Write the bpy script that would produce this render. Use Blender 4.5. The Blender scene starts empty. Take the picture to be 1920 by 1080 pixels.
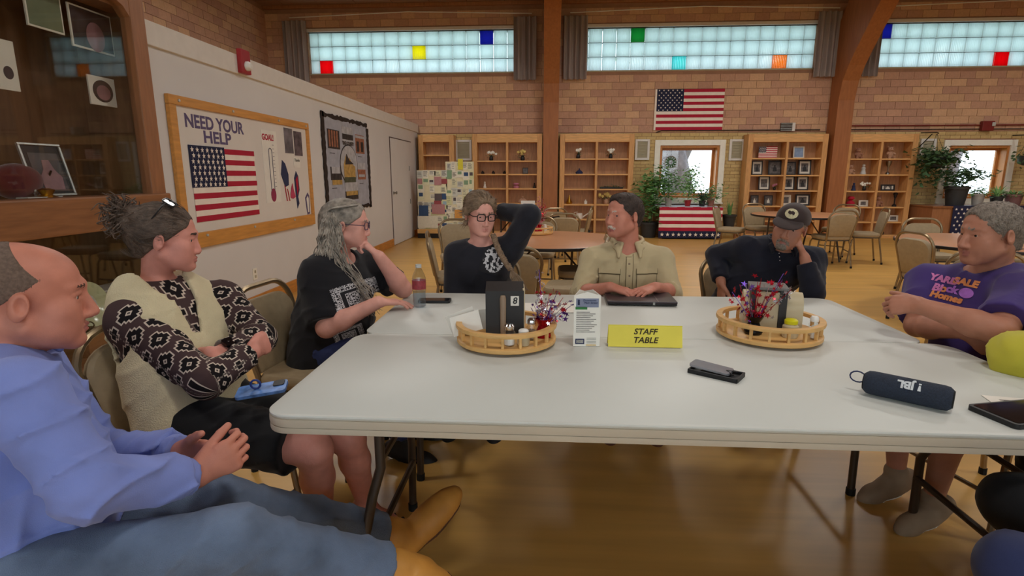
import bpy, bmesh, math, random
import numpy as np
from mathutils import Matrix, Vector, Euler
random.seed(7); RNG = np.random.RandomState(5)
SC = bpy.context.scene; COL = SC.collection
PI = math.pi
# ------------------------------------------------------------------ camera
F, HOR, VX, CH = 1035.0, 328.0, 1027.0, 1.36
PITCH = math.atan((540-HOR)/F); YAW = math.atan((VX-960)/math.hypot(F, 540-HOR))
cam = bpy.data.cameras.new('camera'); camo = bpy.data.objects.new('camera', cam); COL.objects.link(camo)
cam.sensor_width = 36; cam.lens = 36*F/1920; cam.clip_start = .02; cam.clip_end = 300
camo.location = (0, 0, CH); camo.rotation_euler = (PI/2-PITCH, 0, YAW)
SC.camera = camo
# ------------------------------------------------------------------ world, light, exposure
w = bpy.data.worlds.new('sky'); SC.world = w; w.use_nodes = True
w.node_tree.nodes['Background'].inputs[0].default_value = (.80, .93, 1, 1)
w.node_tree.nodes['Background'].inputs[1].default_value = 2.6
SC.view_settings.view_transform = 'Standard'; SC.view_settings.look = 'None'
SC.view_settings.gamma = 1; SC.view_settings.use_curve_mapping = False
SC.view_settings.exposure = 0.45
LAMP_W = 33.0
LAMPS = [(-3.6, 1.5), (-3.6, 6.5), (-3.4, 9.3), (.9, .6), (1.3, 5.2), (1.3, 9.3), (5., 1.2), (5., 5.6), (5., 9.3), (9.4, 2.), (9.4, 7.), (9.4, 9.3)]
# ------------------------------------------------------------------ pixel -> place
_fw = Vector((-math.sin(YAW)*math.cos(PITCH), math.cos(YAW)*math.cos(PITCH), -math.sin(PITCH)))
_rt = Vector((math.cos(YAW), math.sin(YAW), 0)); _up = _rt.cross(_fw); _C = Vector((0, 0, CH))
def ray(x, y): return _fw + _rt*((x-960)/F) + _up*((540-y)/F)
def atz(x, y, z): d = ray(x, y); return _C + d*((z-CH)/d.z)
def aty(x, y, Y): d = ray(x, y); return _C + d*(Y/d.y)
def atx(x, y, X): d = ray(x, y); return _C + d*(X/d.x)
# ------------------------------------------------------------------ materials
def lin(c): return tuple(((v/255)/12.92 if v/255 <= .04045 else ((v/255+.055)/1.055)**2.4) for v in c)
MATS = {}
def mat(name, rgb, rough=.6, metal=0, var=.12, scale=12., bump=0., bscale=60., stretch=(1, 1, 1), spec=.4, alb=True, k=1.0, sheen=0, coord='Object', sss=0):
    """procedural principled material: base colour varied by noise, optional fine bump"""
    if name in MATS: return MATS[name]
    m = bpy.data.materials.new(name); m.use_nodes = True; nt = m.node_tree; N = nt.nodes; L = nt.links
    b = N['Principled BSDF']; c = [min(.92, v*k) for v in lin(rgb)]
    b.inputs['Roughness'].default_value = rough; b.inputs['Metallic'].default_value = metal
    b.inputs['Specular IOR Level'].default_value = spec
    if sheen: b.inputs['Sheen Weight'].default_value = sheen
    if sss:
        b.inputs['Subsurface Weight'].default_value = sss; b.inputs['Subsurface Radius'].default_value = (.012, .005, .003); b.inputs['Subsurface Scale'].default_value = 1
    tc = N.new('ShaderNodeTexCoord'); mp = N.new('ShaderNodeMapping'); mp.inputs['Scale'].default_value = stretch
    L.new(tc.outputs[coord], mp.inputs[0])
    if var:
        nz = N.new('ShaderNodeTexNoise'); nz.inputs['Scale'].default_value = scale; nz.inputs['Detail'].default_value = 4
        L.new(mp.outputs[0], nz.inputs['Vector'])
        rp = N.new('ShaderNodeValToRGB'); rp.color_ramp.elements[0].position = .3; rp.color_ramp.elements[1].position = .7
        rp.color_ramp.elements[0].color = (*[v*(1-var) for v in c], 1); rp.color_ramp.elements[1].color = (*[min(.95, v*(1+var)) for v in c], 1)
        L.new(nz.outputs['Fac'], rp.inputs[0]); L.new(rp.outputs[0], b.inputs['Base Color'])
    else: b.inputs['Base Color'].default_value = (*c, 1)
    if bump:
        n2 = N.new('ShaderNodeTexNoise'); n2.inputs['Scale'].default_value = bscale; n2.inputs['Detail'].default_value = 3
        L.new(mp.outputs[0], n2.inputs['Vector']); bp = N.new('ShaderNodeBump'); bp.inputs['Strength'].default_value = bump; bp.inputs['Distance'].default_value = .01
        L.new(n2.outputs['Fac'], bp.inputs['Height']); L.new(bp.outputs[0], b.inputs['Normal'])
    MATS[name] = m; return m
def wood(name, rgb, axis='x', rough=.45, var=.18, scale=5., k=1.0):
    st = {'x': (1, 9, 9), 'y': (9, 1, 9), 'z': (9, 9, 1)}[axis]
    return mat(name, rgb, rough, 0, var, scale, .05, scale*4, st, k=k)
def attr_mat(name, rough=.8, bump=.25, bscale=45., k=1.0):
    """colour from the mesh's own 'Col' attribute (one tint for each brick)"""
    m = bpy.data.materials.new(name); m.use_nodes = True; N = m.node_tree.nodes; L = m.node_tree.links; b = N['Principled BSDF']
    a = N.new('ShaderNodeAttribute'); a.attribute_name = 'Col'
    tc = N.new('ShaderNodeTexCoord'); nz = N.new('ShaderNodeTexNoise'); nz.inputs['Scale'].default_value = bscale; nz.inputs['Detail'].default_value = 4
    L.new(tc.outputs['Object'], nz.inputs['Vector'])
    mx = N.new('ShaderNodeMix'); mx.data_type = 'RGBA'; mx.blend_type = 'MULTIPLY'; mx.inputs[0].default_value = .45
    mr = N.new('ShaderNodeMapRange'); mr.inputs[3].default_value = .55; mr.inputs[4].default_value = 1.3
    L.new(nz.outputs['Fac'], mr.inputs[0]); L.new(a.outputs['Color'], mx.inputs[6]); L.new(mr.outputs[0], mx.inputs[7])
    L.new(mx.outputs[2], b.inputs['Base Color']); b.inputs['Roughness'].default_value = rough
    bp = N.new('ShaderNodeBump'); bp.inputs['Strength'].default_value = bump; bp.inputs['Distance'].default_value = .01
    L.new(nz.outputs['Fac'], bp.inputs['Height']); L.new(bp.outputs[0], b.inputs['Normal'])
    MATS[name] = m; return m
def pane_mat(name, tint=(1, 1, 1), refl=1.45, gl=1.0):
    m = bpy.data.materials.new(name); m.use_nodes = True; N = m.node_tree.nodes; L = m.node_tree.links
    N.remove(N['Principled BSDF']); t = N.new('ShaderNodeBsdfTransparent'); t.inputs[0].default_value = (*tint, 1)
    g = N.new('ShaderNodeBsdfGlossy'); g.inputs['Roughness'].default_value = .02; g.inputs[0].default_value = (gl, gl, gl, 1)
    lw = N.new('ShaderNodeLayerWeight'); lw.inputs[0].default_value = .5; pw = N.new('ShaderNodeMath'); pw.operation = 'POWER'; pw.inputs[1].default_value = 5; ma = N.new('ShaderNodeMath'); ma.operation = 'MULTIPLY_ADD'; f0 = ((refl-1)/(refl+1))**2; ma.inputs[1].default_value = .9; ma.inputs[2].default_value = f0
    L.new(lw.outputs['Facing'], pw.inputs[0]); L.new(pw.outputs[0], ma.inputs[0]); f = ma; mx = N.new('ShaderNodeMixShader')
    L.new(f.outputs[0], mx.inputs[0]); L.new(t.outputs[0], mx.inputs[1]); L.new(g.outputs[0], mx.inputs[2]); L.new(mx.outputs[0], N['Material Output'].inputs[0])
    MATS[name] = m; return m
def block_mat(name, rgb):
    """glass block: daylight diffuses through it; faint gloss and waves"""
    m = bpy.data.materials.new(name); m.use_nodes = True; N = m.node_tree.nodes; L = m.node_tree.links
    N.remove(N['Principled BSDF']); t = N.new('ShaderNodeBsdfTranslucent'); t.inputs[0].default_value = (*rgb, 1)
    g = N.new('ShaderNodeBsdfGlossy'); g.inputs['Roughness'].default_value = .15
    tc = N.new('ShaderNodeTexCoord'); wv = N.new('ShaderNodeTexWave'); wv.inputs['Scale'].default_value = 9; wv.inputs['Distortion'].default_value = 1.5
    L.new(tc.outputs['Object'], wv.inputs['Vector']); bp = N.new('ShaderNodeBump'); bp.inputs['Strength'].default_value = .25; bp.inputs['Distance'].default_value = .01
    L.new(wv.outputs['Fac'], bp.inputs['Height']); L.new(bp.outputs[0], t.inputs['Normal']); L.new(bp.outputs[0], g.inputs['Normal'])
    mx = N.new('ShaderNodeMixShader'); mx.inputs[0].default_value = .06
    L.new(t.outputs[0], mx.inputs[1]); L.new(g.outputs[0], mx.inputs[2]); L.new(mx.outputs[0], N['Material Output'].inputs[0])
    MATS[name] = m; return m
def emis(name, rgb, s):
    m = bpy.data.materials.new(name); m.use_nodes = True; N = m.node_tree.nodes; e = N.new('ShaderNodeEmission')
    e.inputs[0].default_value = (*rgb, 1); e.inputs[1].default_value = s; m.node_tree.links.new(e.outputs[0], N['Material Output'].inputs[0]); MATS[name] = m; return m
# ------------------------------------------------------------------ mesh building
class MB:
    def __init__(s): s.v = []; s.f = []; s.m = []
    def add(s, v, f, mi=0):
        o = len(s.v); s.v += [tuple(p) for p in v]; s.f += [tuple(o+i for i in q) for q in f]; s.m += [mi]*len(f); return s
    def box(s, x0, x1, y0, y1, z0, z1, bev=0., mi=0, M=None):
        if bev <= 0:
            v = [(x, y, z) for z in (z0, z1) for y in (y0, y1) for x in (x0, x1)]
            f = [(0, 2, 3, 1), (4, 5, 7, 6), (0, 1, 5, 4), (2, 6, 7, 3), (0, 4, 6, 2), (1, 3, 7, 5)]
        else:
            b = min(bev, abs(x1-x0)*.49, abs(y1-y0)*.49, abs(z1-z0)*.49); bm = bmesh.new(); bmesh.ops.create_cube(bm, size=1)
            for p in bm.verts: p.co = Vector((x0+(p.co.x+.5)*(x1-x0), y0+(p.co.y+.5)*(y1-y0), z0+(p.co.z+.5)*(z1-z0)))
            bmesh.ops.bevel(bm, geom=bm.edges[:], offset=b, segments=2, affect='EDGES', profile=.6)
            v = [p.co[:] for p in bm.verts]; bm.verts.index_update(); f = [[q.index for q in fc.verts] for fc in bm.faces]; bm.free()
        if M is not None: v = [(M @ Vector(p))[:] for p in v]
        return s.add(v, f, mi)
    def tube(s, pts, r, n=8, closed=False, mi=0, cap=True):
        pts = [Vector(p) for p in pts]; k = len(pts); rs = r if isinstance(r, (list, tuple)) else [r]*k
        o = len(s.v); prev = None
        for i, p in enumerate(pts):
            a = pts[(i-1) % k] if (closed or i > 0) else p; b = pts[(i+1) % k] if (closed or i < k-1) else p
            t = (b-a).normalized() if (b-a).length > 1e-9 else Vector((0, 0, 1))
            if prev is None:
                u = t.orthogonal().normalized()
            else:
                u = (prev - t*prev.dot(t)); u = u.normalized() if u.length > 1e-6 else t.orthogonal().normalized()
            prev = u; w_ = t.cross(u)
            for j in range(n):
                a_ = 2*PI*j/n; s.v.append((p + (u*math.cos(a_)+w_*math.sin(a_))*rs[i])[:])
        rng = k if closed else k-1
        for i in range(rng):
            for j in range(n):
                i2 = (i+1) % k; j2 = (j+1) % n
                s.f.append((o+i*n+j, o+i*n+j2, o+i2*n+j2, o+i2*n+j)); s.m.append(mi)
        if cap and not closed:
            s.f.append(tuple(o+j for j in range(n))[::-1]); s.f.append(tuple(o+(k-1)*n+j for j in range(n))); s.m += [mi, mi]
        return s
    def lathe(s, prof, n=24, c=(0, 0, 0), mi=0, sx=1, sy=1):
        o = len(s.v)
        for r, z in prof:
            for j in range(n):
                a = 2*PI*j/n; s.v.append((c[0]+r*math.cos(a)*sx, c[1]+r*math.sin(a)*sy, c[2]+z))
        for i in range(len(prof)-1):
            for j in range(n):
                j2 = (j+1) % n; s.f.append((o+i*n+j, o+i*n+j2, o+(i+1)*n+j2, o+(i+1)*n+j)); s.m.append(mi)
        s.f.append(tuple(o+j for j in range(n))[::-1]); s.f.append(tuple(o+(len(prof)-1)*n+j for j in range(n))); s.m += [mi, mi]
        return s
    def prism(s, poly, z0, z1, mi=0, M=None, bev=0):
        """polygon in XY extruded along Z (M maps afterwards)"""
        n = len(poly)
        if bev:
            cx = sum(p[0] for p in poly)/n; cy = sum(p[1] for p in poly)/n
            ins = [(cx+(p[0]-cx)*(1-bev), cy+(p[1]-cy)*(1-bev)) for p in poly]; h = (z1-z0)*.3
            rings = [(ins, z0), (poly, z0+h), (poly, z1-h), (ins, z1)]
        else: rings = [(poly, z0), (poly, z1)]
        v = [(p[0], p[1], z) for q, z in rings for p in q]; f = []
        for k in range(len(rings)-1):
            f += [(k*n+i, k*n+(i+1) % n, (k+1)*n+(i+1) % n, (k+1)*n+i) for i in range(n)]
        f += [tuple(range(n))[::-1], tuple((len(rings)-1)*n+i for i in range(n))]
        if M is not None: v = [(M @ Vector(p))[:] for p in v]
        return s.add(v, f, mi)
    def ball(s, c, r, n=12, m=8, mi=0):
        r = r if isinstance(r, (tuple, list)) else (r, r, r); v = [(c[0], c[1], c[2]-r[2])]
        for i in range(1, m):
            t = PI*i/m - PI/2
            for j in range(n): a = 2*PI*j/n; v.append((c[0]+r[0]*math.cos(t)*math.cos(a), c[1]+r[1]*math.cos(t)*math.sin(a), c[2]+r[2]*math.sin(t)))
        v.append((c[0], c[1], c[2]+r[2])); f = []
        for j in range(n):
            f.append((0, 1+(j+1) % n, 1+j)); f.append((len(v)-1, 1+(m-2)*n+j, 1+(m-2)*n+(j+1) % n))
            for i in range(m-2): f.append((1+i*n+j, 1+i*n+(j+1) % n, 1+(i+1)*n+(j+1) % n, 1+(i+1)*n+j))
        return s.add(v, f, mi)
    def xf(s, M):
        s.v = [(M @ Vector(p))[:] for p in s.v]; return s
    def mesh(s, name, mats, smooth=False):
        me = bpy.data.meshes.new(name); me.from_pydata(s.v, [], s.f)
        for q in (mats if isinstance(mats, (list, tuple)) else [mats]): me.materials.append(MATS[q] if isinstance(q, str) else q)
        me.polygons.foreach_set('material_index', s.m)
        if smooth:
            me.polygons.foreach_set('use_smooth', [True]*len(me.polygons))
            try: me.set_sharp_from_angle(angle=math.radians(40))
            except Exception: pass
        me.update(); return me
    def build(s, name, mats, parent=None, smooth=False, **kw):
        return link(name, s.mesh(name, mats, smooth), parent, **kw)
def link(name, me, parent=None, loc=None, label=None, cat=None, group=None, kind=None):
    o = bpy.data.objects.new(name, me); COL.objects.link(o)
    if parent is not None: o.parent = parent
    if loc is not None: o.location = loc
    return tag(o, label, cat, group, kind)
def tag(o, label=None, cat=None, group=None, kind=None):
    if label: o['label'] = label
    if cat: o['category'] = cat
    if group: o['group'] = group
    if kind: o['kind'] = kind
    return o
def thing(name, label, cat, loc=(0, 0, 0), rz=0, group=None, kind=None, M=None):
    o = bpy.data.objects.new(name, None); COL.objects.link(o); o.empty_display_size = .1
    if M is not None: o.matrix_world = M
    else: o.location = loc; o.rotation_euler = (0, 0, rz)
    return tag(o, label, cat, group, kind)
def copy_tree(o, parent=None):
    c = o.copy(); COL.objects.link(c)
    if parent is not None: c.parent = parent
    for ch in list(o.children): copy_tree(ch, c)
    return c
def frame(o, xd, yd):
    x = Vector(xd).normalized(); y = Vector(yd); y = (y - x*y.dot(x)).normalized(); z = x.cross(y)
    return Matrix(((x.x, y.x, z.x, o[0]), (x.y, y.y, z.y, o[1]), (x.z, y.z, z.z, o[2]), (0, 0, 0, 1)))
def rrect(w, h, r, n=6, cx=0, cy=0):
    p = []
    for sx, sy, a0 in ((1, 1, 0), (-1, 1, PI/2), (-1, -1, PI), (1, -1, 3*PI/2)):
        for i in range(n+1):
            a = a0+PI/2*i/n; p.append((cx+sx*(w/2-r)+r*math.cos(a), cy+sy*(h/2-r)+r*math.sin(a)))
    return p
def star(cx, cy, r, rot=0, n=5, q=.4):
    return [(cx+(r if i % 2 == 0 else r*q)*math.sin(rot+PI*i/n), cy+(r if i % 2 == 0 else r*q)*math.cos(rot+PI*i/n)) for i in range(2*n)]
def text(name, s, size, m, parent, loc=(0, 0, 0), rot=(0, 0, 0), shear=0, ext=.0008, align='CENTER', sx=1, bold=0, space=1., M=None, label=None, fit=None):
    cu = bpy.data.curves.new(name, 'FONT'); cu.body = s; cu.size = size; cu.align_x = align; cu.align_y = 'CENTER'; cu.shear = shear; cu.extrude = ext; cu.offset = bold; cu.space_character = space; cu.resolution_u = 3
    t = bpy.data.objects.new('tmp', cu); COL.objects.link(t); dg = bpy.context.evaluated_depsgraph_get()
    me = bpy.data.meshes.new_from_object(t.evaluated_get(dg)); bpy.data.objects.remove(t); bpy.data.curves.remove(cu)
    me.materials.clear(); me.materials.append(MATS[m] if isinstance(m, str) else m)
    if fit:
        xs = [v.co.x for v in me.vertices]; ys = [v.co.y for v in me.vertices]; me.transform(Matrix.Diagonal((fit[0]/(max(xs)-min(xs)), fit[1]/(max(ys)-min(ys)), 1, 1)) @ Matrix.Translation((-(max(xs)+min(xs))/2, -(max(ys)+min(ys))/2, 0)))
    if M is not None: me.transform(M)
    o = link(name, me, parent); o.location = loc; o.rotation_euler = rot; o.scale = (sx, 1, 1)
    if label: o['label'] = label
    return o
# ------------------------------------------------------------------ shared materials
K = 1.75
wood('oak', (168, 124, 76), 'z', k=1.6); wood('oak_shelf', (178, 136, 86), 'x', k=1.6); wood('oak_back', (148, 108, 74), 'z', k=1.6)
wood('oak_trim', (170, 112, 50), 'y', k=1.5); wood('glulam', (126, 78, 44), 'z', .5, .12, 3, k=1.7)
wood('case_wood', (128, 86, 56), 'z', .4, .15, 4, k=1.6); wood('case_rail', (118, 78, 48), 'y', .4, .2, 4, k=1.6); wood('case_back', (100, 72, 48), 'z', .6, .2, 3, k=1.2)
wood('susan_wood', (176, 138, 84), 'x', .45, .1, 6, k=1.6)
mat('partition', (186, 184, 182), .75, var=.03, scale=1.5, bump=.04, bscale=90, k=1.5)
mat('partition_trim', (190, 186, 180), .6, var=.03, k=1.5)
mat('mortar', (146, 110, 88), .95, var=.1, scale=8, k=1.3)
mat('tan_mortar', (118, 92, 58), .95, var=.1, scale=8, k=1.2)
mat('paint_white', (214, 208, 196), .5, var=.04, k=1.4)
mat('vent_grey', (150, 142, 118), .6, var=.05, k=1.5)
mat('dark_soffit', (98, 76, 70), .8, var=.08, scale=3, k=1.0)
mat('curtain_taupe', (150, 138, 134), .9, var=.12, scale=20, k=1.2, stretch=(1, 1, .1))
mat('red_paint', (150, 34, 40), .5, var=.06, k=1.2); mat('dark_red', (112, 34, 30), .5, var=.06, k=1.2)
mat('black_plastic', (26, 26, 28), .45, var=.1); mat('black_rubber', (18, 18, 18), .8, var=.1)
mat('white_plastic', (224, 222, 216), .4, var=.03, k=1.1); mat('clear_grey', (190, 190, 186), .3, var=.05)
mat('paper', (226, 222, 212), .8, var=.04, k=1.1); mat('paper_cream', (214, 204, 170), .8, var=.05, k=1.1)
mat('flag_red', (168, 26, 52), .8, var=.06, k=1.15); mat('flag_white', (222, 208, 196), .8, var=.04, k=1.3); mat('flag_navy', (30, 34, 66), .8, var=.1)
mat('chrome', (200, 200, 200), .18, 1, var=.03); mat('steel', (150, 148, 142), .35, 1, var=.05); mat('gold', (190, 150, 60), .3, 1, var=.08)
mat('chair_metal', (128, 112, 88), .35, .75, var=.06, k=1.4); mat('chair_pad', (138, 122, 96), .6, var=.08, scale=30, bump=.08, bscale=200, k=1.45)
mat('chair_dark', (62, 56, 48), .5, var=.08, k=1.4)
mat('leg_brown', (64, 54, 46), .35, .4, var=.08, k=1.3)
mat('table_laminate', (158, 112, 80), .3, var=.1, scale=9, stretch=(1, 8, 1), k=1.5); mat('table_edge', (30, 24, 22), .5, var=.05)
mat('leaf', (80, 118, 66), .5, var=.3, scale=25, k=1.7); mat('leaf_dark', (58, 84, 54), .5, var=.3, scale=25, k=1.6); mat('leaf_light', (118, 156, 98), .5, var=.25, scale=25, k=1.5)
mat('terracotta', (132, 88, 74), .8, var=.1, k=1.4); mat('pot_dark', (46, 46, 46), .6, var=.1, k=1.3); mat('pot_grey', (150, 146, 140), .6, var=.1, k=1.3); mat('pot_plum', (108, 74, 72), .6, var=.1, k=1.4)
mat('soil', (50, 36, 26), .95, var=.3); mat('bark', (96, 92, 100), .95, var=.3, scale=6, bump=.6, bscale=12, k=2.2)
mat('lawn', (120, 140, 90), .95, var=.2, scale=2)
pane_mat('pane'); pane_mat('case_glass', (.96, .97, .96), 1.45)
block_mat('block_clear', (.74, .82, .85)); 
for n_, c_ in dict(red=(.85, .0, .05), yellow=(.9, .8, .02), blue=(.05, .09, .5), green=(.04, .42, .16), cyan=(.10, .75, .78), orange=(.95, .38, .0)).items(): block_mat('block_'+n_, c_)
# ------------------------------------------------------------------ floor, ceiling, walls
XL, XR, Y0, YB, ZC = -6.4, 12.6, -4.2, 13.0, 5.05
fm = mat('floor_vinyl', (190, 147, 78), .34, var=.12, scale=1.6, stretch=(.5, 7, 1), k=1.25, spec=.5, bump=.02, bscale=6)
MB().box(XL, XR, Y0, YB+.3, -.1, 0).build('floor', 'floor_vinyl', kind='structure')
wood('ceiling_deck', (128, 96, 72), 'x', .7, .15, 2, k=1.3)
c_ = thing('ceiling', None, None, kind='structure')
for i in range(24):
    a = XL-.3+(XR-XL+.6)*i/24
    MB().box(a+.006, a+(XR-XL+.6)/24-.006, Y0-.3, YB+.3, ZC, ZC+.06, .008).build('plank', 'ceiling_deck', c_)
MB().box(XL-.3, XR+.3, Y0-.3, YB+.3, ZC+.055, ZC+.2).build('deck', 'ceiling_deck', c_)
attr_mat('brick', .85, .3, 30)
def brick_cols(n, base, seed):
    r = random.Random(seed); out = []
    for i in range(n):
        t = r.random(); c = base[0 if t < .38 else 1 if t < .72 else 2]; k = r.uniform(.93, 1.07)
        out.append(tuple(min(.9, v*k*1.6) for v in lin(c)))
    return out
def set_col(me, cols):
    a = me.color_attributes.new('Col', 'FLOAT_COLOR', 'CORNER'); fl = []
    for p in me.polygons:
        c = cols[p.index] if len(cols) > 1 else cols[0]
        fl += [*c, 1]*p.loop_total
    a.data.foreach_set('color', fl)
def brick_geo(w_, h, d): return MB().box(0, w_, 0, d, 0, h)
def brick_wall(wall, M, W, H, bw, bh, holes, parts_zone, base, seed=1, nmax=300, d=.012, name='brick'):
    """bricks laid in running bond on a wall in its own frame (x along, z up, y out of the wall); near ones are single objects"""
    cols = brick_cols(14, base, seed); g = .007; protos = []
    for c in cols:
        me = brick_geo(bw-g, bh-g, d).mesh('brick', 'brick'); set_col(me, [c]); protos.append(me)
    r = random.Random(seed+3); rest = MB(); rc = []; np_ = 0; nr = int(H/bh)
    for j in range(nr):
        z = j*bh; off = (bw/2 if j % 2 else 0) - bw; i = 0
        while off+i*bw < W:
            x0 = max(0, off+i*bw); x1 = min(W, off+i*bw+bw-g); i += 1
            if x1-x0 < .03: continue
            segs = [(x0, x1)]
            for hx0, hx1, hz0, hz1 in holes:
                if z+bh-g > hz0 and z < hz1:
                    ns = []
                    for a, b in segs:
                        if b <= hx0 or a >= hx1: ns.append((a, b))
                        else:
                            if hx0-a > .02: ns.append((a, hx0))
                            if b-hx1 > .02: ns.append((hx1, b))
                    segs = ns
            for a, b in segs:
                q = r.randrange(14); dz = r.uniform(-.002, .003)
                if np_ < nmax and b-a > bw*.9 and parts_zone(a, z):
                    o = link(name, protos[q], wall); o.matrix_local = M @ Matrix.Translation((a, dz, z)); np_ += 1
                else:
                    m = brick_geo(b-a, bh-g, d); m.v = [(M @ Vector((p[0]+a, p[1]+dz, p[2]+z)))[:] for p in m.v]; rest.add(m.v, m.f); rc += [cols[q]]*len(m.f)
    me = rest.mesh('brickwork', 'brick'); set_col(me, rc); link('brickwork', me, wall, kind='stuff')
UP = [(165, 128, 105), (160, 123, 103), (174, 139, 109)]; TAN = [(170, 146, 98), (162, 138, 92), (178, 154, 106)]
# window openings on the back wall: x0,x1,z0,z1
GB = [(-5.43, -.74, 3.62, 4.50), (.79, 5.70, 3.62, 4.50), (6.98, 11.89, 3.62, 4.50)]
LW = [(aty(1228, 300, YB).x, aty(1356, 300, YB).x, .75, aty(1290, 264, YB).z), (aty(1766, 300, YB).x, aty(1898, 300, YB).x, .75, aty(1830, 264, YB).z)]
wb = thing('wall_back', None, None, kind='structure')
def wall_with_holes(mb, x0, x1, y0, y1, z0, z1, holes):
    xs = sorted({x0, x1, *[h[0] for h in holes], *[h[1] for h in holes]})
    for a, b in zip(xs[:-1], xs[1:]):
        hs = sorted([h for h in holes if h[0] < (a+b)/2 < h[1]], key=lambda h: h[2]); z = z0
        for h in hs: mb.box(a, b, y0, y1, z, h[2]); z = h[3]
        mb.box(a, b, y0, y1, z, z1)
    return mb
wall_with_holes(MB(), XL-.3, XR+.3, YB, YB+.3, 0, ZC+.056, GB+LW).build('backing', 'mortar', wb)
MF = frame((XL, YB, 0), (1, 0, 0), (0, -1, 0)) @ Matrix.Diagonal((1, 1, -1, 1))   # x along X, y out to the room, z up
hol = [(a-XL, b-XL, c-2.30, d-2.30) for a, b, c, d in GB+LW]
def zone(a, z):
    X, Z = a+XL, z+2.30
    return -3.2 < X < 9.4 and 2.6 < Z < 3.6
brick_wall(wb, MF @ Matrix.Translation((0, 0, 2.30)), XR-XL, ZC-2.30, .312, .153, hol, zone, UP, 4, 300)
hol = [(a-XL, b-XL, c, d) for a, b, c, d in GB+LW]
brick_wall(wb, MF, XR-XL, 2.29, .21, .0762, hol, lambda a, z: False, TAN, 9, 0)
# left brick wall, behind the partition
wl = thing('wall_left', None, None, kind='structure')
MB().box(XL-.3, XL, Y0-.3, YB+.3, 0, ZC+.056).build('backing', 'mortar', wl)
ML = frame((XL, Y0, 2.2), (0, 1, 0), (1, 0, 0)) @ Matrix.Diagonal((1, 1, -1, 1))
# frame() gives z = x cross y = -Z for (Y, X); flipped by the diagonal
brick_wall(wl, ML, YB-Y0, ZC-2.2, .312, .153, [], lambda a, z: a+Y0 > 6.0 and z > .55, UP, 21, 300)
MB().box(XR, XR+.3, Y0-.3, YB+.3, 0, ZC+.056).build('wall_right', 'mortar', kind='structure')
FILL_WIN = [(-5.2, -1.6, .95, 3.1), (-.9, 2.7, .95, 3.1), (3.4, 7.0, .95, 3.1), (7.7, 11.3, .95, 3.1)]  # unseen windows behind the camera, added to bring in frontal daylight
wfr = thing('wall_front', None, None, kind='structure'); wall_with_holes(MB(), XL, XR, Y0-.3, Y0, 0, ZC+.056, FILL_WIN).build('masonry', 'partition', wfr)
for i, (x0, x1, z0, z1) in enumerate(FILL_WIN):
    t = thing('window_%d' % (i+6), None, None, ((x0+x1)/2, Y0, z0), kind='structure'); W, H = x1-x0, z1-z0
    for k in range(4): MB().box(-W/2+k*(W-.06)/3, -W/2+.06+k*(W-.06)/3, -.14, -.08, 0, H).build('mullion', 'case_wood', t)
    for z in (0, H-.06): MB().box(-W/2, W/2, -.15, -.07, z, z+.06).build('rail', 'case_wood', t)
    for k in range(3): MB().box(-W/2+.06+k*(W-.06)/3, -W/2+(k+1)*(W-.06)/3, -.112, -.108, .06, H-.06).build('pane', 'pane', t)
MB().box(-25, 35, -30, Y0-.3, -.3, -.1).build('forecourt', 'lawn', kind='structure')
# trim under the ceiling on the back wall
MB().box(XL, XR, YB-.10, YB, ZC-.07, ZC, .01).build('trim_1', 'case_wood', kind='structure')
# ------------------------------------------------------------------ outdoors
MB().box(-25, 35, YB+.3, 45, -.3, -.1).build('lawn', 'lawn', kind='structure')
MB().box(XL-1, XR+1, YB+.3, YB+1.0, ZC-.05, ZC+.1).build('roof_eave', 'paint_white', kind='structure')
def tree_out(x, y, r, lean, label):
    t = thing('shade_tree', label, 'tree', (x, y, -.1))
    MB().tube([(0, 0, 0), (lean*.3, 0, 1.2), (lean, .1, 3), (lean*1.4, .3, 5)], [r*1.25, r, r*.85, r*.6], 14).build('trunk', 'bark', t, True)
    MB().tube([(lean*.5, 0, 1.5), (lean*.5+.5, .1, 2.6), (lean+1.3, .2, 4.2)], [r*.5, r*.4, r*.25], 10).build('branch', 'bark', t, True)
    rr = random.Random(int(x*10)); mb = MB()
    for i in range(240):
        c = Vector((lean+rr.gauss(0, 1.3), rr.gauss(.3, .8), rr.uniform(2.6, 5.5))); a = rr.uniform(0, PI); u = Vector((math.cos(a), math.sin(a)*.4, rr.uniform(-.7, .7)))*.12; v_ = Vector((rr.uniform(-1, 1), .4, rr.uniform(-1, 1)))*.06
        mb.add([c-u, c+v_, c+u, c-v_], [(0, 1, 2, 3)])
    mb.build('foliage', 'leaf_light', t, kind='stuff')
tree_out(3.9, 16.5, .42, -.55, 'thick grey tree trunk seen through the window above the flag cloth'); tree_out(10.3, 15.5, .30, .25, 'grey tree trunk outside the window behind the hanging plant')
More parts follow.
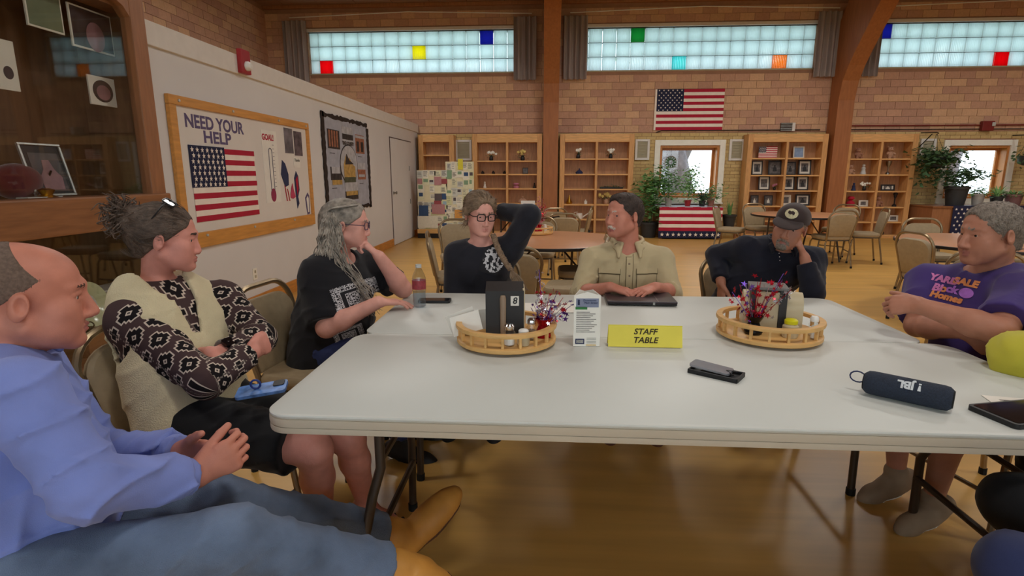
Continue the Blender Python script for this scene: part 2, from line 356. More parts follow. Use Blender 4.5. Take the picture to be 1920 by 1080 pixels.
# ------------------------------------------------------------------ glass-block windows
bw_, bd = .3065, .10
protoB = {}
for n_ in ('clear', 'red', 'yellow', 'blue', 'green', 'cyan', 'orange'):
    h = .88/3; protoB[n_] = MB().box(-bw_/2+.006, bw_/2-.006, -bd/2, bd/2, -h/2+.006, h/2-.006, .012).mesh('glass_block', 'block_'+n_)
mat('grout', (120, 134, 140), .8, var=.05)
TINT = [{(1, 2): 'red', (8, 1): 'yellow', (13, 0): 'blue'}, {(4, 0): 'green', (7, 2): 'cyan', (14, 2): 'orange'}, {(0, 0): 'blue', (8, 2): 'red'}]
OFFS = [-.02-.306*.28, -.306*.78, -.02]
for wi, (x0, x1, z0, z1) in enumerate(GB):
    t = thing('window_%d' % (wi+1), None, None, ((x0+x1)/2, YB, z0), kind='structure'); cx = (x0+x1)/2
    n = 0; h = (z1-z0)/3; x = x0+OFFS[wi]; ci = 0
    while x < x1-.03:
        a, b = max(x, x0), min(x+bw_, x1)
        for r_ in range(3):
            key = TINT[wi].get((ci, r_), 'clear')
            o = link('glass_block', protoB[key], t); o.location = ((a+b)/2-cx, .12, z1-z0-h*(r_+.5)); o.scale = ((b-a)/bw_, 1, 1)
            if key != 'clear': o['label'] = key+' glass block'
        x += bw_; ci += 1
    g = MB()
    for r_ in range(4): g.box(x0-cx, x1-cx, .09, .15, r_*h-.006, r_*h+.006)
    g.build('grout', 'grout', t)
    MB().box(x0-cx-.03, x1-cx+.03, -.03, .08, z1-z0, z1-z0+.07, .006).build('head_trim', 'partition_trim', t)
    MB().box(x0-cx, x1-cx, -.01, .07, -.03, 0, .004).build('sill', 'vent_grey', t)
    # rod with its supports
    MB().tube([(x0-cx-.35, -.12, 1.16), (0, -.12, 1.24), (x1-cx+.35, -.12, 1.16)], .011).build('curtain_rod', 'partition_trim', t)
# curtains, drawn back
def curtain(xa, xb, label, ztop=4.72, zbot=3.42):
    n = 60; v = []; f = []; rr = random.Random(int(xa*100)); ph = rr.uniform(0, 6)
    for k in range(7):
        for i in range(n+1):
            u = i/n; z = ztop+(zbot-ztop)*k/6; s_ = math.sin(u*(xb-xa)/.075*2*PI/1.6+ph)*.05+math.sin(u*37+ph)*.012
            v.append((xa+(xb-xa)*u, YB-.12+s_*(.7+.3*k/6), z))
    for k in range(6):
        for i in range(n): f.append((k*(n+1)+i, k*(n+1)+i+1, (k+1)*(n+1)+i+1, (k+1)*(n+1)+i))
    mb = MB().add(v, f); nv = len(mb.v); mb.add([(p[0], p[1]+.008, p[2]) for p in v], [q[::-1] for q in f])
    mb.build('curtain', 'curtain_taupe', None, True, label=label, cat='curtain', group='curtains of the glass block windows')
curtain(-5.95, -5.42, 'taupe curtain at the left end of the left glass block window')
curtain(-.78, -.28, 'taupe curtain left of the middle post, beside the left glass block window')
curtain(.30, .82, 'taupe curtain right of the middle post, beside the middle glass block window')
curtain(5.62, 6.10, 'taupe curtain left of the curved wooden arch')
curtain(6.62, 6.97, 'narrow taupe curtain right of the curved wooden arch')
# ------------------------------------------------------------------ glulam arches
def arch(xc, name):
    w_ = .33
    inn = [(12.58, 0), (12.58, 2.9), (12.50, 3.28), (12.33, 3.55), (12.12, 3.80), (11.80, 4.14), (11.45, 4.50), (10.9, 4.90), (10.3, 5.25)]
    out = [(10.3, ZC+.6), (12.2, ZC+.3), (12.96, 4.4), (12.96, 0)]
    poly = inn+out; M = frame((xc-w_/2, 0, 0), (0, 1, 0), (0, 0, 1))
    o = thing(name, None, None, kind='structure')
    # laminations: three layers with fine glue lines
    MB().prism(poly, 0, w_, M=M).build('lamination', 'glulam', o)
arch(.055, 'trim_2'); arch(6.25, 'trim_3'); 
# ------------------------------------------------------------------ partition wall
PX, PT = -3.0, 2.47
def door_hole(): return [(10.62, 12.28, 0, 2.06)]
MB().box(PX-.16, PX, 4.13, 12.95, 0, PT).build('wall_partition', 'partition', kind='structure')
MB().box(PX-.19, PX+.03, 4.13, 12.95, PT-.16, PT+.015, .006).build('trim_4', 'partition_trim', kind='structure')
MB().box(PX-.16, PX, Y0, 4.13, 2.5, PT+.2).build('trim_5', 'case_wood', kind='structure')
MB().box(PX, PX+.02, 4.13, 10.6, 0, .14, .004).build('baseboard_left', 'oak_trim', kind='structure')
MB().box(PX, PX+.02, 12.3, 12.6, 0, .14, .004).build('baseboard_left_end', 'oak_trim', kind='structure')
d_ = thing('door_1', None, None, (PX, 10.62, 0), kind='structure')
MB().box(.0, .022, .01, 1.64, .01, 2.05, .004).build('door_leaf', 'partition', d_)
MB().box(.0, .012, -.012, .0, 0, 2.07).build('door_gap', 'dark_soffit', d_)
MB().box(.0, .012, -.012, 1.66, 2.055, 2.07).build('door_gap', 'dark_soffit', d_)
MB().lathe([(.0, 0), (.03, .0), (.03, .008), (.012, .012), (.012, .04), (.028, .05), (.028, .07), (.0, .075)], 14).xf(Matrix.Translation((.022, .07, 1.02)) @ Matrix.Rotation(PI/2, 4, 'Y')).build('door_knob', 'steel', d_, True)
for z in (.75, 1.45): MB().box(.02, .035, 1.35, 1.37, z, z+.10, .003).build('door_bolt', 'steel', d_)
for (y, z) in ((4.95, .34), (5.02, .34)):
    pass
t = thing('wall_outlet', 'white wall outlet on the partition below the bulletin board', 'outlet', (PX, 5.42, .36))
MB().box(0, .008, -.04, .04, -.06, .06, .003).build('cover_plate', 'paint_white', t)
for z in (-.025, .025): MB().box(.008, .011, -.014, .014, z-.014, z+.014, .002).build('socket', 'vent_grey', t)
t = thing('fire_alarm', 'red fire alarm with white strobe on the partition cap', 'alarm', (PX+.03, 5.49, 2.42))
MB().box(0, .05, -.08, .08, -.10, .12, .008).build('housing', 'red_paint', t)
MB().lathe([(.045, 0), (.045, .02), (.03, .045), (0, .05)], 16, ).xf(Matrix.Translation((.05, .0, -.03)) @ Matrix.Rotation(PI/2, 4, 'Y')).build('strobe', 'white_plastic', t, True)
# ------------------------------------------------------------------ ceiling lamps
lg = emis('lamp_glow', (1, .88, .72), 1.2)
for i, (x, y) in enumerate(LAMPS):
    t = thing('pendant_lamp', 'wide metal pendant lamp hanging from the ceiling planks', 'lamp', (x, y, 4.55), group='pendant lamps above the room')
    MB().lathe([(.03, .30), (.10, .26), (.40, .05), (.42, 0), (.40, .0), (.38, .04), (.09, .24)], 28).build('shade', 'steel', t, True)
    MB().tube([(0, 0, .28), (0, 0, .5)], .012).build('stem', 'steel', t)
    MB().ball((0, 0, .1), .07).build('bulb', 'lamp_glow', t, True)
    l = bpy.data.lights.new('pendant_light', 'AREA'); l.shape = 'DISK'; l.size = .74; l.energy = LAMP_W; l.color = (1, .965, .91)
    lo = bpy.data.objects.new('pendant_light', l); COL.objects.link(lo); lo.parent = t; lo.location = (0, 0, -.005)
# ------------------------------------------------------------------ built-in bookcases
BF, BK = 12.64, 12.97
def bookcase(px0, px1, ncol, ys, label, py=330, top=251, bottom=None):
    x0, x1 = aty(px0, py, BF).x, aty(px1, py, BF).x; zt = aty((px0+px1)/2, top, BF).z
    zs = [aty((px0+px1)/2, y, BF).z for y in ys]        # top of opening, shelves ...
    t = thing('bookcase', label, 'bookcase', ((x0+x1)/2, BF, 0), group='built-in bookcases along the brick wall'); W = x1-x0; e = .11
    MB().box(-W/2, W/2, BK-BF-.03, BK-BF, 0, zt).build('back_panel', 'oak_back', t)
    for s_ in (-1, 1):
        a = -W/2 if s_ < 0 else W/2-e
        MB().box(a, a+e, 0, BK-BF-.03, 0, zt, .004).build('side_panel', 'oak', t)
    MB().box(-W/2+e, W/2-e, 0, BK-BF-.03, zs[0], zt, .004).build('top_rail', 'oak_shelf', t)
    inner = W-2*e; cw = inner/ncol
    for c in range(1, ncol):
        MB().box(-W/2+e+c*cw-.025, -W/2+e+c*cw+.025, -.002, BK-BF-.03, 0, zs[0], .003).build('divider', 'oak', t)
    cols = []
    for c in range(ncol):
        a = -W/2+e+c*cw+(.025 if c else 0); b = -W/2+e+(c+1)*cw-(.025 if c < ncol-1 else 0); cols.append((a, b))
        for z in zs[1:]:
            MB().box(a, b, .012, BK-BF-.03, z-.03, z, .003).build('shelf', 'oak_shelf', t)
    MB().box(-W/2+e, W/2-e, .0, .03, 0, max(.02, zs[-1]-.03)).build('plinth', 'oak', t)
    return t
bookcase(786, 852, 1, [266, 290, 322, 352, 384, 414], 'narrow oak bookcase at the corner behind the notice board', top=253)
bookcase(886, 1016, 2, [267, 301, 326, 353, 381, 408, 434], 'oak bookcase left of the middle post')
bookcase(1049, 1187, 2, [266, 297, 326, 354, 383, 411, 438], 'oak bookcase right of the middle post')
bookcase(1397, 1545, 2, [266, 296, 328, 357, 386, 414, 440], 'oak bookcase full of framed photographs', 340)
bookcase(1580, 1712, 2, [266, 297, 327, 358, 388, 416, 441], 'oak bookcase of small figures right of the curved arch', 340)
def vent(px0, px1, py0, py1, label):
    a, b = aty(px0, py1, 12.95), aty(px1, py0, 12.95); t = thing('wall_vent', label, 'vent', ((a.x+b.x)/2, 12.985, a.z), group='cream wall vents'); W = b.x-a.x; H = b.z-a.z
    for q in ((-W/2, -W/2+.05, 0, H), (W/2-.05, W/2, 0, H), (-W/2+.05, W/2-.05, 0, .05), (-W/2+.05, W/2-.05, H-.05, H)):
        MB().box(q[0], q[1], -.045, 0, q[2], q[3], .005).build('frame_rail', 'partition_trim', t)
    MB().box(-W/2+.05, W/2-.05, -.012, 0, .05, H-.05).build('backing', 'vent_grey', t)
    n = 10
    for i in range(n):
        z = .06+(H-.12)*i/n; MB().box(-W/2+.05, W/2-.05, -.03, -.014, z, z+(H-.12)/n*.75, .002).build('slat', 'vent_grey', t)
vent(854, 884, 262, 301, 'cream wall vent above the notice board'); vent(1190, 1219, 261, 300, 'cream wall vent left of the flag-cloth window'); vent(1366, 1397, 261, 301, 'cream wall vent right of the flag-cloth window'); vent(1722, 1757, 260, 301, 'cream wall vent behind the hanging plant')
# ------------------------------------------------------------------ lower windows
wood('window_wood', (160, 104, 54), 'z', .4, .12, 5, k=1.6)
for i, (x0, x1, z0, z1) in enumerate(LW):
    t = thing('window_%d' % (i+4), None, None, ((x0+x1)/2, YB, z0), kind='structure'); W = x1-x0; H = z1-z0
    def ring(nm, m, o, wd, ya, yb):
        MB().box(-W/2+o, -W/2+o+wd, ya, yb, o, H-o, .004).build(nm, m, t); MB().box(W/2-o-wd, W/2-o, ya, yb, o, H-o, .004).build(nm, m, t)
        MB().box(-W/2+o+wd, W/2-o-wd, ya, yb, o, o+wd, .004).build(nm, m, t); MB().box(-W/2+o+wd, W/2-o-wd, ya, yb, H-o-wd, H-o, .004).build(nm, m, t)
    ring('casing', 'paint_white', -.02, .12, -.05, .02); ring('jamb', 'window_wood', .10, .05, -.01, .28); ring('sash', 'window_wood', .15, .05, .20, .25)
    MB().box(-W/2+.2, W/2-.2, .22, .226, .2, H-.2).build('pane', 'pane', t)
    MB().box(-W/2-.02, W/2+.02, -.14, .0, -.03, .0, .006).build('sill', 'paint_white', t)
# ------------------------------------------------------------------ wall fittings
t = thing('conduit', 'thin black conduit running along the brick above the bookcases', 'conduit', (6, 12.965, 2.33))
MB().tube([(aty(1230, 252, 12.96).x-6, 0, -.04), (aty(1240, 248, 12.96).x-6, 0, .0), (-.05, 0, 0)], .010).build('pipe', 'black_plastic', t)
MB().tube([(.5, 0, .0), (6.5, 0, 0)], .010).build('pipe', 'black_plastic', t)
zr = aty(1750, 235, 12.96).z
t = thing('red_conduit', 'red conduit with an alarm box right of the curved arch', 'conduit', (6.5, 12.95, zr)); xb = aty(1849, 238, 12.96).x-6.5
MB().tube([(0, 0, 0), (xb-.12, 0, 0)], .014).build('pipe', 'dark_red', t); MB().tube([(xb+.12, 0, 0), (6, 0, 0)], .014).build('pipe', 'dark_red', t)
b = MB().box(xb-.13, xb+.11, -.07, .02, -.12, .08, .01).build('alarm_box', 'dark_red', t); MB().box(xb+.05, xb+.12, -.09, -.07, -.03, .05, .01).build('strobe', 'clear_grey', b)
a, b = aty(1463, 246, 12.95), aty(1491, 230, 12.95)
t = thing('wall_grille', 'small slanted metal grille on the brick right of the large flag', 'grille', ((a.x+b.x)/2, 12.985, a.z)); W = b.x-a.x; H = b.z-a.z
MB().box(-W/2, W/2, -.02, 0, 0, H, .004).build('backing', 'dark_soffit', t)
for i in range(5): MB().box(-W/2, W/2, -.05, -.02, H*i/5+.01, H*i/5+.03, .002).build('slat', 'steel', t)
MB().box(W/2-.06, W/2, -.06, -.0, 0, H, .004).build('side_cap', 'partition_trim', t)
# ------------------------------------------------------------------ flags
def us_flag(name, label, M, W, H, rows, parts=True, canton_w=.4, nst=50, wavy=0.):
    t = thing(name, label, 'flag', M=M); sh = H/13; cw = W*canton_w; ch = sh*7
    for i in range(13):
        y1 = H-i*sh; x0 = cw if i < 7 else 0
        MB().box(x0, W, y1-sh, y1, 0, .004).build('stripe', 'flag_red' if i % 2 == 0 else 'flag_white', t)
    MB().box(0, cw, H-ch, H, 0, .0045).build('canton', 'flag_navy', t)
    m = MB()
    for r in range(rows):
        odd = r % 2; n = 6-odd
        for c in range(n):
            m.prism(star(cw*((c+.5+odd*.5)/6), H-ch*(r+.5)/rows, ch/rows*.40), .0045, .006)
    m.build('stars', 'flag_white', t, kind='stuff')
    return t
a, b = aty(1229, 244, 12.95), aty(1360, 166, 12.95)
f_ = us_flag('wall_flag', 'large striped national flag pinned on the brick wall', frame((a.x, 12.97, a.z), (1, 0, 0), (0, 0, 1)), b.x-a.x, b.z-a.z, 9)
MB().box(-.04, 0, 0, b.z-a.z, 0, .006).build('hem', 'flag_white', f_)
# ------------------------------------------------------------------ chairs
def make_chair(arm=False):
    t = thing('banquet_chair', 'x', 'chair'); tilt = .20
    def bk(x, s): return (x, -.20-s*math.sin(tilt), .45+s*math.cos(tilt))       # point on the back plane
    w0, w1, hh, r = .175, .215, .41, .13; pts = [bk(-w0, -.06)]
    pts += [bk(-w0-(w1-w0)*.5, hh*.35), bk(-w1, hh-r)]
    for i in range(1, 7): a = PI/2*i/6; pts.append(bk(-w1+r-r*math.cos(a), hh-r+r*math.sin(a)))
    pts += [(-p[0], p[1], p[2]) for p in pts[::-1]]
    MB().tube(pts, .0135, 8).build('back_frame', 'chair_metal', t, True)
    po = []
    for x, s in [(-w0+.012, .02), (-w1+.018, hh-r-.01)]: po.append((x, s))
    for i in range(1, 7): a = PI/2*i/6; po.append((-w1+.018+(r-.02)*(1-math.cos(a)), hh-r-.02+(r-.035)*math.sin(a)))
    po += [(-p[0], p[1]) for p in po[::-1]]
    M = Matrix.Translation((0, -.20, .45)) @ Matrix.Rotation(PI/2+tilt, 4, 'X')
    MB().prism(po, -.022, .022, M=M, bev=.08).build('backrest', 'chair_pad', t, True)
    MB().prism(rrect(.43, .42, .09), .415, .475, bev=.05).build('seat', 'chair_pad', t, True)
    MB().prism(rrect(.41, .40, .08), .40, .416).build('seat_pan', 'chair_dark', t, True)
    for s_ in (-1, 1):
        MB().tube([bk(s_*w0, -.06), (s_*.185, -.19, .36), (s_*.205, -.25, .02)], .0125, 8).build('leg', 'chair_metal', t, True)
        MB().tube([(s_*.185, -.10, .405), (s_*.19, .15, .40), (s_*.195, .185, .36), (s_*.21, .225, .02)], .0125, 8).build('leg', 'chair_metal', t, True)
        for y in (-.25, .225): MB().tube([(s_*(.205 if y < 0 else .21), y, .03), (s_*(.205 if y < 0 else .21), y, 0)], .016, 8).build('foot_cap', 'black_rubber', t)
    MB().tube([(-.20, .20, .17), (.20, .20, .17)], .009, 6).build('stretcher', 'chair_metal', t, True)
    return t
CH0 = make_chair(); CH_USED = [0]
def chair(x, y, face, label, group='padded beige chairs around the hall'):
    """face: compass angle in degrees the sitter looks along, 0 = +X, 90 = +Y"""
    o = CH0 if not CH_USED[0] else copy_tree(CH0); CH_USED[0] = 1
    o.location = (x, y, 0); o.rotation_euler = (0, 0, math.radians(face-90)); o['label'] = label; o['group'] = group; return o
chair(-.80, 4.95, 10, 'beige chair seen side-on behind the woman in the black sweatshirt')
chair(-.98, 6.15, -75, 'beige chair just in front of the notice board')
chair(-.27, 4.2, 95, 'beige chair with its back to us beside the woman in the black sweatshirt')
chair(.20, 4.48, 172, 'dark-seated chair just left of the man in khaki')
chair(.32, 5.30, 180, 'chair tucked in behind the man in khaki')
chair(-.12, 6.55, -95, 'beige chair on the far side of the brown round table')
chair(.25, 7.75, 85, 'beige chair with its back to us left of the watering can')
chair(.02, 8.9, 110, 'beige chair behind another, just right of the middle post')
chair(.45, 9.2, 170, 'beige chair farthest back by the bookcase of the watering can')
chair(4.28, 8.62, 95, 'beige chair with its back to us beyond the man in the cap')
chair(4.98, 9.05, 165, 'beige chair seen side-on at the right of the table beyond the cap')
chair(3.75, 10.0, -80, 'beige chair on the far side of the table beyond the cap')
chair(5.0, 9.85, -140, 'beige chair at the back right of the table beyond the cap')
chair(3.15, 9.7, -30, 'beige chair by the snake plant')
chair(3.57, 5.22, 8, 'beige chair seen side-on left of the purple shirt')
chair(4.42, 6.6, -95, 'beige chair on the far side of the light table behind the purple shirt')
chair(3.12, 4.15, 62, 'beige chair with its back to us behind the purple-shirted man')
chair(5.25, 6.1, -160, 'beige chair at the right edge of the picture behind the man in purple')
# ------------------------------------------------------------------ round tables in the hall
def round_table(x, y, r, label, rot=.3):
    t = thing('round_table', label, 'table', (x, y, 0), rot, 'round folding tables')
    MB().lathe([(r-.01, .715), (r, .72), (r, .735), (r-.012, .74)], 64).build('tabletop', 'table_laminate', t, True)
    MB().lathe([(r, .708), (r+.006, .712), (r+.006, .734), (r, .737)], 64).build('edge_band', 'table_edge', t, True)
    for s_ in (-1, 1):
        MB().tube([(s_*.38, -.30, .70), (s_*.38, -.32, .4), (s_*.40, -.42, .01)], .014).build('leg', 'leg_brown', t, True)
        MB().tube([(s_*.38, .30, .70), (s_*.38, .32, .4), (s_*.40, .42, .01)], .014).build('leg', 'leg_brown', t, True)
        MB().tube([(s_*.38, -.33, .38), (s_*.38, .33, .38)], .011).build('cross_bar', 'leg_brown', t, True)
        MB().tube([(s_*.38, 0, .38), (s_*.1, 0, .70)], .010).build('brace', 'leg_brown', t, True)
    return t
round_table(.0, 5.50, .77, 'brown round table between the black sweatshirt and the khaki shirt'); round_table(-.45, 9.1, .77, 'brown round table far back left of the middle post')
round_table(4.25, 5.50, .80, 'round table shining in window light behind the purple shirt'); round_table(4.1, 9.2, .77, 'brown round table far back beyond the man in the cap'); round_table(6.0, 6.2, .80, 'brown round table at the right edge of the picture')
# ------------------------------------------------------------------ flag cloth over a low table, and the boxed radiator by the other window
zt = .88
a, b = atz(1237, 447, .03), atz(1349, 449, .03); yf = 12.10; x0, x1 = aty(1236, 420, yf).x, aty(1352, 420, yf).x; zt = aty(1290, 388, yf).z
t = thing('low_table', 'dark low table under the flag cloth by the window', 'table', ((x0+x1)/2, yf+.4, 0)); W = x1-x0
MB().box(-W/2, W/2, -.38, .45, zt-.05, zt-.012, .005).build('table_top', 'case_wood', t)
for sx in (-1, 1):
    for sy in (-.36, .40): MB().box(sx*(W/2-.05)-.03, sx*(W/2-.05)+.03, sy, sy+.06, 0, zt-.05).build('leg', 'case_wood', t)
MB().box(-W/2+.03, W/2-.03, -.33, -.30, 0, zt-.06).build('front_panel', 'table_edge', t)
t = thing('flag_cloth', 'red and white striped cloth with a starred blue hem over the low table', 'tablecloth', ((x0+x1)/2, yf, 0))
def drape(nm, m, za, zb, y=0.):
    n = 40; v = []; f = []
    for k, z in enumerate((za, zb)):
        for i in range(n+1):
            u = i/n; v.append((-W/2-.01+(W+.02)*u, -.02+math.sin(u*26+z*3)*.012*(zt-z)/.6-y, z))
    for i in range(n): f.append((i, n+1+i, n+2+i, i+1))
    o = len(v); v += [(p[0], p[1]+.006, p[2]) for p in v]; f += [tuple(o+i for i in q[::-1]) for q in f]
    return MB().add(v, f).build(nm, m, t, True)
zb = aty(1290, 446, yf).z; zs_ = aty(1290, 433, yf).z; n = 7
for i in range(n): drape('stripe', 'flag_red' if i % 2 == 0 else 'flag_white', zt-(zt-zs_)*i/n, zt-(zt-zs_)*(i+1)/n)
drape('hem_band', 'flag_navy', zs_, zb)
for i in range(11):
    MB().prism(star(0, 0, .045), 0, .004, M=frame((-W/2+W*(i+.5)/11, -.05, (zs_+zb)/2), (1, 0, 0), (0, 0, 1))).build('star', 'flag_white', t)
MB().box(-W/2-.01, W/2+.01, -.02, .85, zt-.008, zt+.002).build('top_sheet', mat('pale_sheet', (190, 186, 200), .4, var=.04), t)
CLZ = zt
# boxed radiator with starred navy cloth
yr = 12.05; x0, x1 = aty(1748, 410, yr).x, aty(1748, 410, yr).x+3.0; zr2 = aty(1800, 387, yr).z
t = thing('radiator_box', 'wooden radiator box under the right window', 'cabinet', ((x0+x1)/2, yr, 0)); W2 = x1-x0
MB().box(-W2/2, W2/2, .03, .9, 0, zr2-.03, .006).build('body', 'case_wood', t); MB().box(-W2/2-.02, W2/2+.02, 0, .92, zr2-.03, zr2, .006).build('top_board', 'case_rail', t)
t = thing('star_cloth', 'navy cloth with white stars hanging over the radiator box', 'tablecloth', ((x0+x1)/2, yr, 0))
xa = -W2/2+.38; MB().box(xa, W2/2, -.012, -.004, zr2-.62, zr2, .002).build('front_drop', 'flag_navy', t); MB().box(xa, W2/2, -.012, .30, zr2, zr2+.006, .002).build('top_fold', 'flag_navy', t)
m = MB()
for r in range(7):
    for c in range(24): m.prism(star(0, 0, .028), 0, .003, M=frame((xa+.06+c*.108+(r % 2)*.054, -.013, zr2-.06-r*.082), (1, 0, 0), (0, 0, 1)))
m.build('stars', 'flag_white', t, kind='stuff')
RBZ = zr2
# ------------------------------------------------------------------ plants
def leaf_cloud(m, n, c, s, size, seed, droop=.3, narrow=.45):
    rr = random.Random(seed)
    for i in range(n):
        p = Vector((c[0]+rr.gauss(0, s[0]), c[1]+rr.gauss(0, s[1]), c[2]+rr.gauss(0, s[2]))); a = rr.uniform(0, 2*PI)
        d = Vector((math.cos(a), math.sin(a), rr.uniform(-droop*2, droop))).normalized(); w_ = d.cross(Vector((rr.uniform(-.3, .3), rr.uniform(-.3, .3), 1))).normalized(); l = size*rr.uniform(.6, 1.2)
        nrm = w_.cross(d)*l*.12
        m.add([p, p+d*l*.5+w_*l*narrow*.5-nrm, p+d*l, p+d*l*.5-w_*l*narrow*.5-nrm, p+d*l*.5], [(0, 1, 4), (1, 2, 4), (2, 3, 4), (3, 0, 4)])
def pot_prof(r, h): return [(r*.72, 0), (r*.95, h*.86), (r*1.05, h*.86), (r*1.05, h), (r*.92, h), (r*.9, h*.9), (0.001, h*.88)]
def potted(name, x, y, z, r, h, potm, label, clouds, stems=(), leafm='leaf', seed=1, cat='plant', size=.1, narrow=.45, extra=None):
    t = thing(name, label, cat, (x, y, z)); MB().lathe(pot_prof(r, h), 20).build('pot', potm, t, True)
    MB().lathe([(r*.88, h*.87), (r*.88, h*.9)], 16).build('soil', 'soil', t)
    for st in stems: MB().tube(st, [.009]*(len(st)-1)+[.004], 6).build('stem', 'leaf_dark', t, True)
    m = MB()
    for i, (n, c, s) in enumerate(clouds): leaf_cloud(m, int(n*2.2), c, s, size*1.25, seed+i, narrow=narrow)
    if m.v: m.build('foliage', leafm, t, True, kind='stuff')
    return t
def blades(t, n, h, r0, lean, m='leaf', w_=.03, seed=3, z0=0):
    rr = random.Random(seed)
    for i in range(n):
        a = 2*PI*i/n+rr.uniform(-.3, .3); hh = h*rr.uniform(.65, 1.1); c, s_ = math.cos(a), math.sin(a); pts = []
        ln = lean*rr.uniform(.3, 1.1); v = []
        for k in range(6):
            u = k/5; d = r0+ln*u*u*hh; wd = w_*(1-u**2.2)*(.7+.6*u) + .0015
            for q in (-1, 1): v.append((c*d-s_*wd*q, s_*d+c*wd*q, z0+hh*u*(1-.25*lean*u)))
            v.append((c*(d-.008), s_*(d-.008), z0+hh*u*(1-.25*lean*u)))
        f = []
        for k in range(5):
            o = k*3; f += [(o, o+2, o+5, o+3), (o+2, o+1, o+4, o+5)]
        MB().add(v, f).build('leaf', m, t, True)
yp = 12.36
p = aty(1216, 437, 12.45)
potted('floor_plant', p.x, 12.45, 0, .20, .34, 'pot_dark', 'tall leafy floor plant left of the flag-cloth table', [(90, (0, 0, .75), (.16, .14, .16)), (110, (.02, 0, 1.05), (.15, .14, .18)), (60, (.16, 0, 1.28), (.13, .12, .12))], [[(0, 0, .3), (.02, 0, .7), (.05, 0, 1.2)], [(.03, 0, .3), (.1, 0, .8), (.2, 0, 1.3)]], seed=4, size=.13)
p = aty(1253, 384, yp); potted('window_plant', p.x, yp, CLZ+.003, .085, .17, 'pot_grey', 'bushy window plant in a grey pot, leftmost on the flag cloth', [(70, (0, 0, .38), (.12, .1, .12)), (45, (-.02, 0, .62), (.12, .1, .10)), (30, (-.12, 0, .42), (.08, .1, .12))], [[(0, 0, .14), (.0, 0, .4), (-.04, 0, .7)]], 'leaf', 7, size=.09)
p = aty(1289, 386, yp); potted('window_plant', p.x, yp, CLZ+.003, .075, .13, 'red_paint', 'bushiest window plant in a red-based pot in the middle of the flag cloth', [(130, (.0, 0, .42), (.14, .1, .13)), (60, (.06, 0, .68), (.10, .1, .12))], [[(0, 0, .14), (.02, 0, .4), (.05, 0, .8)]], 'leaf_light', 12, size=.09)
p = aty(1316, 385, yp); t = potted('window_plant', p.x, yp, CLZ+.003, .075, .12, 'pot_dark', 'dark spiky window plant in a dark pot on the flag cloth', [(40, (0, 0, .2), (.09, .08, .05))], [], 'leaf_dark', 17, size=.10)
blades(t, 11, .38, .02, .8, 'leaf_dark', .012, 5, .1)
p = aty(1332, 385, yp); potted('window_plant', p.x, yp, CLZ+.003, .085, .17, 'terracotta', 'window plant in a terracotta pot, rightmost on the flag cloth', [(60, (.02, 0, .30), (.12, .09, .08))], [[(0, 0, .14), (.0, 0, .3)]], 'leaf', 19, size=.09)
p = aty(1366, 425, 12.3); ph = p.z
t = thing('plant_stand', 'low wooden stand under the snake plant', 'stand', (p.x, 12.3, 0)); MB().box(-.22, .22, -.16, .16, ph-.03, ph-.004, .004).build('board', 'case_wood', t)
for sx in (-.19, .19):
    for sy in (-.13, .13): MB().box(sx-.02, sx+.02, sy-.02, sy+.02, 0, ph-.03).build('leg', 'case_wood', t)
t = potted('snake_plant', p.x, 12.3, ph, .145, .26, 'pot_dark', 'snake plant in a square black pot right of the flag cloth', [], [], 'leaf', 23); blades(t, 13, .34, .03, .18, 'leaf', .022, 8, .2)
# right window plants
yq = 12.42
p = aty(1789, 387, yq); t = potted('fern_plant', p.x, yq, RBZ, .22, .40, 'pot_dark', 'large ferny plant in a big dark pot by the right window', [(150, (.12, 0, .66), (.24, .14, .07)), (40, (-.0, 0, .52), (.1, .1, .06))], [[(0, 0, .3), (.05, 0, .5), (.15, 0, .65)], [(0, 0, .3), (.2, 0, .55), (.4, 0, .62)]], 'leaf_dark', 29, size=.12, narrow=.3)
p = aty(1824, 387, yq); potted('ivy_plant', p.x, yq-.1, RBZ, .12, .25, 'pot_grey', 'trailing plant in a pale grey pot by the right window', [(60, (0, 0, .30), (.11, .09, .06))], [], 'leaf', 31, size=.08)
p = aty(1859, 387, yq); t = potted('spider_plant', p.x, yq-.1, RBZ, .12, .20, 'pot_dark', 'spiky plant in a dark bowl by the right window', [(20, (0, 0, .22), (.08, .08, .03))], [], 'leaf_dark', 33, size=.08); blades(t, 10, .32, .03, .7, 'leaf_light', .025, 12, .15)
p = aty(1890, 387, yq); t = potted('succulent_plant', p.x, yq-.1, RBZ, .16, .24, 'pot_plum', 'succulent in a wide plum pot by the right window', [(30, (0, 0, .26), (.1, .1, .03))], [], 'leaf', 37, size=.09); blades(t, 9, .2, .05, .8, 'leaf', .02, 14, .18)
# hanging plants
p = aty(1757, 292, 12.5)
t = thing('hanging_plant', 'large trailing plant hanging from a black bracket by the right window', 'plant', (p.x, 12.5, p.z-.25))
MB().lathe([(.05, -.02), (.16, .02), (.21, .22), (.19, .22), (.15, .06), (.0, .04)], 20).build('hanging_pot', 'pot_dark', t, True)
MB().tube([(-.10, .46, .75), (-.10, -.05, .72), (-.10, -.1, .70)], .012).build('bracket', 'black_plastic', t, True); MB().tube([(-.10, .46, .45), (-.10, .1, .7)], .010).build('bracket_brace', 'black_plastic', t, True)
for a in range(3): MB().tube([(-.1, -.05, .70), (.19*math.cos(a*2.1), .19*math.sin(a*2.1), .21)], .004, 5).build('hanger_wire', 'black_plastic', t)
m = MB(); leaf_cloud(m, 420, (0, -.05, .22), (.22, .16, .09), .13, 41, .6, .75); leaf_cloud(m, 130, (-.22, -.05, -.0), (.08, .1, .16), .11, 42, .6, .75); leaf_cloud(m, 130, (.12, -.05, -.12), (.1, .1, .2), .11, 43, .6, .75); m.build('foliage', 'leaf_dark', t, True, kind='stuff')
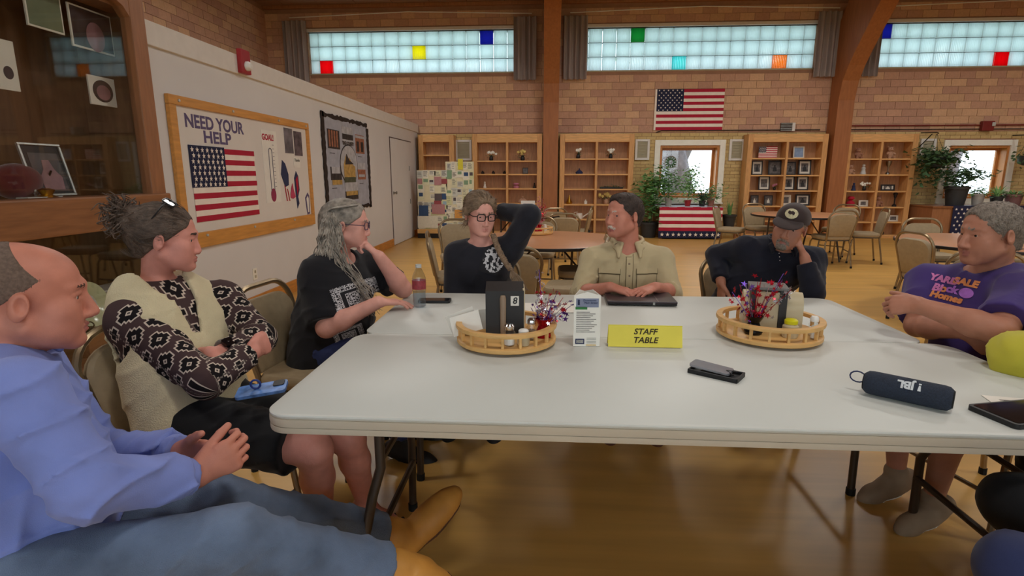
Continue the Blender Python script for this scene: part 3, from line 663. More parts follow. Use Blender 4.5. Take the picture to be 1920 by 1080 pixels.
p = aty(1917, 290, 12.5)
t = thing('hanging_plant', 'hanging plant cut off by the right edge of the picture', 'plant', (p.x+.1, 12.5, p.z-.2))
MB().lathe([(.05, -.02), (.13, .02), (.17, .18), (.15, .18), (.12, .05), (.0, .03)], 20).build('hanging_pot', 'pot_dark', t, True)
MB().tube([(0, .46, .62), (0, 0, .6)], .012).build('bracket', 'black_plastic', t)
for a in range(3): MB().tube([(0, 0, .60), (.15*math.cos(a*2.1), .15*math.sin(a*2.1), .17)], .004, 5).build('hanger_wire', 'black_plastic', t)
m = MB(); leaf_cloud(m, 110, (0, -.05, .18), (.14, .12, .1), .10, 44, .6, .75); m.build('foliage', 'leaf_dark', t, True, kind='stuff')
# window wreath
p = aty(1258, 304, 12.98); t = thing('window_wreath', 'round grey ornament hung in the flag-cloth window', 'wreath', (p.x, 13.0, p.z))
m = MB()
for i in range(12): a = 2*PI*i/12; m.tube([(.05*math.cos(a), 0, .05*math.sin(a)), (.12*math.cos(a), 0, .12*math.sin(a))], .018, 6)
m.build('petals', 'leaf_dark', t, True); MB().tube([(.125*math.cos(2*PI*i/24), 0, .125*math.sin(2*PI*i/24)) for i in range(24)], .014, 6, True).build('ring', 'steel', t, True)
MB().tube([(0, 0, .12), (0, .0, .30)], .003, 4).build('cord', 'black_plastic', t)
# ------------------------------------------------------------------ notice board stand
ynb = 12.0
rn = random.Random(3)
t = thing('notice_board', 'free-standing notice board crowded with papers and leaflets', 'notice board', (aty(836, 430, ynb).x, ynb, 0)); cx = t.location.x
nbm = [mat('sheet_%d' % i, c, .8, var=.06, scale=40, k=1.15) for i, c in enumerate([(214, 208, 190), (206, 202, 170), (190, 190, 180), (196, 196, 150), (168, 120, 120), (52, 74, 108), (196, 140, 70), (204, 192, 60), (84, 74, 76), (140, 66, 70), (120, 146, 116), (140, 164, 176)])]
mat('sheet_print', (120, 116, 110), .8, var=.5, scale=60)
for (pa, pb, ya, yb2, nm) in ((785, 838, 319, 431, 'left_panel'), (838, 888, 303, 431, 'right_panel')):
    A = aty(pa, yb2, ynb); B = aty(pb, ya, ynb); pn = MB().box(A.x-cx, B.x-cx, 0, .03, A.z, B.z, .004).build('panel', 'paper_cream', t)
    nx, nz = 5, 8; W, H = B.x-A.x, B.z-A.z
    for r in range(nz):
        for c in range(nx):
            if rn.random() < .06: continue
            w_ = W/nx*rn.uniform(.7, 1.25); h = H/nz*rn.uniform(.6, 1.15); x = A.x-cx+W*(c+.5)/nx+rn.uniform(-.02, .02); z = A.z+H*(r+.5)/nz+rn.uniform(-.02, .02)
            x = min(max(x, A.x-cx+w_/2), B.x-cx-w_/2); z = min(max(z, A.z+h/2+.02), B.z-h/2)
            q = rn.choice([0]*9+[1]*7+[2]*6+[3, 3, 0, 4, 5, 8, 9, 10, 11]); y = -.002-.0012*rn.randrange(1, 8)
            s_ = MB().box(x-w_/2, x+w_/2, y-.001, y, z-h/2, z+h/2).build('sheet', nbm[q], t)
            if q < 4 and rn.random() < .6:
                k = rn.choice((2, 3)); pm = MB()
                for i in range(k*2): pm.box(x-w_*.4, x+w_*rn.uniform(.1, .4), y-.0016, y-.001, z+h*(.35-i*.7/(k*2))-.006, z+h*(.35-i*.7/(k*2))+.004)
                pm.build('print', 'sheet_print', s_)
            elif q < 4:
                MB().box(x-w_*.36, x+w_*.3, y-.0016, y-.001, z-h*.05, z+h*.4).build('picture', nbm[rn.choice([5, 8, 9, 10, 11])], s_)
for (pa, pb, ya, yb2, q, lab) in ((786, 803, 385, 405, 5, 'teal poster'), (810, 834, 383, 401, 4, 'pink poster'), (853, 867, 393, 413, 6, 'orange leaflet'), (784, 821, 405, 427, 0, 'large white sheet'), (859, 868, 298, 318, 7, 'yellow leaflet')):
    A = aty(pa, yb2, ynb); B = aty(pb, ya, ynb); MB().box(A.x-cx, B.x-cx, -.016, -.014, A.z, B.z).build('sheet', nbm[q], t, label=lab)
A = aty(784, 437, ynb); B = aty(890, 430, ynb)
MB().box(A.x-cx, B.x-cx, -.06, .06, A.z, B.z, .005).build('ledge', 'susan_wood', t); MB().box(A.x-cx, A.x-cx+.6, -.05, .35, 0, A.z, .01).build('base', 'table_edge', t); MB().box(B.x-cx-.25, B.x-cx, -.05, .35, 0, A.z, .01).build('base', 'table_edge', t)
# ------------------------------------------------------------------ bulletin board on the partition
def wallM(y, z, off=.002): return frame((PX+off, y, z), (0, 1, 0), (0, 0, 1))    # local x along the wall, y up, z into the room
def wp(px, py, X=PX): p = atx(px, py, X); return p.y, p.z
by0, bz0, by1, bz1 = 4.34, .745, 6.93, 1.985
t = thing('bulletin_board', 'oak-framed bulletin board covered in white paper asking for help', 'bulletin board', M=wallM(by0, bz0)); W, H = by1-by0, bz1-bz0
mat('board_paper', (206, 200, 192), .8, var=.04, scale=2, bump=.1, bscale=5, k=1.25); mat('marker_violet', (96, 84, 120), .7, var=.1); mat('marker_grey', (110, 106, 112), .7)
wood('frame_oak', (176, 124, 62), 'x', .4, .15, 4, k=1.5)
for nm, q in (('bottom', (0, W, 0, .13)), ('top', (0, W, H-.075, H)), ('left', (0, .085, .13, H-.075)), ('right', (W-.06, W, .13, H-.075))): MB().box(*q, 0, .035, .006).build('frame_rail', 'frame_oak', t)
MB().box(.07, W-.04, .11, H-.06, 0, .012).build('paper_backing', 'board_paper', t)
for x, y in ((.12, H-.04), (.9, H-.04), (1.8, H-.04), (2.5, H-.04), (.3, .1), (1.1, .1), (2.0, .1)): MB().lathe([(.012, 0), (.012, .01), (0, .014)], 10, (x, y, .035)).build('push_pin', 'clear_grey', t, True)
def bb(px, py): y, z = wp(px, py); return y-by0, z-bz0
def bt(s, px, py, sz, m, **k):
    x, y = bb(px, py); return text('lettering', s, sz, m, t, (x, y, .0125), label='hand lettered words '+s, **k)
(xa, za), (xb, zb) = bb(343, 224), bb(454, 242); text('lettering', 'NEED YOUR', .2, 'marker_violet', t, ((xa+xb)/2, (za+zb)/2, .0125), bold=.006, fit=(xb-xa, .115), label='hand lettered words NEED YOUR')
(xa, za), (xb, zb) = bb(379, 255), bb(431, 263); text('lettering', 'HELP', .2, 'marker_violet', t, ((xa+xb)/2, (za+zb)/2, .0125), bold=.006, fit=(xb-xa, .105), label='hand lettered word HELP')
# thermometer chart
x0, y0 = bb(487, 375); x1, y1 = bb(505, 240)
x0, x1 = 1.43, 1.76; y0, y1 = .32, 1.08
c_ = MB().box(x0, x1, y0, y1, .013, .0155).build('goal_chart', 'paper', t)
text('lettering', 'GOAL!', .085, 'flag_red', c_, ((x0+x1)/2-.03, y1-.075, .016), bold=.003, label='red printed word GOAL!')
xc = x0+.16; MB().tube([(xc-.035, y0+.12, .016)]+[(xc-.035*math.cos(PI*i/8), y1-.22+.035*math.sin(PI*i/8), .016) for i in range(9)]+[(xc+.035, y0+.12, .016)], .005, 6).build('tube_outline', 'marker_grey', c_)
MB().lathe([(.055, 0), (.055, .004)], 20, (xc, y0+.08, .0155), sy=1.3).build('bulb', mat('berry', (150, 50, 84), .7), c_)
for i in range(12): MB().box(xc+.055, xc+.09, y0+.17+i*.04, y0+.174+i*.04, .0155, .0165).build('tick', 'marker_grey', c_)
# two snapshots, a folded note, cut-out figures
mat('snap_a', (110, 104, 110), .5, var=.5, scale=7); mat('snap_b', (96, 84, 90), .5, var=.6, scale=14)
MB().box(1.95, 2.16, .86, 1.14, .013, .016).build('snapshot', 'snap_a', t); MB().box(2.19, 2.40, .84, 1.12, .013, .016).build('snapshot', 'snap_b', t)
n_ = MB().box(2.14, 2.31, .70, .82, .013, .016).build('note_card', 'paper', t); text('lettering', 'Thanks', .05, 'black_plastic', n_, (2.225, .785, .017), shear=.2)
def cut(poly, m, z=.013): return MB().prism(poly, z, z+.003).build('cut_out', m, t)
mat('cut_navy', (40, 50, 86), .7); mat('cut_pink', (196, 70, 100), .7)
cut([(1.80, .62), (1.85, .78), (1.92, .74), (1.98, .62), (1.97, .50), (1.88, .48)], 'cut_navy'); 
for i in range(4): cut([(1.86+.03*i, .50-.02*i), (1.875+.03*i, .50-.02*i), (1.91+.03*i, .32-.0*i), (1.895+.03*i, .32)], 'flag_red' if i % 2 == 0 else 'flag_white', .014)
cut([(1.98, .36), (2.02, .46), (2.06, .52), (2.08, .44), (2.12, .36), (2.05, .34)], 'cut_pink', .016)
cut([(2.12, .58), (2.18, .66), (2.23, .60), (2.24, .44), (2.19, .36), (2.21, .28), (2.15, .22), (2.13, .40)], 'cut_navy'); cut([(2.15, .56), (2.20, .60), (2.21, .46), (2.17, .38)], 'flag_red', .0165)
cut([(2.38, .34), (2.46, .40), (2.50, .36), (2.49, .02+.12), (2.42, .13), (2.40, .2)], 'marker_violet'); cut([(2.41, .33), (2.45, .36), (2.47, .33), (2.46, .16), (2.43, .16)], 'paper', .0165)
# felt flag pinned on the board
yA, zA = wp(352, 268); 
fx, fz = bb(358, 345)[0], bb(420, 410)[1]; FW, FH = bb(478, 345)[0]-fx, bb(412, 279)[1]-fz
f_ = thing('felt_flag', 'home-made felt flag pinned to the bulletin board', 'flag', M=wallM(by0+fx, bz0+fz, .016)); sh = FH/13
for i in range(13):
    yb_ = FH-(i+1)*sh; MB().box(FW*.48 if i < 7 else .0, FW+.008*math.sin(i*2.3), yb_, yb_+sh, 0, .004).build('stripe', 'flag_red' if i % 2 == 0 else 'flag_white', f_)
MB().box(-.01, FW*.49, FH-7*sh, FH+.012, .001, .006).build('canton', 'flag_navy', f_)
m = MB()
for r in range(7):
    for c in range(7): m.prism(star(FW*.49*(c+.45+(.2 if r % 2 else 0))/7.2, FH-7*sh*(r+.5)/7, .024), .006, .008)
m.build('stars', 'flag_white', f_, kind='stuff')
# ------------------------------------------------------------------ tapestry
ty0, tz0, ty1, tz1 = 7.42, .86, 9.28, 2.16
t = thing('woven_tapestry', 'grey woven tapestry of local buildings with a dark fringe', 'tapestry', M=wallM(ty0, tz0, .004)); W, H = ty1-ty0, tz1-tz0
mat('weave_grey', (152, 154, 164), .95, var=.12, scale=9, bump=.2, bscale=200, k=1.3); mat('fringe', (50, 40, 36), .95, var=.3, scale=30); mat('weave_brick', (140, 92, 70), .95, var=.3, scale=20, k=1.3); mat('weave_dark', (62, 54, 52), .95, var=.4, scale=14); mat('weave_pale', (168, 168, 172), .95, var=.2, scale=12, k=1.2); mat('weave_gold', (172, 140, 80), .95, var=.3, scale=16, k=1.2); mat('weave_green', (82, 84, 64), .95, var=.2)
MB().box(0, W, 0, H, 0, .006).build('cloth', 'weave_grey', t)
def ragged(x0, x1, y0, y1, n, hor):
    rr = random.Random(int(x0*10+y0*7)); a = []; b = []
    for i in range(n+1):
        u = i/n; j = rr.uniform(-.014, .014); k = rr.uniform(-.014, .014)
        if hor: a.append((x0+(x1-x0)*u, y0+j)); b.append((x0+(x1-x0)*u, y1+k))
        else: a.append((x0+j, y0+(y1-y0)*u)); b.append((x1+k, y0+(y1-y0)*u))
    poly = a+b[::-1]; n_ = len(poly); v = [(p[0], p[1], z) for z in (.004, .013) for p in poly]; f = []
    for i in range(n): f.append((n_+i, n_+i+1, n_+n_-2-i, n_+n_-1-i)); f.append((i, i+1, n_+i+1, n_+i)); f.append((n_-1-i, n_-2-i, 2*n_-2-i, 2*n_-1-i))
    MB().add(v, f).build('fringe', 'fringe', t)
ragged(-.04, .06, -.03, H+.03, 34, False); ragged(W-.05, W+.05, -.03, H*.96, 34, False); ragged(0, W, H-.03, H+.02, 30, True); ragged(W*.55, W, -.02, .03, 14, True)
def tp(x, y, w_, h, m, z=.006): return MB().box(x*W, (x+w_)*W, y*H, (y+h)*H, z, z+.003).build('woven_picture', m, t)
tp(.08, .66, .24, .20, 'weave_dark'); 
for i in range(4): tp(.10+.05*i, .68, .03, .17, 'weave_brick', .009)
tp(.38, .74, .24, .18, 'weave_pale'); tp(.38, .78, .24, .06, 'weave_dark', .009); tp(.68, .64, .22, .22, 'weave_brick'); tp(.70, .66, .06, .12, 'weave_dark', .009); tp(.81, .66, .06, .12, 'weave_dark', .009); tp(.68, .82, .22, .03, 'weave_pale', .009)
tp(.10, .33, .22, .14, 'weave_dark'); tp(.12, .40, .17, .07, 'weave_pale', .009); tp(.12, .28, .2, .05, 'weave_gold', .009); tp(.70, .33, .2, .12, 'weave_brick'); tp(.72, .36, .15, .03, 'weave_pale', .009); tp(.70, .45, .2, .08, 'weave_pale'); tp(.38, .10, .30, .20, 'weave_dark'); tp(.38, .20, .30, .10, 'weave_pale', .009); tp(.40, .15, .26, .05, 'weave_gold', .0095)
MB().lathe([(.30, 0), (.30, .004)], 36, (.50*W, .50*H, .006), sx=1.25, sy=.98).build('medallion_rim', 'weave_dark', t); MB().lathe([(.285, 0), (.285, .003)], 36, (.50*W, .50*H, .0095), sx=1.25, sy=.98).build('medallion', 'weave_pale', t)
MB().prism([(.37*W, .36*H), (.37*W, .50*H), (.42*W, .60*H), (.46*W, .52*H), (.50*W, .58*H), (.58*W, .50*H), (.63*W, .48*H), (.63*W, .36*H)], .0125, .015).build('woven_house', 'weave_gold', t); MB().prism([(.40*W, .50*H), (.44*W, .62*H), (.50*W, .55*H), (.60*W, .51*H)], .015, .017).build('woven_roof', 'weave_dark', t); MB().box(.37*W, .63*W, .30*H, .36*H, .0125, .015).build('woven_lawn', 'weave_green', t)
text('lettering', 'THE COUNTY', .075, 'black_plastic', t, (.5*W, .735*H, .0135), bold=.002)
for (x, y) in ((.16, .61), (.5, .70), (.78, .60), (.16, .24), (.78, .28), (.5, .07), (.5, .27)): MB().box((x-.05)*W, (x+.05)*W, y*H, y*H+.008, .006, .0075).build('caption_line', 'fringe', t)
# ------------------------------------------------------------------ display case at the left
CX = -2.95
t = thing('display_case', 'glass-fronted wooden display case with a wide rail at the left', 'display case', (CX, 3.0, 0))
ya, yb_ = .3-3.0, 4.13-3.0; D = .52
MB().box(-D, -D+.02, ya, yb_, 0, 2.66).build('back_panel', 'case_back', t); MB().box(-D, 0, ya, yb_, 2.66, 2.74).build('top_board', 'case_wood', t)
MB().box(-D+.02, -.012, yb_-.03, yb_, 0, 2.66).build('end_panel', 'case_back', t); MB().box(-D+.02, -.012, ya, ya+.03, 0, 2.66).build('end_panel', 'case_back', t)
MB().box(-.06, .025, yb_-.145, yb_, 0, 2.66, .01).build('stile', 'case_wood', t); MB().box(-.06, .025, ya, ya+.14, 0, 2.66, .01).build('stile', 'case_wood', t)
MB().box(-.10, .06, ya, yb_, 1.00, 1.225, .012).build('middle_rail', 'case_rail', t); MB().box(-.06, .02, ya+.14, yb_-.145, 0, .14, .008).build('bottom_rail', 'case_wood', t)
MB().prism([(yb_-.145, 2.66), (yb_-.145, 2.44), (yb_-.20, 2.50), (yb_-.50, 2.62), (ya+.2, 2.62), (ya+.2, 2.66)], -.06, .02, M=frame((0, 0, 0), (0, 1, 0), (0, 0, 1))).build('top_rail', 'case_wood', t)
MB().box(-D+.02, -.06, ya+.03, yb_-.03, 1.00, 1.03).build('shelf', 'case_rail', t); MB().box(-D+.02, -.10, ya+.03, yb_-.03, 1.03, 1.21).build('plinth_box', 'case_rail', t)
MB().box(-D+.02, -.08, ya+.03, yb_-.03, .10, .14).build('shelf', 'case_rail', t); MB().box(-D+.02, -.14, ya+.03, yb_-.03, .52, .535).build('glass_shelf', 'case_glass', t)
MB().box(-.025, -.019, ya+.14, yb_-.145, 1.225, 2.62).build('glass_pane', 'case_glass', t); MB().box(-.025, -.019, ya+.14, yb_-.145, .14, 1.0).build('glass_pane', 'case_glass', t)
mat('photo_dark', (70, 60, 62), .3, var=.4, scale=10); mat('photo_pink', (150, 110, 116), .4, var=.3, scale=8); mat('green_card', (120, 130, 104), .7, var=.1); mat('silver_frame', (190, 190, 188), .3, .6, var=.05)
def flat_in_case(name, px0, px1, py0, py1, X, label, pm, inner=None, cat='picture', shape=None, border=.012, rim='paper'):
    A = atx((px0+px1)/2, (py0+py1)/2, X); w_ = abs(atx(px1, (py0+py1)/2, X).y-atx(px0, (py0+py1)/2, X).y); h = abs(atx((px0+px1)/2, py0, X).z-atx((px0+px1)/2, py1, X).z)
    q = thing(name, label, cat, M=frame((X, A.y, A.z), (0, 1, 0), (0, 0, 1)))
    MB().box(-w_/2, w_/2, -h/2, h/2, 0, .012, .002).build('mount', rim, q)
    if shape == 'oval': MB().lathe([(w_*.38, 0), (w_*.38, .003)], 24, (0, 0, .012), sy=h/w_).build('portrait', pm, q); MB().lathe([(w_*.26, 0), (w_*.26, .003)], 24, (0, -h*.05, .015), sy=h/w_).build('face_print', inner or pm, q)
    else:
        MB().box(-w_/2+border, w_/2-border, -h/2+border, h/2-border, .012, .014).build('print', pm, q)
        if inner: MB().lathe([(w_*.22, 0), (w_*.22, .002)], 20, (w_*.05, -h*.15, .014), sy=1.2).build('print_subject', inner, q)
    return q
flat_in_case('certificate', 45, 112, -30, 55, -3.16, 'pale green certificate at the top of the display case', 'green_card', cat='certificate')
flat_in_case('photo_card', 132, 208, 20, 95, -3.16, 'white card with a dark portrait high in the display case', 'photo_dark', 'photo_pink')
flat_in_case('photo_card', 166, 214, 145, 198, -3.16, 'white card with an oval portrait in the display case', 'photo_dark', 'photo_pink', shape='oval')
flat_in_case('photo_card', -14, 28, 75, 168, -3.16, 'white card at the far left of the display case', 'paper', 'photo_dark')
p = atx(112, 360, -3.12)
q = thing('picture_frame', 'silver framed portrait of a seated figure standing in the display case', 'picture', (-3.15, p.y, 1.226)); h = .335; w_ = .30
RM = Matrix.Rotation(-.22, 4, 'Y') @ frame((0, 0, 0), (0, 1, 0), (0, 0, 1))
for a in ((-w_/2, w_/2, 0, .014), (-w_/2, w_/2, h-.014, h), (-w_/2, -w_/2+.014, .014, h-.014), (w_/2-.014, w_/2, .014, h-.014)): MB().box(*a, 0, .016, .003, M=RM).build('frame_rail', 'silver_frame', q)
MB().box(-w_/2+.014, w_/2-.014, .014, h-.014, .002, .006, M=RM).build('mat_board', 'black_plastic', q); MB().box(-w_/2+.05, w_/2-.04, .03, h-.06, .006, .008, M=RM).build('print', 'photo_dark', q)
MB().prism([(-.06, .04), (.08, .04), (.09, .12), (.05, .17), (.03, .23), (-.02, .23), (-.03, .17), (-.07, .12)], .008, .010, M=RM).build('print_subject', 'photo_pink', q); MB().tube([(-.005, 0, .16), (-.10, 0, .0)], .006).build('easel_leg', 'black_plastic', q)
p = atx(40, 352, -3.2); q = thing('red_cushion', 'dark red velvet cushion with gold ornament in the display case', 'cushion', (-3.22, p.y, 1.21))
MB().ball((0, 0, .11), (.09, .16, .11), 18, 10).build('cushion', mat('velvet_red', (96, 22, 28), .9, var=.2, sheen=.5), q, True); MB().lathe([(.06, 0), (.07, .01), (.03, .03), (.045, .06), (.02, .07)], 16, (.13, .05, 0)).build('gold_ornament', 'gold', q, True); MB().box(.09, .17, -.12, .12, 0, .02, .004).build('stand', 'clear_grey', q)
p = atx(225, 352, -3.2); q = thing('glass_dish', 'small cut-glass dish in the right corner of the display case', 'dish', (-3.2, p.y, 1.21)); MB().lathe([(.03, 0), (.04, .01), (.07, .04), (.075, .045), (.06, .035), (.0, .015)], 18).build('bowl', 'case_glass', q, True); MB().lathe([(.03, .0), (.028, .006)], 16).build('foot', 'clear_grey', q)
# lower case: plate on a stand and small things
p = atx(168, 572, -3.1); q = thing('display_plate', 'pale green glass plate on a scrolled stand in the lower case', 'plate', (-3.12, p.y, .14)); mat('plate_glass', (176, 182, 150), .15, var=.06, k=1.2, spec=.8)
r = .155; zc = p.z-.14; PM = Matrix.Translation((0, 0, zc)) @ Matrix.Rotation(PI/2-.2, 4, 'Y')
MB().lathe([(.0, 0), (r*.5, .0), (r*.62, .012), (r, .028), (r, .034), (r*.6, .02), (r*.48, .008), (0, .008)], 40).xf(PM).build('dish', 'plate_glass', q, True)
MB().lathe([(.0, .0085), (r*.46, .0085), (r*.46, .013), (r*.36, .013), (0, .012)], 30).xf(PM).build('centre_relief', 'clear_grey', q, True)
for s_ in (-.06, .07): MB().tube([(.02, s_, zc-r-.02)]+[(.055+.03*math.cos(a/3)*(1-a/22), s_, zc-r+.03+.03*math.sin(a/3)*(1-a/22)) for a in range(0, 18)], .0045, 6).build('stand_scroll', 'black_plastic', q, True)
MB().box(-.05, .05, -.10, .10, zc-r-.03, zc-r-.018, .002).build('stand_shelf', 'black_plastic', q); MB().box(-.04, .04, -.08, .08, 0, zc-r-.03, .004).build('plinth', 'case_rail', q)
p = atx(235, 545, -3.25); flat_in_case('photo_card', 205, 245, 520, 580, -3.40, 'dim photograph standing in the lower case right of the plate', 'photo_dark', 'photo_pink', rim='photo_dark')
q = thing('glass_tray', 'shallow glass tray on the shelf of the lower display case', 'tray', (-3.25, atx(190, 500, -3.25).y, .536)); MB().box(-.1, .1, -.2, .2, 0, .012, .004).build('tray_base', 'clear_grey', q)
for s_ in (-1, 1): MB().tube([(-.1, s_*.2, .012), (0, s_*.22, .04), (.1, s_*.2, .012)], .005, 6).build('handle', 'steel', q, True)
# ------------------------------------------------------------------ white folding tables
mat('table_white', (188, 190, 184), .42, var=.02, scale=3, k=1.22, spec=.35)
mat('table_edge_bounce', (182, 172, 154), .5, var=.04, scale=4, k=1.2)  # same white plastic, with warm bounce light from the floor put into its colour
def folding_table(x0, x1, y0, y1, label, lx, z=.74, legs=((.12, .5), )):
    t = thing('folding_table', label, 'table', ((x0+x1)/2, (y0+y1)/2, 0), 0, 'white plastic folding tables'); W, D = x1-x0, y1-y0
    MB().prism(rrect(W, D, .07, 8), z-.010, z, bev=.004).build('tabletop', 'table_white', t, True)
    MB().prism(rrect(W-.006, D-.006, .067, 8), z-.050, z-.010).build('core', 'table_edge_bounce', t, True)
    MB().prism(rrect(W+.002, D+.002, .07, 8), z-.033, z-.0125, bev=.001).build('edge_upper', 'table_edge_bounce', t, True)
    MB().prism(rrect(W, D, .068, 8), z-.052, z-.036, bev=.001).build('edge_lower', 'table_edge_bounce', t, True)
    for s_, X in ((-1, lx[0]), (1, lx[1])):
        X -= (x0+x1)/2; c = (y0+y1)/2
        for k, (yt, yf) in enumerate(lx[2]):
            MB().tube([(X, yt-c, z-.05), (X, yt-c, .48), (X+s_*.02, (yt+yf)/2-c, .40), (X+s_*.035, yf-c, .30), (X+s_*.04, yf-c, .012)], .0155, 10).build('leg', 'leg_brown', t, True)
            MB().tube([(X+s_*.04, yf-c, .03), (X+s_*.04, yf-c, 0)], .019, 10).build('foot_cap', 'black_rubber', t)
        MB().tube([(X, lx[2][0][0]-c, z-.075), (X, lx[2][1][0]-c, z-.075)], .014, 8).build('cross_bar', 'leg_brown', t, True)
        MB().tube([(X+s_*.03, lx[2][0][1]-c, .22), (X+s_*.03, lx[2][1][1]-c, .22)], .012, 8).build('stretcher', 'leg_brown', t, True)
        MB().tube([(X, (lx[2][0][0]+lx[2][1][0])/2-c, .50), (X-s_*.40, (lx[2][0][0]+lx[2][1][0])/2-c, z-.06)], .010, 8).build('folding_brace', 'leg_brown', t, True)
        MB().tube([(X, lx[2][0][0]-c, .50), (X, lx[2][1][0]-c, .50)], .010, 8).build('brace_bar', 'leg_brown', t, True)
        MB().box(X-.03, X+.03, lx[2][1][0]-c-.03, lx[2][1][0]-c+.03, z-.085, z-.05, .004).build('hinge_bracket', 'leg_brown', t)
    for s_ in (-1, 1): MB().box(-W/2+.12, W/2-.12, s_*(D/2-.10)-.012, s_*(D/2-.10)+.012, z-.07, z-.05).build('side_rail', 'leg_brown', t)
    return t
folding_table(-.752, 1.50, 1.315, 2.085, 'near white folding table with the yellow sign', (-.50, 1.40, ((1.52, 1.46), (1.88, 2.03))))
folding_table(-.735, 1.44, 2.090, 2.868, 'far white folding table with the closed laptop', (-.52, 1.29, ((2.28, 2.26), (2.66, 2.76))), z=.739)
TZ = .741
# ------------------------------------------------------------------ lazy susans
def lazy_susan(x, y, r, label, n=18):
    t = thing('lazy_susan', label, 'lazy susan', (x, y, TZ), 0, 'wooden lazy susans on the white tables')
    MB().lathe([(.10, 0), (.10, .008)], 30).build('turntable_foot', 'black_rubber', t); MB().lathe([(r-.006, .008), (r, .012), (r, .024), (r-.006, .028)], 56).build('tray', 'susan_wood', t, True)
    v = MB()
    prof = [(r-.020, .066), (r+.002, .066), (r+.004, .072), (r+.002, .080), (r-.020, .080)]
    N = 64; o = 0
    for j in range(N):
        a = 2*PI*j/N
        for q, z in prof: v.v.append((q*math.cos(a), q*math.sin(a), z))
    for j in range(N):
        for k in range(5): v.f.append((j*5+k, ((j+1) % N)*5+k, ((j+1) % N)*5+(k+1) % 5, j*5+(k+1) % 5)); v.m.append(0)
    v.build('rail', 'susan_wood', t, True)
    for j in range(n):
        a = 2*PI*(j+.5)/n; MB().box(-.006, .006, -.005, .005, .027, .067, .002, M=Matrix.Rotation(a, 4, 'Z') @ Matrix.Translation((r-.011, 0, 0))).build('spindle', 'susan_wood', t)
    return t
S1, S2 = (-.148, 2.0), (.868, 2.14)
lazy_susan(*S1, .186, 'wooden lazy susan holding the black dispenser numbered 8'); lazy_susan(*S2, .192, 'wooden lazy susan holding the beige and black dispenser'); SZ = TZ+.0285
# dispenser 8
p = atz(938, 637, SZ); t = thing('napkin_dispenser', 'black napkin dispenser with a number 8 card', 'dispenser', (-.155, 2.015, SZ), math.radians(4))
mat('disp_black', (34, 33, 34), .4, var=.06, spec=.5); mat('disp_tan', (132, 112, 92), .5, var=.08, k=1.2); mat('disp_beige', (176, 162, 132), .45, var=.05, k=1.3)
MB().prism([(-.055, 0), (.055, 0), (.055, .188), (.035, .196), (-.055, .176)], -.07, .07, M=frame((0, 0, 0), (0, 1, 0), (0, 0, 1))).build('housing', 'disp_black', t)
MB().tube([(-.006, -.058, .004), (-.006, -.062, .15), (-.006, -.058, .16)], [.010, .012, .009], 10).build('napkin_roll', 'disp_tan', t, True)
MB().box(.066, .074, -.05, .052, .006, .182, .002).build('side_strip', 'disp_beige', t)
c_ = MB().box(.022, .052, -.0575, -.0555, .122, .158).build('number_card', 'paper', t); text('digit', '8', .034, 'black_plastic', c_, (.037, -.0578, .140), (PI/2, 0, 0), shear=.15, bold=.0006, label='black number 8')
# dispenser beige
t = thing('napkin_dispenser', 'beige napkin dispenser with black bands', 'dispenser', (S2[0]+.01, S2[1]+.02, SZ), math.radians(-14))
def archp(w_, h, n=14): return [(-w_/2, 0), (w_/2, 0)]+[(w_/2*math.cos(PI*i/n)**1 if 0 < i < n else w_/2*(1 if i == 0 else -1), h*.55+h*.45*math.sin(PI*i/n)) for i in range(n+1)]
MY = frame((0, 0, 0), (0, 1, 0), (0, 0, 1))
MB().prism(archp(.115, .150), .045, .105, M=MY, bev=.04).build('end_cap', 'disp_beige', t, True); MB().prism(archp(.115, .150), -.105, -.060, M=MY, bev=.04).build('end_cap', 'disp_beige', t, True)
MB().prism([(-.062, 0), (.062, 0), (.062, .168), (-.062, .160)], .020, .046, M=MY).build('band', 'disp_black', t); MB().prism([(-.062, 0), (.062, 0), (.062, .168), (-.062, .160)], -.082, -.062, M=MY).build('band', 'disp_black', t)
MB().box(-.062, .020, -.055, .055, 0, .155, .003).build('napkin_housing', 'disp_beige', t); MB().box(-.085, .050, -.06, .062, .160, .172, .003).build('lid', mat('disp_grey', (110, 108, 104), .4), t)
# shakers
def shaker(name, x, y, label, h, r, glass, lid, fill=None, cat='shaker'):
    t = thing(name, label, cat, (x, y, SZ)); MB().lathe([(r*.9, 0), (r, .006), (r, h*.62), (r*.72, h*.72), (r*.72, h*.76)], 16).build('body', glass, t, True)
    if fill: MB().lathe([(r*.86, .004), (r*.86, h*.45)], 14).build('contents', fill, t)
    MB().lathe([(r*.82, h*.74), (r*.84, h*.92), (r*.6, h), (0, h*1.02)], 16).build('lid', lid, t, True)
pane_mat('thin_glass', (.96, .97, .97), 1.5)
shaker('salt_shaker', -.128, 1.870, 'glass salt shaker with steel lid in front of the dispenser numbered 8', .078, .021, 'thin_glass', 'chrome', 'white_plastic')
shaker('creamer_jar', -.078, 1.875, 'squat jar with a white lid beside the salt shaker', .058, .022, 'disp_beige', 'white_plastic')
shaker('pepper_shaker', -.052, 1.945, 'glass pepper shaker with steel lid beside the red vase', .080, .018, 'thin_glass', 'chrome', 'disp_tan')
shaker('seasoning_jar', .905, 2.035, 'small jar with a bright yellow lid', .070, .028, 'disp_beige', mat('lemon_lid', (208, 200, 20), .4, var=.04, k=1.1))
shaker('salt_shaker', 1.00, 2.06, 'white capped glass shaker right of the yellow lid', .075, .018, 'thin_glass', 'white_plastic', 'white_plastic'); shaker('pepper_shaker', .985, 2.02, 'small clear shaker at the right rim of the tray', .05, .015, 'thin_glass', 'clear_grey', 'white_plastic')
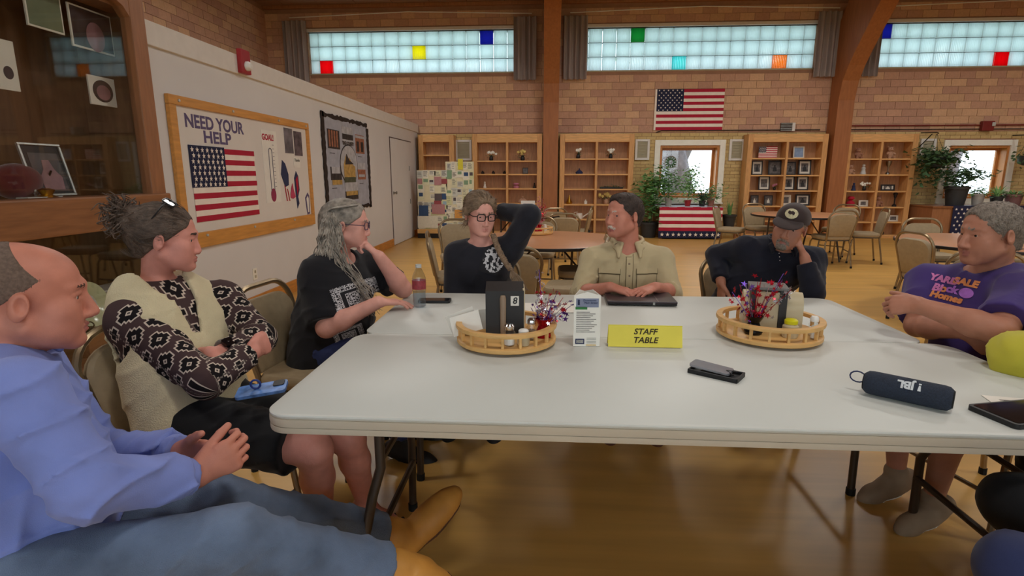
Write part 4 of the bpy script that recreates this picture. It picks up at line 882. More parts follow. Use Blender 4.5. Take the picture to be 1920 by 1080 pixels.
# papers stuck in the left susan
t = thing('paper_packets', 'folded white paper leaning out of the left lazy susan', 'papers', (-.29, 2.0, SZ))
for i, (a, b, c) in enumerate(((.0, .2, .0), (.02, .35, .01), (-.015, .1, -.01))):
    MB().box(-.055, .06, -.002, .002, 0, .075, M=Matrix.Translation((a, c-.03+.03*i, .012)) @ Matrix.Rotation(b-.5, 4, 'Y') @ Matrix.Rotation(-.4+.2*i, 4, 'X')).build('folded_sheet', 'paper', t)
# tinsel centrepieces
mat('tinsel_red', (190, 30, 50), .25, .7, var=.2); mat('tinsel_violet', (110, 70, 160), .25, .7, var=.2); mat('tinsel_silver', (200, 196, 206), .2, .8, var=.1); mat('foil_red', (170, 10, 30), .25, .6, var=.3, scale=60); mat('foil_black', (20, 20, 22), .25, .4, var=.3, bump=.4, bscale=50)
def centrepiece(x, y, label, basem, dirs, seed, h, z=None, pal=('tinsel_violet', 'tinsel_red', 'tinsel_silver'), nstar=26):
    t = thing('tinsel_centrepiece', label, 'centrepiece', (x, y, SZ if z is None else z)); rr = random.Random(seed)
    MB().lathe([(.030, 0), (.034, .01), (.026, .03), (.020, .045), (.034, .07), (.030, .07), (.016, .045)], 11).build('foil_base', basem, t, True)
    for i, (dx, dy, l) in enumerate(dirs):
        m = pal[i % len(pal)]; e = Vector((dx, dy, l)); st = MB().tube([(0, 0, .03), e*.5+Vector((0, 0, .02)), e], [.0016, .0014, .0010], 5).build('wire_stem', m, t)
        sm = MB()
        for k in range(nstar//len(dirs)+2):
            u = rr.uniform(.35, 1.0); c = e*u+Vector((rr.gauss(0, .010), rr.gauss(0, .010), rr.gauss(0, .010))); R = Euler((rr.uniform(0, 6), rr.uniform(0, 6), rr.uniform(0, 6))).to_matrix().to_4x4()
            sm.prism(star(0, 0, rr.uniform(.006, .013)), 0, .0008, M=Matrix.Translation(c) @ R)
        sm.build('foil_stars', rr.choice(pal), st, kind='stuff')
    return t
centrepiece(-.008, 1.985, 'purple and silver star spray in a red foil vase', 'foil_red', [(-.02, .02, .25), (-.015, .0, .19), (-.03, 0, .14), (.05, .02, .17), (.07, .0, .15), (.09, .02, .13), (.03, -.02, .14), (.02, .03, .15), (-.04, .02, .12), (.11, .03, .12)], 3, .2, nstar=110)
centrepiece(.786, 2.075, 'red and silver star spray in a black foil base', 'foil_black', [(-.06, 0, .17), (-.04, .01, .19), (-.09, .0, .16), (.0, .0, .20), (.02, .02, .21), (.05, .0, .20), (.09, .0, .21), (.13, .01, .17), (.03, -.01, .14), (-.02, 0, .13), (.10, .02, .23)], 8, .2, pal=('tinsel_red', 'tinsel_silver', 'tinsel_violet', 'tinsel_red'), nstar=120)
# ------------------------------------------------------------------ things on the white tables
t = thing('leaflet_stand', 'three-sided white printed leaflet standing on the table', 'leaflet', (.148, 2.0, TZ), math.radians(3)); h = .205; w_ = .098
tri = [(-w_/2, -.035), (w_/2, -.035), (0, .05)]
for i in range(3):
    a, b = Vector(tri[i]), Vector(tri[(i+1) % 3]); d = (b-a); L_ = d.length; M = frame((a.x, a.y, 0), (d.x, d.y, 0), (0, 0, 1))
    poly = [(0, 0), (L_, 0), (L_, h*.93), (L_*.5, h), (0, h*.93)]; o = MB().prism(poly, -.0015, 0, M=M).build('side', 'paper', t)
    if i == 0:
        def pr(x0, x1, y0, y1, m, nm='print'): return MB().box(x0*L_, x1*L_, y0*h, y1*h, 0, .0006, M=M).build(nm, m, o)
        pr(.08, .92, .72, .88, mat('print_blue', (130, 136, 158), .7)); pr(.06, .5, .68, .73, mat('print_green', (50, 120, 60), .7)); pr(.14, .22, .76, .86, 'cut_navy')
        for k in range(12): pr(.1, .6+.3*((k*37) % 10)/10, .625-k*.033, .637-k*.033, 'sheet_print')
        pr(.08, .42, .04, .14, 'cut_navy'); pr(.12, .38, .06, .12, 'paper'); pr(.48, .86, .015, .03, mat('print_gold', (190, 150, 40), .7))
        for k in range(4): pr(.5, .86, .06+k*.03, .066+k*.03, 'black_plastic')
        for sx_, s_, sz, yy in ((.58, 'Downtown', .0105, .845), (.62, 'Main Street', .0105, .80)): text('lettering', s_, sz, 'cut_navy', o, M=M @ Matrix.Translation((sx_*L_, yy*h, .0008)), shear=.2)
t = thing('table_sign', 'yellow folded table sign reading STAFF TABLE', 'sign', (.364, 1.985, TZ), math.radians(-.5)); mat('sign_yellow', (206, 192, 70), .55, var=.04, k=1.25)
for s_ in (-1, 1):
    M = Matrix.Translation((0, s_*-.022, .001)) @ Matrix.Rotation(0 if s_ > 0 else PI, 4, 'Z') @ frame((0, 0, 0), (1, 0, 0), (0, .022, .078))
    o = MB().box(-.134, .134, 0, .081, -.0015, 0, M=M).build('face', 'sign_yellow', t)
    if s_ > 0:
        for s2, yy in (('STAFF', .056), ('TABLE', .025)): text('lettering', s2, .030, mat('ink_brown', (56, 44, 16), .7), o, M=M @ Matrix.Translation((0, yy, .0004)) @ Matrix.Diagonal((1.05, 1, 1, 1)), shear=.25, bold=.0006, label='dark italic word '+s2)
# laptop
A = atz(1142, 576, TZ); t = thing('laptop', 'closed dark laptop under the hands of the man in khaki', 'laptop', (.465, 2.735, TZ), math.radians(-1.5)); mat('laptop_dark', (58, 50, 54), .35, .3, var=.06, k=1.2)
MB().box(-.165, .165, -.115, .115, .004, .012, .003).build('base', 'black_plastic', t); MB().box(-.166, .166, -.116, .116, .0125, .023, .003).build('lid', 'laptop_dark', t); MB().box(.075, .078, -.116, .115, .0231, .0236).build('lid_line', 'steel', t); MB().box(.05, .06, -.1165, -.115, .006, .020).build('latch', 'steel', t)
for sx in (-.14, .14):
    for sy in (-.09, .09): MB().lathe([(.008, 0), (.008, .005)], 8, (sx, sy, 0)).build('foot', 'black_rubber', t)
# bottle
t = thing('water_bottle', 'clear plastic water bottle with a red label', 'bottle', (-.605, 2.545, TZ)); pane_mat('pet', (.80, .84, .88), 1.6)
MB().lathe([(.024, 0), (.031, .006), (.030, .02), (.032, .03), (.029, .042), (.032, .054), (.030, .066), (.032, .08), (.032, .14), (.028, .155), (.014, .185), (.0125, .19)], 22).build('body', 'pet', t, True); MB().lathe([(.0328, .088), (.0328, .130)], 22).build('label', mat('label_red', (150, 60, 66), .5, var=.3, scale=60), t, True); MB().lathe([(.0145, .19), (.0145, .205), (0, .2055)], 16).build('cap', 'clear_grey', t, True); MB().lathe([(.0285, .004), (.0285, .075)], 18).build('water', pane_mat('water', (.86, .9, .92), 1.33), t, True)
t = thing('flip_phone', 'black phone lying behind the water bottle', 'phone', (-.555, 2.66, TZ), .05); MB().prism(rrect(.16, .075, .012), 0, .010).build('body', 'black_plastic', t); MB().prism(rrect(.145, .065, .008), .010, .011).build('screen', mat('screen_dark', (14, 14, 18), .1, var=0), t)
t = thing('loose_sheet', 'white sheet with a small blue star lying behind the red foil vase', 'paper', (.02, 2.56, TZ), .1); MB().box(-.15, .15, -.10, .10, 0, .0015).build('sheet', 'paper', t); MB().prism(star(.12, .05, .018), .0016, .003).build('foil_star', 'cut_navy', t); MB().tube([(-.05, 0, .004), (.0, .04, .004), (.05, .02, .004), (.03, -.01, .004)], .003, 6).build('ribbon', 'disp_tan', t)
# phone case
A, B = atz(1283, 694, TZ), atz(1411, 718, TZ); c = (A+B)/2; t = thing('phone_case', 'open black phone case with a silver phone half out of it', 'phone case', (c.x, c.y+.015, TZ), math.atan2(B.y-A.y, B.x-A.x)-.1)
W_, D_ = .155, .08
for q in ((-W_/2, W_/2, -D_/2, -D_/2+.006), (-W_/2, W_/2, D_/2-.006, D_/2), (-W_/2, -W_/2+.006, -D_/2, D_/2), (W_/2-.006, W_/2, -D_/2, D_/2)): MB().box(*q, 0, .014, .002).build('rim', 'black_plastic', t)
MB().box(-W_/2+.03, W_/2, -D_/2, D_/2, 0, .005, .001).build('shell', 'black_plastic', t); MB().prism(rrect(.125, .062, .01), .016, .023, M=Matrix.Translation((-.018, .004, 0)) @ Matrix.Rotation(.05, 4, 'Y')).build('phone_back', mat('phone_silver', (150, 150, 156), .25, .5, var=.05, k=1.2), t)
MB().tube([(W_/2-.02, -.02, .016), (W_/2-.045, .0, .02), (W_/2-.02, .02, .016)], .003, 6).build('clip', 'black_plastic', t)
# speaker
A, B = Vector((.930, 1.565, 0)), Vector((1.072, 1.452, 0)); d = (B-A); L_ = d.length+.02; ang = math.atan2(d.y, d.x); c = (A+B)/2
t = thing('bluetooth_speaker', 'dark blue cylindrical wireless speaker with a cord loop', 'speaker', (c.x, c.y, TZ), ang); mat('mesh_navy', (34, 42, 56), .8, var=.25, scale=250, bump=.3, bscale=400, k=1.3); r = .034
SPM = Matrix.Translation((0, 0, r+.001)) @ Matrix.Rotation(PI/2, 4, 'Y')
MB().lathe([(r*.75, -L_/2), (r*.95, -L_/2+.008), (r, -L_/2+.02), (r, L_/2-.02), (r*.95, L_/2-.008), (r*.75, L_/2)], 28).xf(SPM).build('body', 'mesh_navy', t, True)
for s_ in (-1, 1): MB().lathe([(r*.72, s_*L_/2), (r*.68, s_*(L_/2+.003)), (0.001, s_*(L_/2+.003))], 24).xf(SPM).build('end_cap', 'black_rubber', t, True)
MB().tube([(-L_/2+.004, -.006, r+.012)]+[(-L_/2-.018+.02*math.cos(a), 0, r+.010+.016*math.sin(a)) for a in [PI*.25+PI*1.5*i/10 for i in range(11)]]+[(-L_/2+.004, .006, r)], .0022, 6).build('cord_loop', 'cut_navy', t, True)
# lettering, upside down as it lies, on the front-top of the cylinder
M = Matrix.Translation((0, 0, r+.001)) @ Matrix.Rotation(math.radians(48), 4, 'X') @ Matrix.Translation((-.002, 0, r+.0004)) @ Matrix.Rotation(PI, 4, 'Z')
mat('logo_white', (214, 220, 224), .5, var=0)
text('lettering', 'JBL', .030, 'logo_white', t, M=M, bold=.0012, space=.95, label='white logo lettering upside down'); MB().prism([(-.0022, -.004), (.0022, -.004), (.0038, .012), (-.0038, .012)], 0, .0006, M=M @ Matrix.Translation((-.031, .0, 0))).build('logo_mark', 'logo_white', t); MB().prism([(-.003, 0), (.003, 0), (.003, .004), (-.003, .004)], 0, .0006, M=M @ Matrix.Translation((-.031, -.0105, 0))).build('logo_mark', 'logo_white', t)
A = atz(1846, 787, TZ); t = thing('tablet', 'black tablet in a case at the right edge of the near table', 'tablet', (A.x+.115, A.y+.03, TZ), math.radians(14)); MB().prism(rrect(.20, .13, .012), 0, .013).build('case', 'black_plastic', t); MB().prism(rrect(.18, .115, .006), .013, .014).build('screen', 'screen_dark', t); MB().box(.0, .1, -.062, -.058, .013, .0145).build('edge_strip', 'clear_grey', t)
A = atz(1890, 752, TZ); t = thing('loose_note', 'small white note beyond the tablet', 'paper', (A.x, A.y, TZ), -.2); MB().box(-.05, .05, -.03, .03, 0, .001).build('sheet', 'paper', t); MB().box(-.02, .02, -.004, .004, .001, .0014).build('print', 'sheet_print', t)
# ------------------------------------------------------------------ implicit surfaces for people
from mathutils.bvhtree import BVHTree
V = Vector
def npv(v): return np.array([v[0], v[1], v[2]], np.float32)
class SDF:
    """union of tapered capsules, ellipsoids and flattened capsules, blended smoothly and meshed with surface nets"""
    def __init__(s): s.p = []; s.fold = None
    def cap(s, a, b, ra, rb=None, k=.02, lab=0, flat=False, sub=False):
        s.p.append(('c', npv(a), npv(b), ra, ra if rb is None else rb, k, lab, flat, sub)); return s
    def chain(s, pts, rs, k=.02, lab=0):
        for i in range(len(pts)-1): s.cap(pts[i], pts[i+1], rs[i], rs[i+1], k, lab)
        return s
    def ell(s, c, r, R=None, k=.02, lab=0, sub=False):
        R = np.eye(3, dtype=np.float32) if R is None else np.array(R, np.float32)
        s.p.append(('e', npv(c), np.array(r if isinstance(r, (tuple, list)) else (r, r, r), np.float32), R, None, k, lab, False, sub)); return s
    def ecap(s, a, b, side, w0, w1, k=.04, lab=0, flat=False):
        a, b = npv(a), npv(b); u = (b-a)/np.linalg.norm(b-a); sd = npv(side); sd = sd-u*(sd@u); sd /= np.linalg.norm(sd)
        s.p.append(('f', a, b, (sd, np.cross(u, sd)), (w0, w1), k, lab, flat, False)); return s
    def cut(s, n, c): n = npv(n); s.p.append(('p', n/np.linalg.norm(n), npv(c), None, None, 0, 0, False, False)); return s
    def _box(s, q):
        if q[0] == 'c': m = max(q[3], q[4]); return np.minimum(q[1], q[2])-m, np.maximum(q[1], q[2])+m
        if q[0] == 'e': m = np.abs(q[3]) @ q[2]; return q[1]-m, q[1]+m
        if q[0] == 'f': m = max(max(w) for w in q[4]); return np.minimum(q[1], q[2])-m, np.maximum(q[1], q[2])+m
    def mesh(s, res, lo=None, hi=None):
        bx = [s._box(q) for q in s.p if q[0] != 'p' and not q[8]]
        L = np.min([b[0] for b in bx], 0)-res*3-.008; Hh = np.max([b[1] for b in bx], 0)+res*3+.008
        if lo is not None: L = np.maximum(L, npv(lo)); Hh = np.minimum(Hh, npv(hi))
        n = np.maximum(np.ceil((Hh-L)/res).astype(int)+1, 4); ax = [(L[i]+res*np.arange(n[i])).astype(np.float32) for i in range(3)]
        G = np.full(n, .12, np.float32); LB = np.zeros(n, np.int8)
        for q in s.p:
            if q[0] == 'p':
                d = (q[1][0]*(ax[0]-q[2][0]))[:, None, None]+(q[1][1]*(ax[1]-q[2][1]))[None, :, None]+(q[1][2]*(ax[2]-q[2][2]))[None, None, :]
                np.maximum(G, d, out=G); continue
            b0, b1 = s._box(q); mg = q[5]+res*3+.006; i0 = np.maximum(((b0-mg-L)/res).astype(int), 0); i1 = np.minimum(((b1+mg-L)/res).astype(int)+2, n)
            if np.any(i1 <= i0): continue
            sl = tuple(slice(i0[i], i1[i]) for i in range(3)); X = ax[0][sl[0]][:, None, None]; Y = ax[1][sl[1]][None, :, None]; Z = ax[2][sl[2]][None, None, :]
            if q[0] == 'e':
                x, y, z = X-q[1][0], Y-q[1][1], Z-q[1][2]; R = q[3]; r = q[2]
                u = [(R[0, i]*x+R[1, i]*y+R[2, i]*z)/r[i] for i in range(3)]
                k0 = np.sqrt(u[0]**2+u[1]**2+u[2]**2)+1e-6; k1 = np.sqrt((u[0]/r[0])**2+(u[1]/r[1])**2+(u[2]/r[2])**2)+1e-6; d = k0*(k0-1)/k1
            else:
                a, b = q[1], q[2]; ab = b-a; LL = float(ab@ab)+1e-9; x, y, z = X-a[0], Y-a[1], Z-a[2]; tt = (x*ab[0]+y*ab[1]+z*ab[2])/LL; t = np.clip(tt, 0, 1)
                if q[0] == 'c':
                    d = np.sqrt((x-t*ab[0])**2+(y-t*ab[1])**2+(z-t*ab[2])**2)-(q[3]+(q[4]-q[3])*t)
                else:
                    sd, fr = q[3]; rx, ry, rz = x-t*ab[0], y-t*ab[1], z-t*ab[2]; (s0, f0), (s1, f1) = q[4]; ws = s0+(s1-s0)*t; wf = f0+(f1-f0)*t; l = math.sqrt(LL)
                    e1 = (rx*sd[0]+ry*sd[1]+rz*sd[2])/ws; e2 = (rx*fr[0]+ry*fr[1]+rz*fr[2])/wf; e3 = (tt-t)*l/np.minimum(ws, wf)
                    nn = np.sqrt(e1*e1+e2*e2+e3*e3)+1e-6; kk = np.sqrt((e1/ws)**2+(e2/wf)**2+(e3/np.minimum(ws, wf))**2)+1e-6; d = nn*(nn-1)/kk
                if q[7]: d = np.maximum(d, (tt-1)*math.sqrt(LL))
            g = G[sl]; k = max(q[5], 1e-4)
            if q[8]:
                h = np.maximum(k-np.abs(-d-g), 0)/k; G[sl] = np.maximum(g, -d)+h*h*k*.25
            else:
                h = np.maximum(k-np.abs(d-g), 0)/k; LB[sl] = np.where(d < g, q[6], LB[sl]); G[sl] = np.minimum(g, d)-h*h*k*.25
        if s.fold is not None:
            amp, f, seed = s.fold; f = f*2.3 if f < 100 else f; X, Y, Z = ax[0][:, None, None], ax[1][None, :, None], ax[2][None, None, :]; m = np.abs(G) < .03; idx = np.nonzero(m); x, y, z = ax[0][idx[0]], ax[1][idx[1]], ax[2][idx[2]]
            mk = .55+.45*np.sin(f*.33*(x-.6*y+.8*z)+seed*2.1); mk2 = .5+.5*np.sin(f*.27*(y+.5*x-.7*z)+seed*1.3)
            w1 = 1-np.abs(np.sin(f*.5*(.75*x+.45*y-.85*z)+seed+1.3*np.sin(f*.21*(y+z+.5*x)+seed))); w2 = 1-np.abs(np.sin(f*.62*(-.55*x+.65*y+.75*z)+1.7*seed+1.4*np.sin(f*.3*x+seed))); w3 = np.sin(f*1.6*(.3*x-.7*y+.6*z)+2*np.sin(f*.5*z))
            G[idx] -= amp*(1.5*mk*w1**3+1.1*mk2*w2**3+.16*w3-.55)
        return surface_nets(G, LB, L, res)
def surface_nets(G, LB, L, res):
    S = G < 0; nx, ny, nz = G.shape
    c = [S[i:nx-1+i, j:ny-1+j, k:nz-1+k] for i in (0, 1) for j in (0, 1) for k in (0, 1)]
    an = c[0].copy(); al = c[0].copy()
    for q in c[1:]: an |= q; al &= q
    act = an & ~al; I = np.argwhere(act).astype(np.int32); N = len(I)
    idx = np.full(act.shape, -1, np.int32); idx[act] = np.arange(N)
    vals = [G[I[:, 0]+i, I[:, 1]+j, I[:, 2]+k] for i in (0, 1) for j in (0, 1) for k in (0, 1)]
    off = np.array([(i, j, k) for i in (0, 1) for j in (0, 1) for k in (0, 1)], np.float32); acc = np.zeros((N, 3), np.float32); cnt = np.zeros(N, np.float32)
    for a in range(8):
        for ax_ in (4, 2, 1):
            if a & ax_: continue
            b = a | ax_; va, vb = vals[a], vals[b]; m = (va < 0) != (vb < 0); t = np.where(m, va/(va-vb+1e-12), 0)
            acc += np.where(m[:, None], off[a]+(off[b]-off[a])*t[:, None], 0); cnt += m
    P = (I+acc/np.maximum(cnt, 1)[:, None])*res+L
    ctr = np.argmin(np.abs(np.stack(vals, 1)), 1); lab = LB[I[:, 0]+(ctr >> 2 & 1), I[:, 1]+(ctr >> 1 & 1), I[:, 2]+(ctr & 1)]
    F_ = []
    def quads(mask, axis, flip):
        e = np.argwhere(mask)
        o = {0: [(0, 0, 0), (0, -1, 0), (0, -1, -1), (0, 0, -1)], 1: [(0, 0, 0), (0, 0, -1), (-1, 0, -1), (-1, 0, 0)], 2: [(0, 0, 0), (-1, 0, 0), (-1, -1, 0), (0, -1, 0)]}[axis]
        ok = np.ones(len(e), bool); cols = []
        for d in o:
            q = e+np.array(d); good = np.all((q >= 0) & (q < np.array(act.shape)), 1); ok &= good; q = np.clip(q, 0, np.array(act.shape)-1); cols.append(idx[q[:, 0], q[:, 1], q[:, 2]])
        f = np.stack(cols, 1)[ok]; f = f[(f >= 0).all(1)]; F_.append(f[:, ::-1] if flip else f)
    for axis, (a, b) in enumerate(((S[:-1], S[1:]), (S[:, :-1], S[:, 1:]), (S[:, :, :-1], S[:, :, 1:]))):
        quads(a & ~b, axis, False); quads(~a & b, axis, True)
    return P.astype(np.float32), (np.concatenate(F_) if F_ else np.zeros((0, 4), int)), lab
def merge(parts):
    vs, fs, ls = [], [], []; o = 0
    for P, Fq, l in parts: vs.append(P); fs.append(Fq+o); ls.append(l); o += len(P)
    return np.concatenate(vs), np.concatenate(fs), np.concatenate(ls)
def nmesh(name, geo, mats, parent=None, label=None, kind=None, relax=1):
    P, Fq, lab = geo
    if relax and len(P):
        for _ in range(relax):                                   # light smoothing
            acc = np.zeros_like(P); cnt = np.zeros(len(P), np.float32)
            for a, b in ((0, 1), (1, 2), (2, 3), (3, 0)):
                for i in range(3):
                    acc[:, i] += np.bincount(Fq[:, a], P[Fq[:, b], i], len(P))+np.bincount(Fq[:, b], P[Fq[:, a], i], len(P))
                cnt += np.bincount(Fq[:, a], minlength=len(P))+np.bincount(Fq[:, b], minlength=len(P))
            P = P*.5+acc/np.maximum(cnt, 1)[:, None]*.5
    me = bpy.data.meshes.new(name); nf = len(Fq)
    me.vertices.add(len(P)); me.vertices.foreach_set('co', P.astype(np.float32).ravel()); me.loops.add(nf*4); me.loops.foreach_set('vertex_index', Fq.astype(np.int32).ravel())
    me.polygons.add(nf); me.polygons.foreach_set('loop_start', np.arange(0, nf*4, 4, dtype=np.int32))
    for m in mats: me.materials.append(MATS[m])
    me.polygons.foreach_set('material_index', np.clip(lab[Fq[:, 0]], 0, len(mats)-1).astype(np.int32)); me.polygons.foreach_set('use_smooth', np.ones(nf, bool)); me.update(calc_edges=True); me.validate()
    o = link(name, me, parent, label=label, kind=kind)
    if parent is not None: o.matrix_parent_inverse = Matrix.Translation(-parent.location)
    o['_n'] = 1; del o['_n']
    return o
def world_part(mb, name, mats, parent, smooth=True, **kw):
    o = mb.build(name, mats, parent, smooth, **kw); o.matrix_parent_inverse = Matrix.Translation(-parent.location); return o
def bvh_of(o):
    me = o.data; vs = np.empty(len(me.vertices)*3, np.float32); me.vertices.foreach_get('co', vs); vs = vs.reshape(-1, 3)
    return BVHTree.FromPolygons([tuple(v) for v in vs.tolist()], [tuple(p.vertices) for p in me.polygons])
CAMD = lambda c: (V(c)-_C).normalized()
def patch(bv, c, d, right, w_, h, nx, ny, name, m, parent, off=.003, shape=None, label=None, back=.25):
    """sheet laid on a garment: grid points dropped along d on to the surface"""
    d = V(d).normalized(); r = V(right); r = (r-d*r.dot(d)).normalized(); u = r.cross(d)*1.0; u = u if u.z > 0 else -u; vs = []; ok = {}; uv = []
    for j in range(ny+1):
        for i in range(nx+1):
            a, b = i/nx-.5, j/ny-.5
            if shape: a, b = shape(a, b)
            p = V(c)+r*(a*w_)+u*(b*h)-d*back; hit = bv.ray_cast(p, d, 1.2)
            if hit[0] is not None: ok[(i, j)] = len(vs); vs.append((hit[0]-d*off)[:]); uv.append((i/nx, j/ny))
    f = [(ok[(i, j)], ok[(i+1, j)], ok[(i+1, j+1)], ok[(i, j+1)]) for j in range(ny) for i in range(nx) if all(q in ok for q in ((i, j), (i+1, j), (i+1, j+1), (i, j+1)))]
    if (r.cross(u)).dot(d) > 0: f = [q[::-1] for q in f]
    me = bpy.data.meshes.new(name); me.from_pydata(vs, [], f); me.materials.append(MATS[m]); ul = me.uv_layers.new(name='UVMap')
    for lp in me.loops: ul.data[lp.index].uv = uv[lp.vertex_index]
    me.polygons.foreach_set('use_smooth', [True]*len(me.polygons)); o = link(name, me, parent, label=label); o.matrix_parent_inverse = Matrix.Translation(-parent.location); return o
def text_on(bv, s, size, c, d, right, m, parent, off=.004, shear=0, bold=0, label=None, back=.25, up=None, sx=1.):
    d = V(d).normalized(); r = V(right); r = (r-d*r.dot(d)).normalized(); u = r.cross(d); u = u if u.z > 0 else -u
    o = text('lettering', s, size, m, parent, shear=shear, bold=bold, ext=0, label=label); me = o.data
    for v in me.vertices:
        p = V(c)+r*(v.co.x*sx)+u*v.co.y-d*back; h = bv.ray_cast(p, d, 1.2)
        v.co = (h[0]-d*off) if h[0] is not None else (p+d*back)
    o.matrix_parent_inverse = Matrix.Translation(-parent.location); return o
# ------------------------------------------------------------------ anatomy
SKIN, LIP, HAIRL, NAIL = 0, 1, 2, 3
def head_M(c, fwd, up=(0, 0, 1), s=1.0):
    y = V(fwd).normalized(); z = V(up); z = (z-y*z.dot(y)).normalized(); x = y.cross(z)
    return Matrix(((x.x*s, y.x*s, z.x*s, c[0]), (x.y*s, y.y*s, z.y*s, c[1]), (x.z*s, y.z*s, z.z*s, c[2]), (0, 0, 0, 1))), s
def add_head(S, H, g='m', brow=True, jaw=1.0, nose=1.0, cheek=1.0, ear=True, stache=False, beard=False, lidz=0.):
    M, s = H; R = np.array(M.to_3x3())/s
    P = lambda x, y, z: M @ V((x, y, z))
    def E(c, r, k=.02, lab=0, sub=False, rot=None):
        RR = R if rot is None else R @ np.array(rot.to_matrix()); S.ell(P(*c), tuple(q*s for q in r), RR, k*s, lab, sub)
    def C(a, b, ra, rb=None, k=.012, lab=0, sub=False): S.cap(P(*a), P(*b), ra*s, (ra if rb is None else rb)*s, k*s, lab, False, sub)
    f = 1 if g == 'm' else .95
    E((0, -.018, .034), (.077, .098, .084)); E((0, .030, .036), (.066*f, .060, .058), .03); E((0, .028, -.030), (.061*f, .066, .072), .03)
    E((0, .036, -.074), (.050*jaw*f, .052, .040), .03); E((0, .078, -.102), (.022*f, .018, .016), .02)
    for q in (-1, 1):
        C((q*.053*jaw*f, -.002, -.058), (q*.020, .070, -.102), .019*f, .017, .022); E((q*.043*cheek, .062, -.026), (.025, .022, .022), .022); E((q*.036*cheek, .050, -.058), (.026, .032, .034), .030)
        C((0, .090, .022), (q*.044, .071, .020), .0105*f, .009, .014)
        E((q*.031, .098, .001), (.017, .014, .012), .012, 0, True)
        C((q*.018, .0865, .0062), (q*.044, .0775, .0040), .0072, .0064, .004); C((q*.020, .0862, -.0088), (q*.043, .0775, -.0080), .0060, .0052, .005)
        if ear:
            E((q*.079, -.010, -.010), (.009, .019, .032), .006, 0, False, Euler((-.25, 0, q*-.35))); E((q*.087, -.006, -.006), (.008, .010, .018), .004, 0, True)
        E((q*.0125*nose, .098, -.047), (.0095*nose, .011, .008), .006)
        if brow: C((q*.014, .0965, .0230), (q*.046, .0790, .0240), .0042, .0032, .003, HAIRL)
    C((0, .089, .014), (0, .1115*(.5+.5*nose), -.041), .0085*nose, .0125*nose, .010); E((0, .103, -.052), (.006, .008, .005), .005)
    for q in (-1, 1):
        C((q*.021, .0890, -.0715), (0, .0962, -.0695), .0040, .0054, .005, LIP); C((q*.018, .0890, -.0795), (0, .0945, -.0808), .0044, .0058, .005, LIP)
    C((-.024, .0945, -.0755), (0, .1005, -.0752), .0017, .0017, .003, 0, True); C((.024, .0945, -.0755), (0, .1005, -.0752), .0017, .0017, .003, 0, True); C((-.014, .1005, -.0925), (.014, .1005, -.0925), .003, .003, .010, 0, True)
    if stache:
        for q in (-1, 1): C((q*.003, .103, -.0605), (q*.030, .086, -.0730), .0075, .0050, .004, HAIRL)
    if beard:
        E((0, .074, -.100), (.034, .030, .026), .010, HAIRL); C((-.026, .088, -.080), (-.020, .082, -.1), .008, .008, .006, HAIRL); C((.026, .088, -.080), (.020, .082, -.1), .008, .008, .006, HAIRL)
        for q in (-1, 1): C((q*.003, .103, -.0605), (q*.030, .088, -.0745), .006, .0045, .004, HAIRL)
def add_eyes(H, parent, iris='iris_brown', look=(0, 0)):
    M, s = H
    for q in (-1, 1):
        mb = MB(); n, m = 14, 10; r = .0125
        mb.ball((0, 0, 0), r, n, m)
        # iris: cap faces looking along the ball's +Z
        mb.m = [1 if sum(mb.v[i][2] for i in f)/len(f) > r*.70 else 0 for f in mb.f]
        Q = M @ Matrix.Translation((q*.031, .0757, -.0015)) @ Euler((-PI/2+look[1], 0, look[0])).to_matrix().to_4x4()
        mb.xf(Q); world_part(mb, 'eye', ['eye_white', iris], parent)
def add_hand(S, W, d, n, right, curl=(.35,)*4, thumb=(.6, .7, .25), s=1.0, spread=.12, k=.006, tc=.3, lab=0, nails=True):
    d = V(d).normalized(); n = V(n); n = (n-d*n.dot(d)).normalized(); lat = d.cross(n) if right else n.cross(d); W = V(W)
    S.ecap(W+d*.004*s, W+d*.082*s, lat, (.026*s, .019*s), (.039*s, .0135*s), .014, lab)
    for i, (o, l, r, b) in enumerate(((.029, .070, .0088, .090), (.0098, .078, .0090, .094), (-.0098, .072, .0086, .090), (-.028, .056, .0078, .082))):
        p = W+d*b*s+lat*o*s; a = 0; sp = spread*(1.5-i)/1.5*.5; c = curl[i] if isinstance(curl[i], (tuple, list)) else (curl[i]*.8, curl[i]*1.15, curl[i]*.8)
        base = (d*math.cos(sp)+lat*math.sin(sp)).normalized(); S.cap(p-base*.02*s, p, r*1.12*s, r*1.08*s, .010, lab)
        for j, fr in enumerate((.45, .30, .25)):
            a += c[j]; dr = base*math.cos(a)+n*math.sin(a); q = p+dr*l*fr*s; S.cap(p, q, r*(1-.07*j)*s, r*(.93-.07*j)*s, .0022, lab)
            if j == 2 and nails:
                up = (-(base*-math.sin(a))-n*math.cos(a)) if False else (base*math.sin(a)-n*math.cos(a)); S.ell(q-dr*.002*s+up*r*.62*s, (.0048*s, .0048*s, .0028*s), None, .001, NAIL)
            p = q
    t = (d*thumb[0]+lat*thumb[1]+n*thumb[2]).normalized(); b = W+d*.022*s+lat*.024*s; p1 = b+t*.040*s; t2 = (t*math.cos(tc)+d*math.sin(tc)).normalized(); p2 = p1+t2*.032*s; p3 = p2+(t2*math.cos(tc*.6)+d*math.sin(tc*.6)).normalized()*.022*s
    S.cap(b-t*.01, p1, .0155*s, .0118*s, .012, lab); S.cap(p1, p2, .0112*s, .0102*s, .003, lab); S.cap(p2, p3, .0102*s, .0082*s, .003, lab)
mat('eye_white', (186, 174, 164), .25, var=0); mat('iris_brown', (40, 28, 22), .15, var=0); mat('iris_blue', (56, 66, 78), .15, var=0)
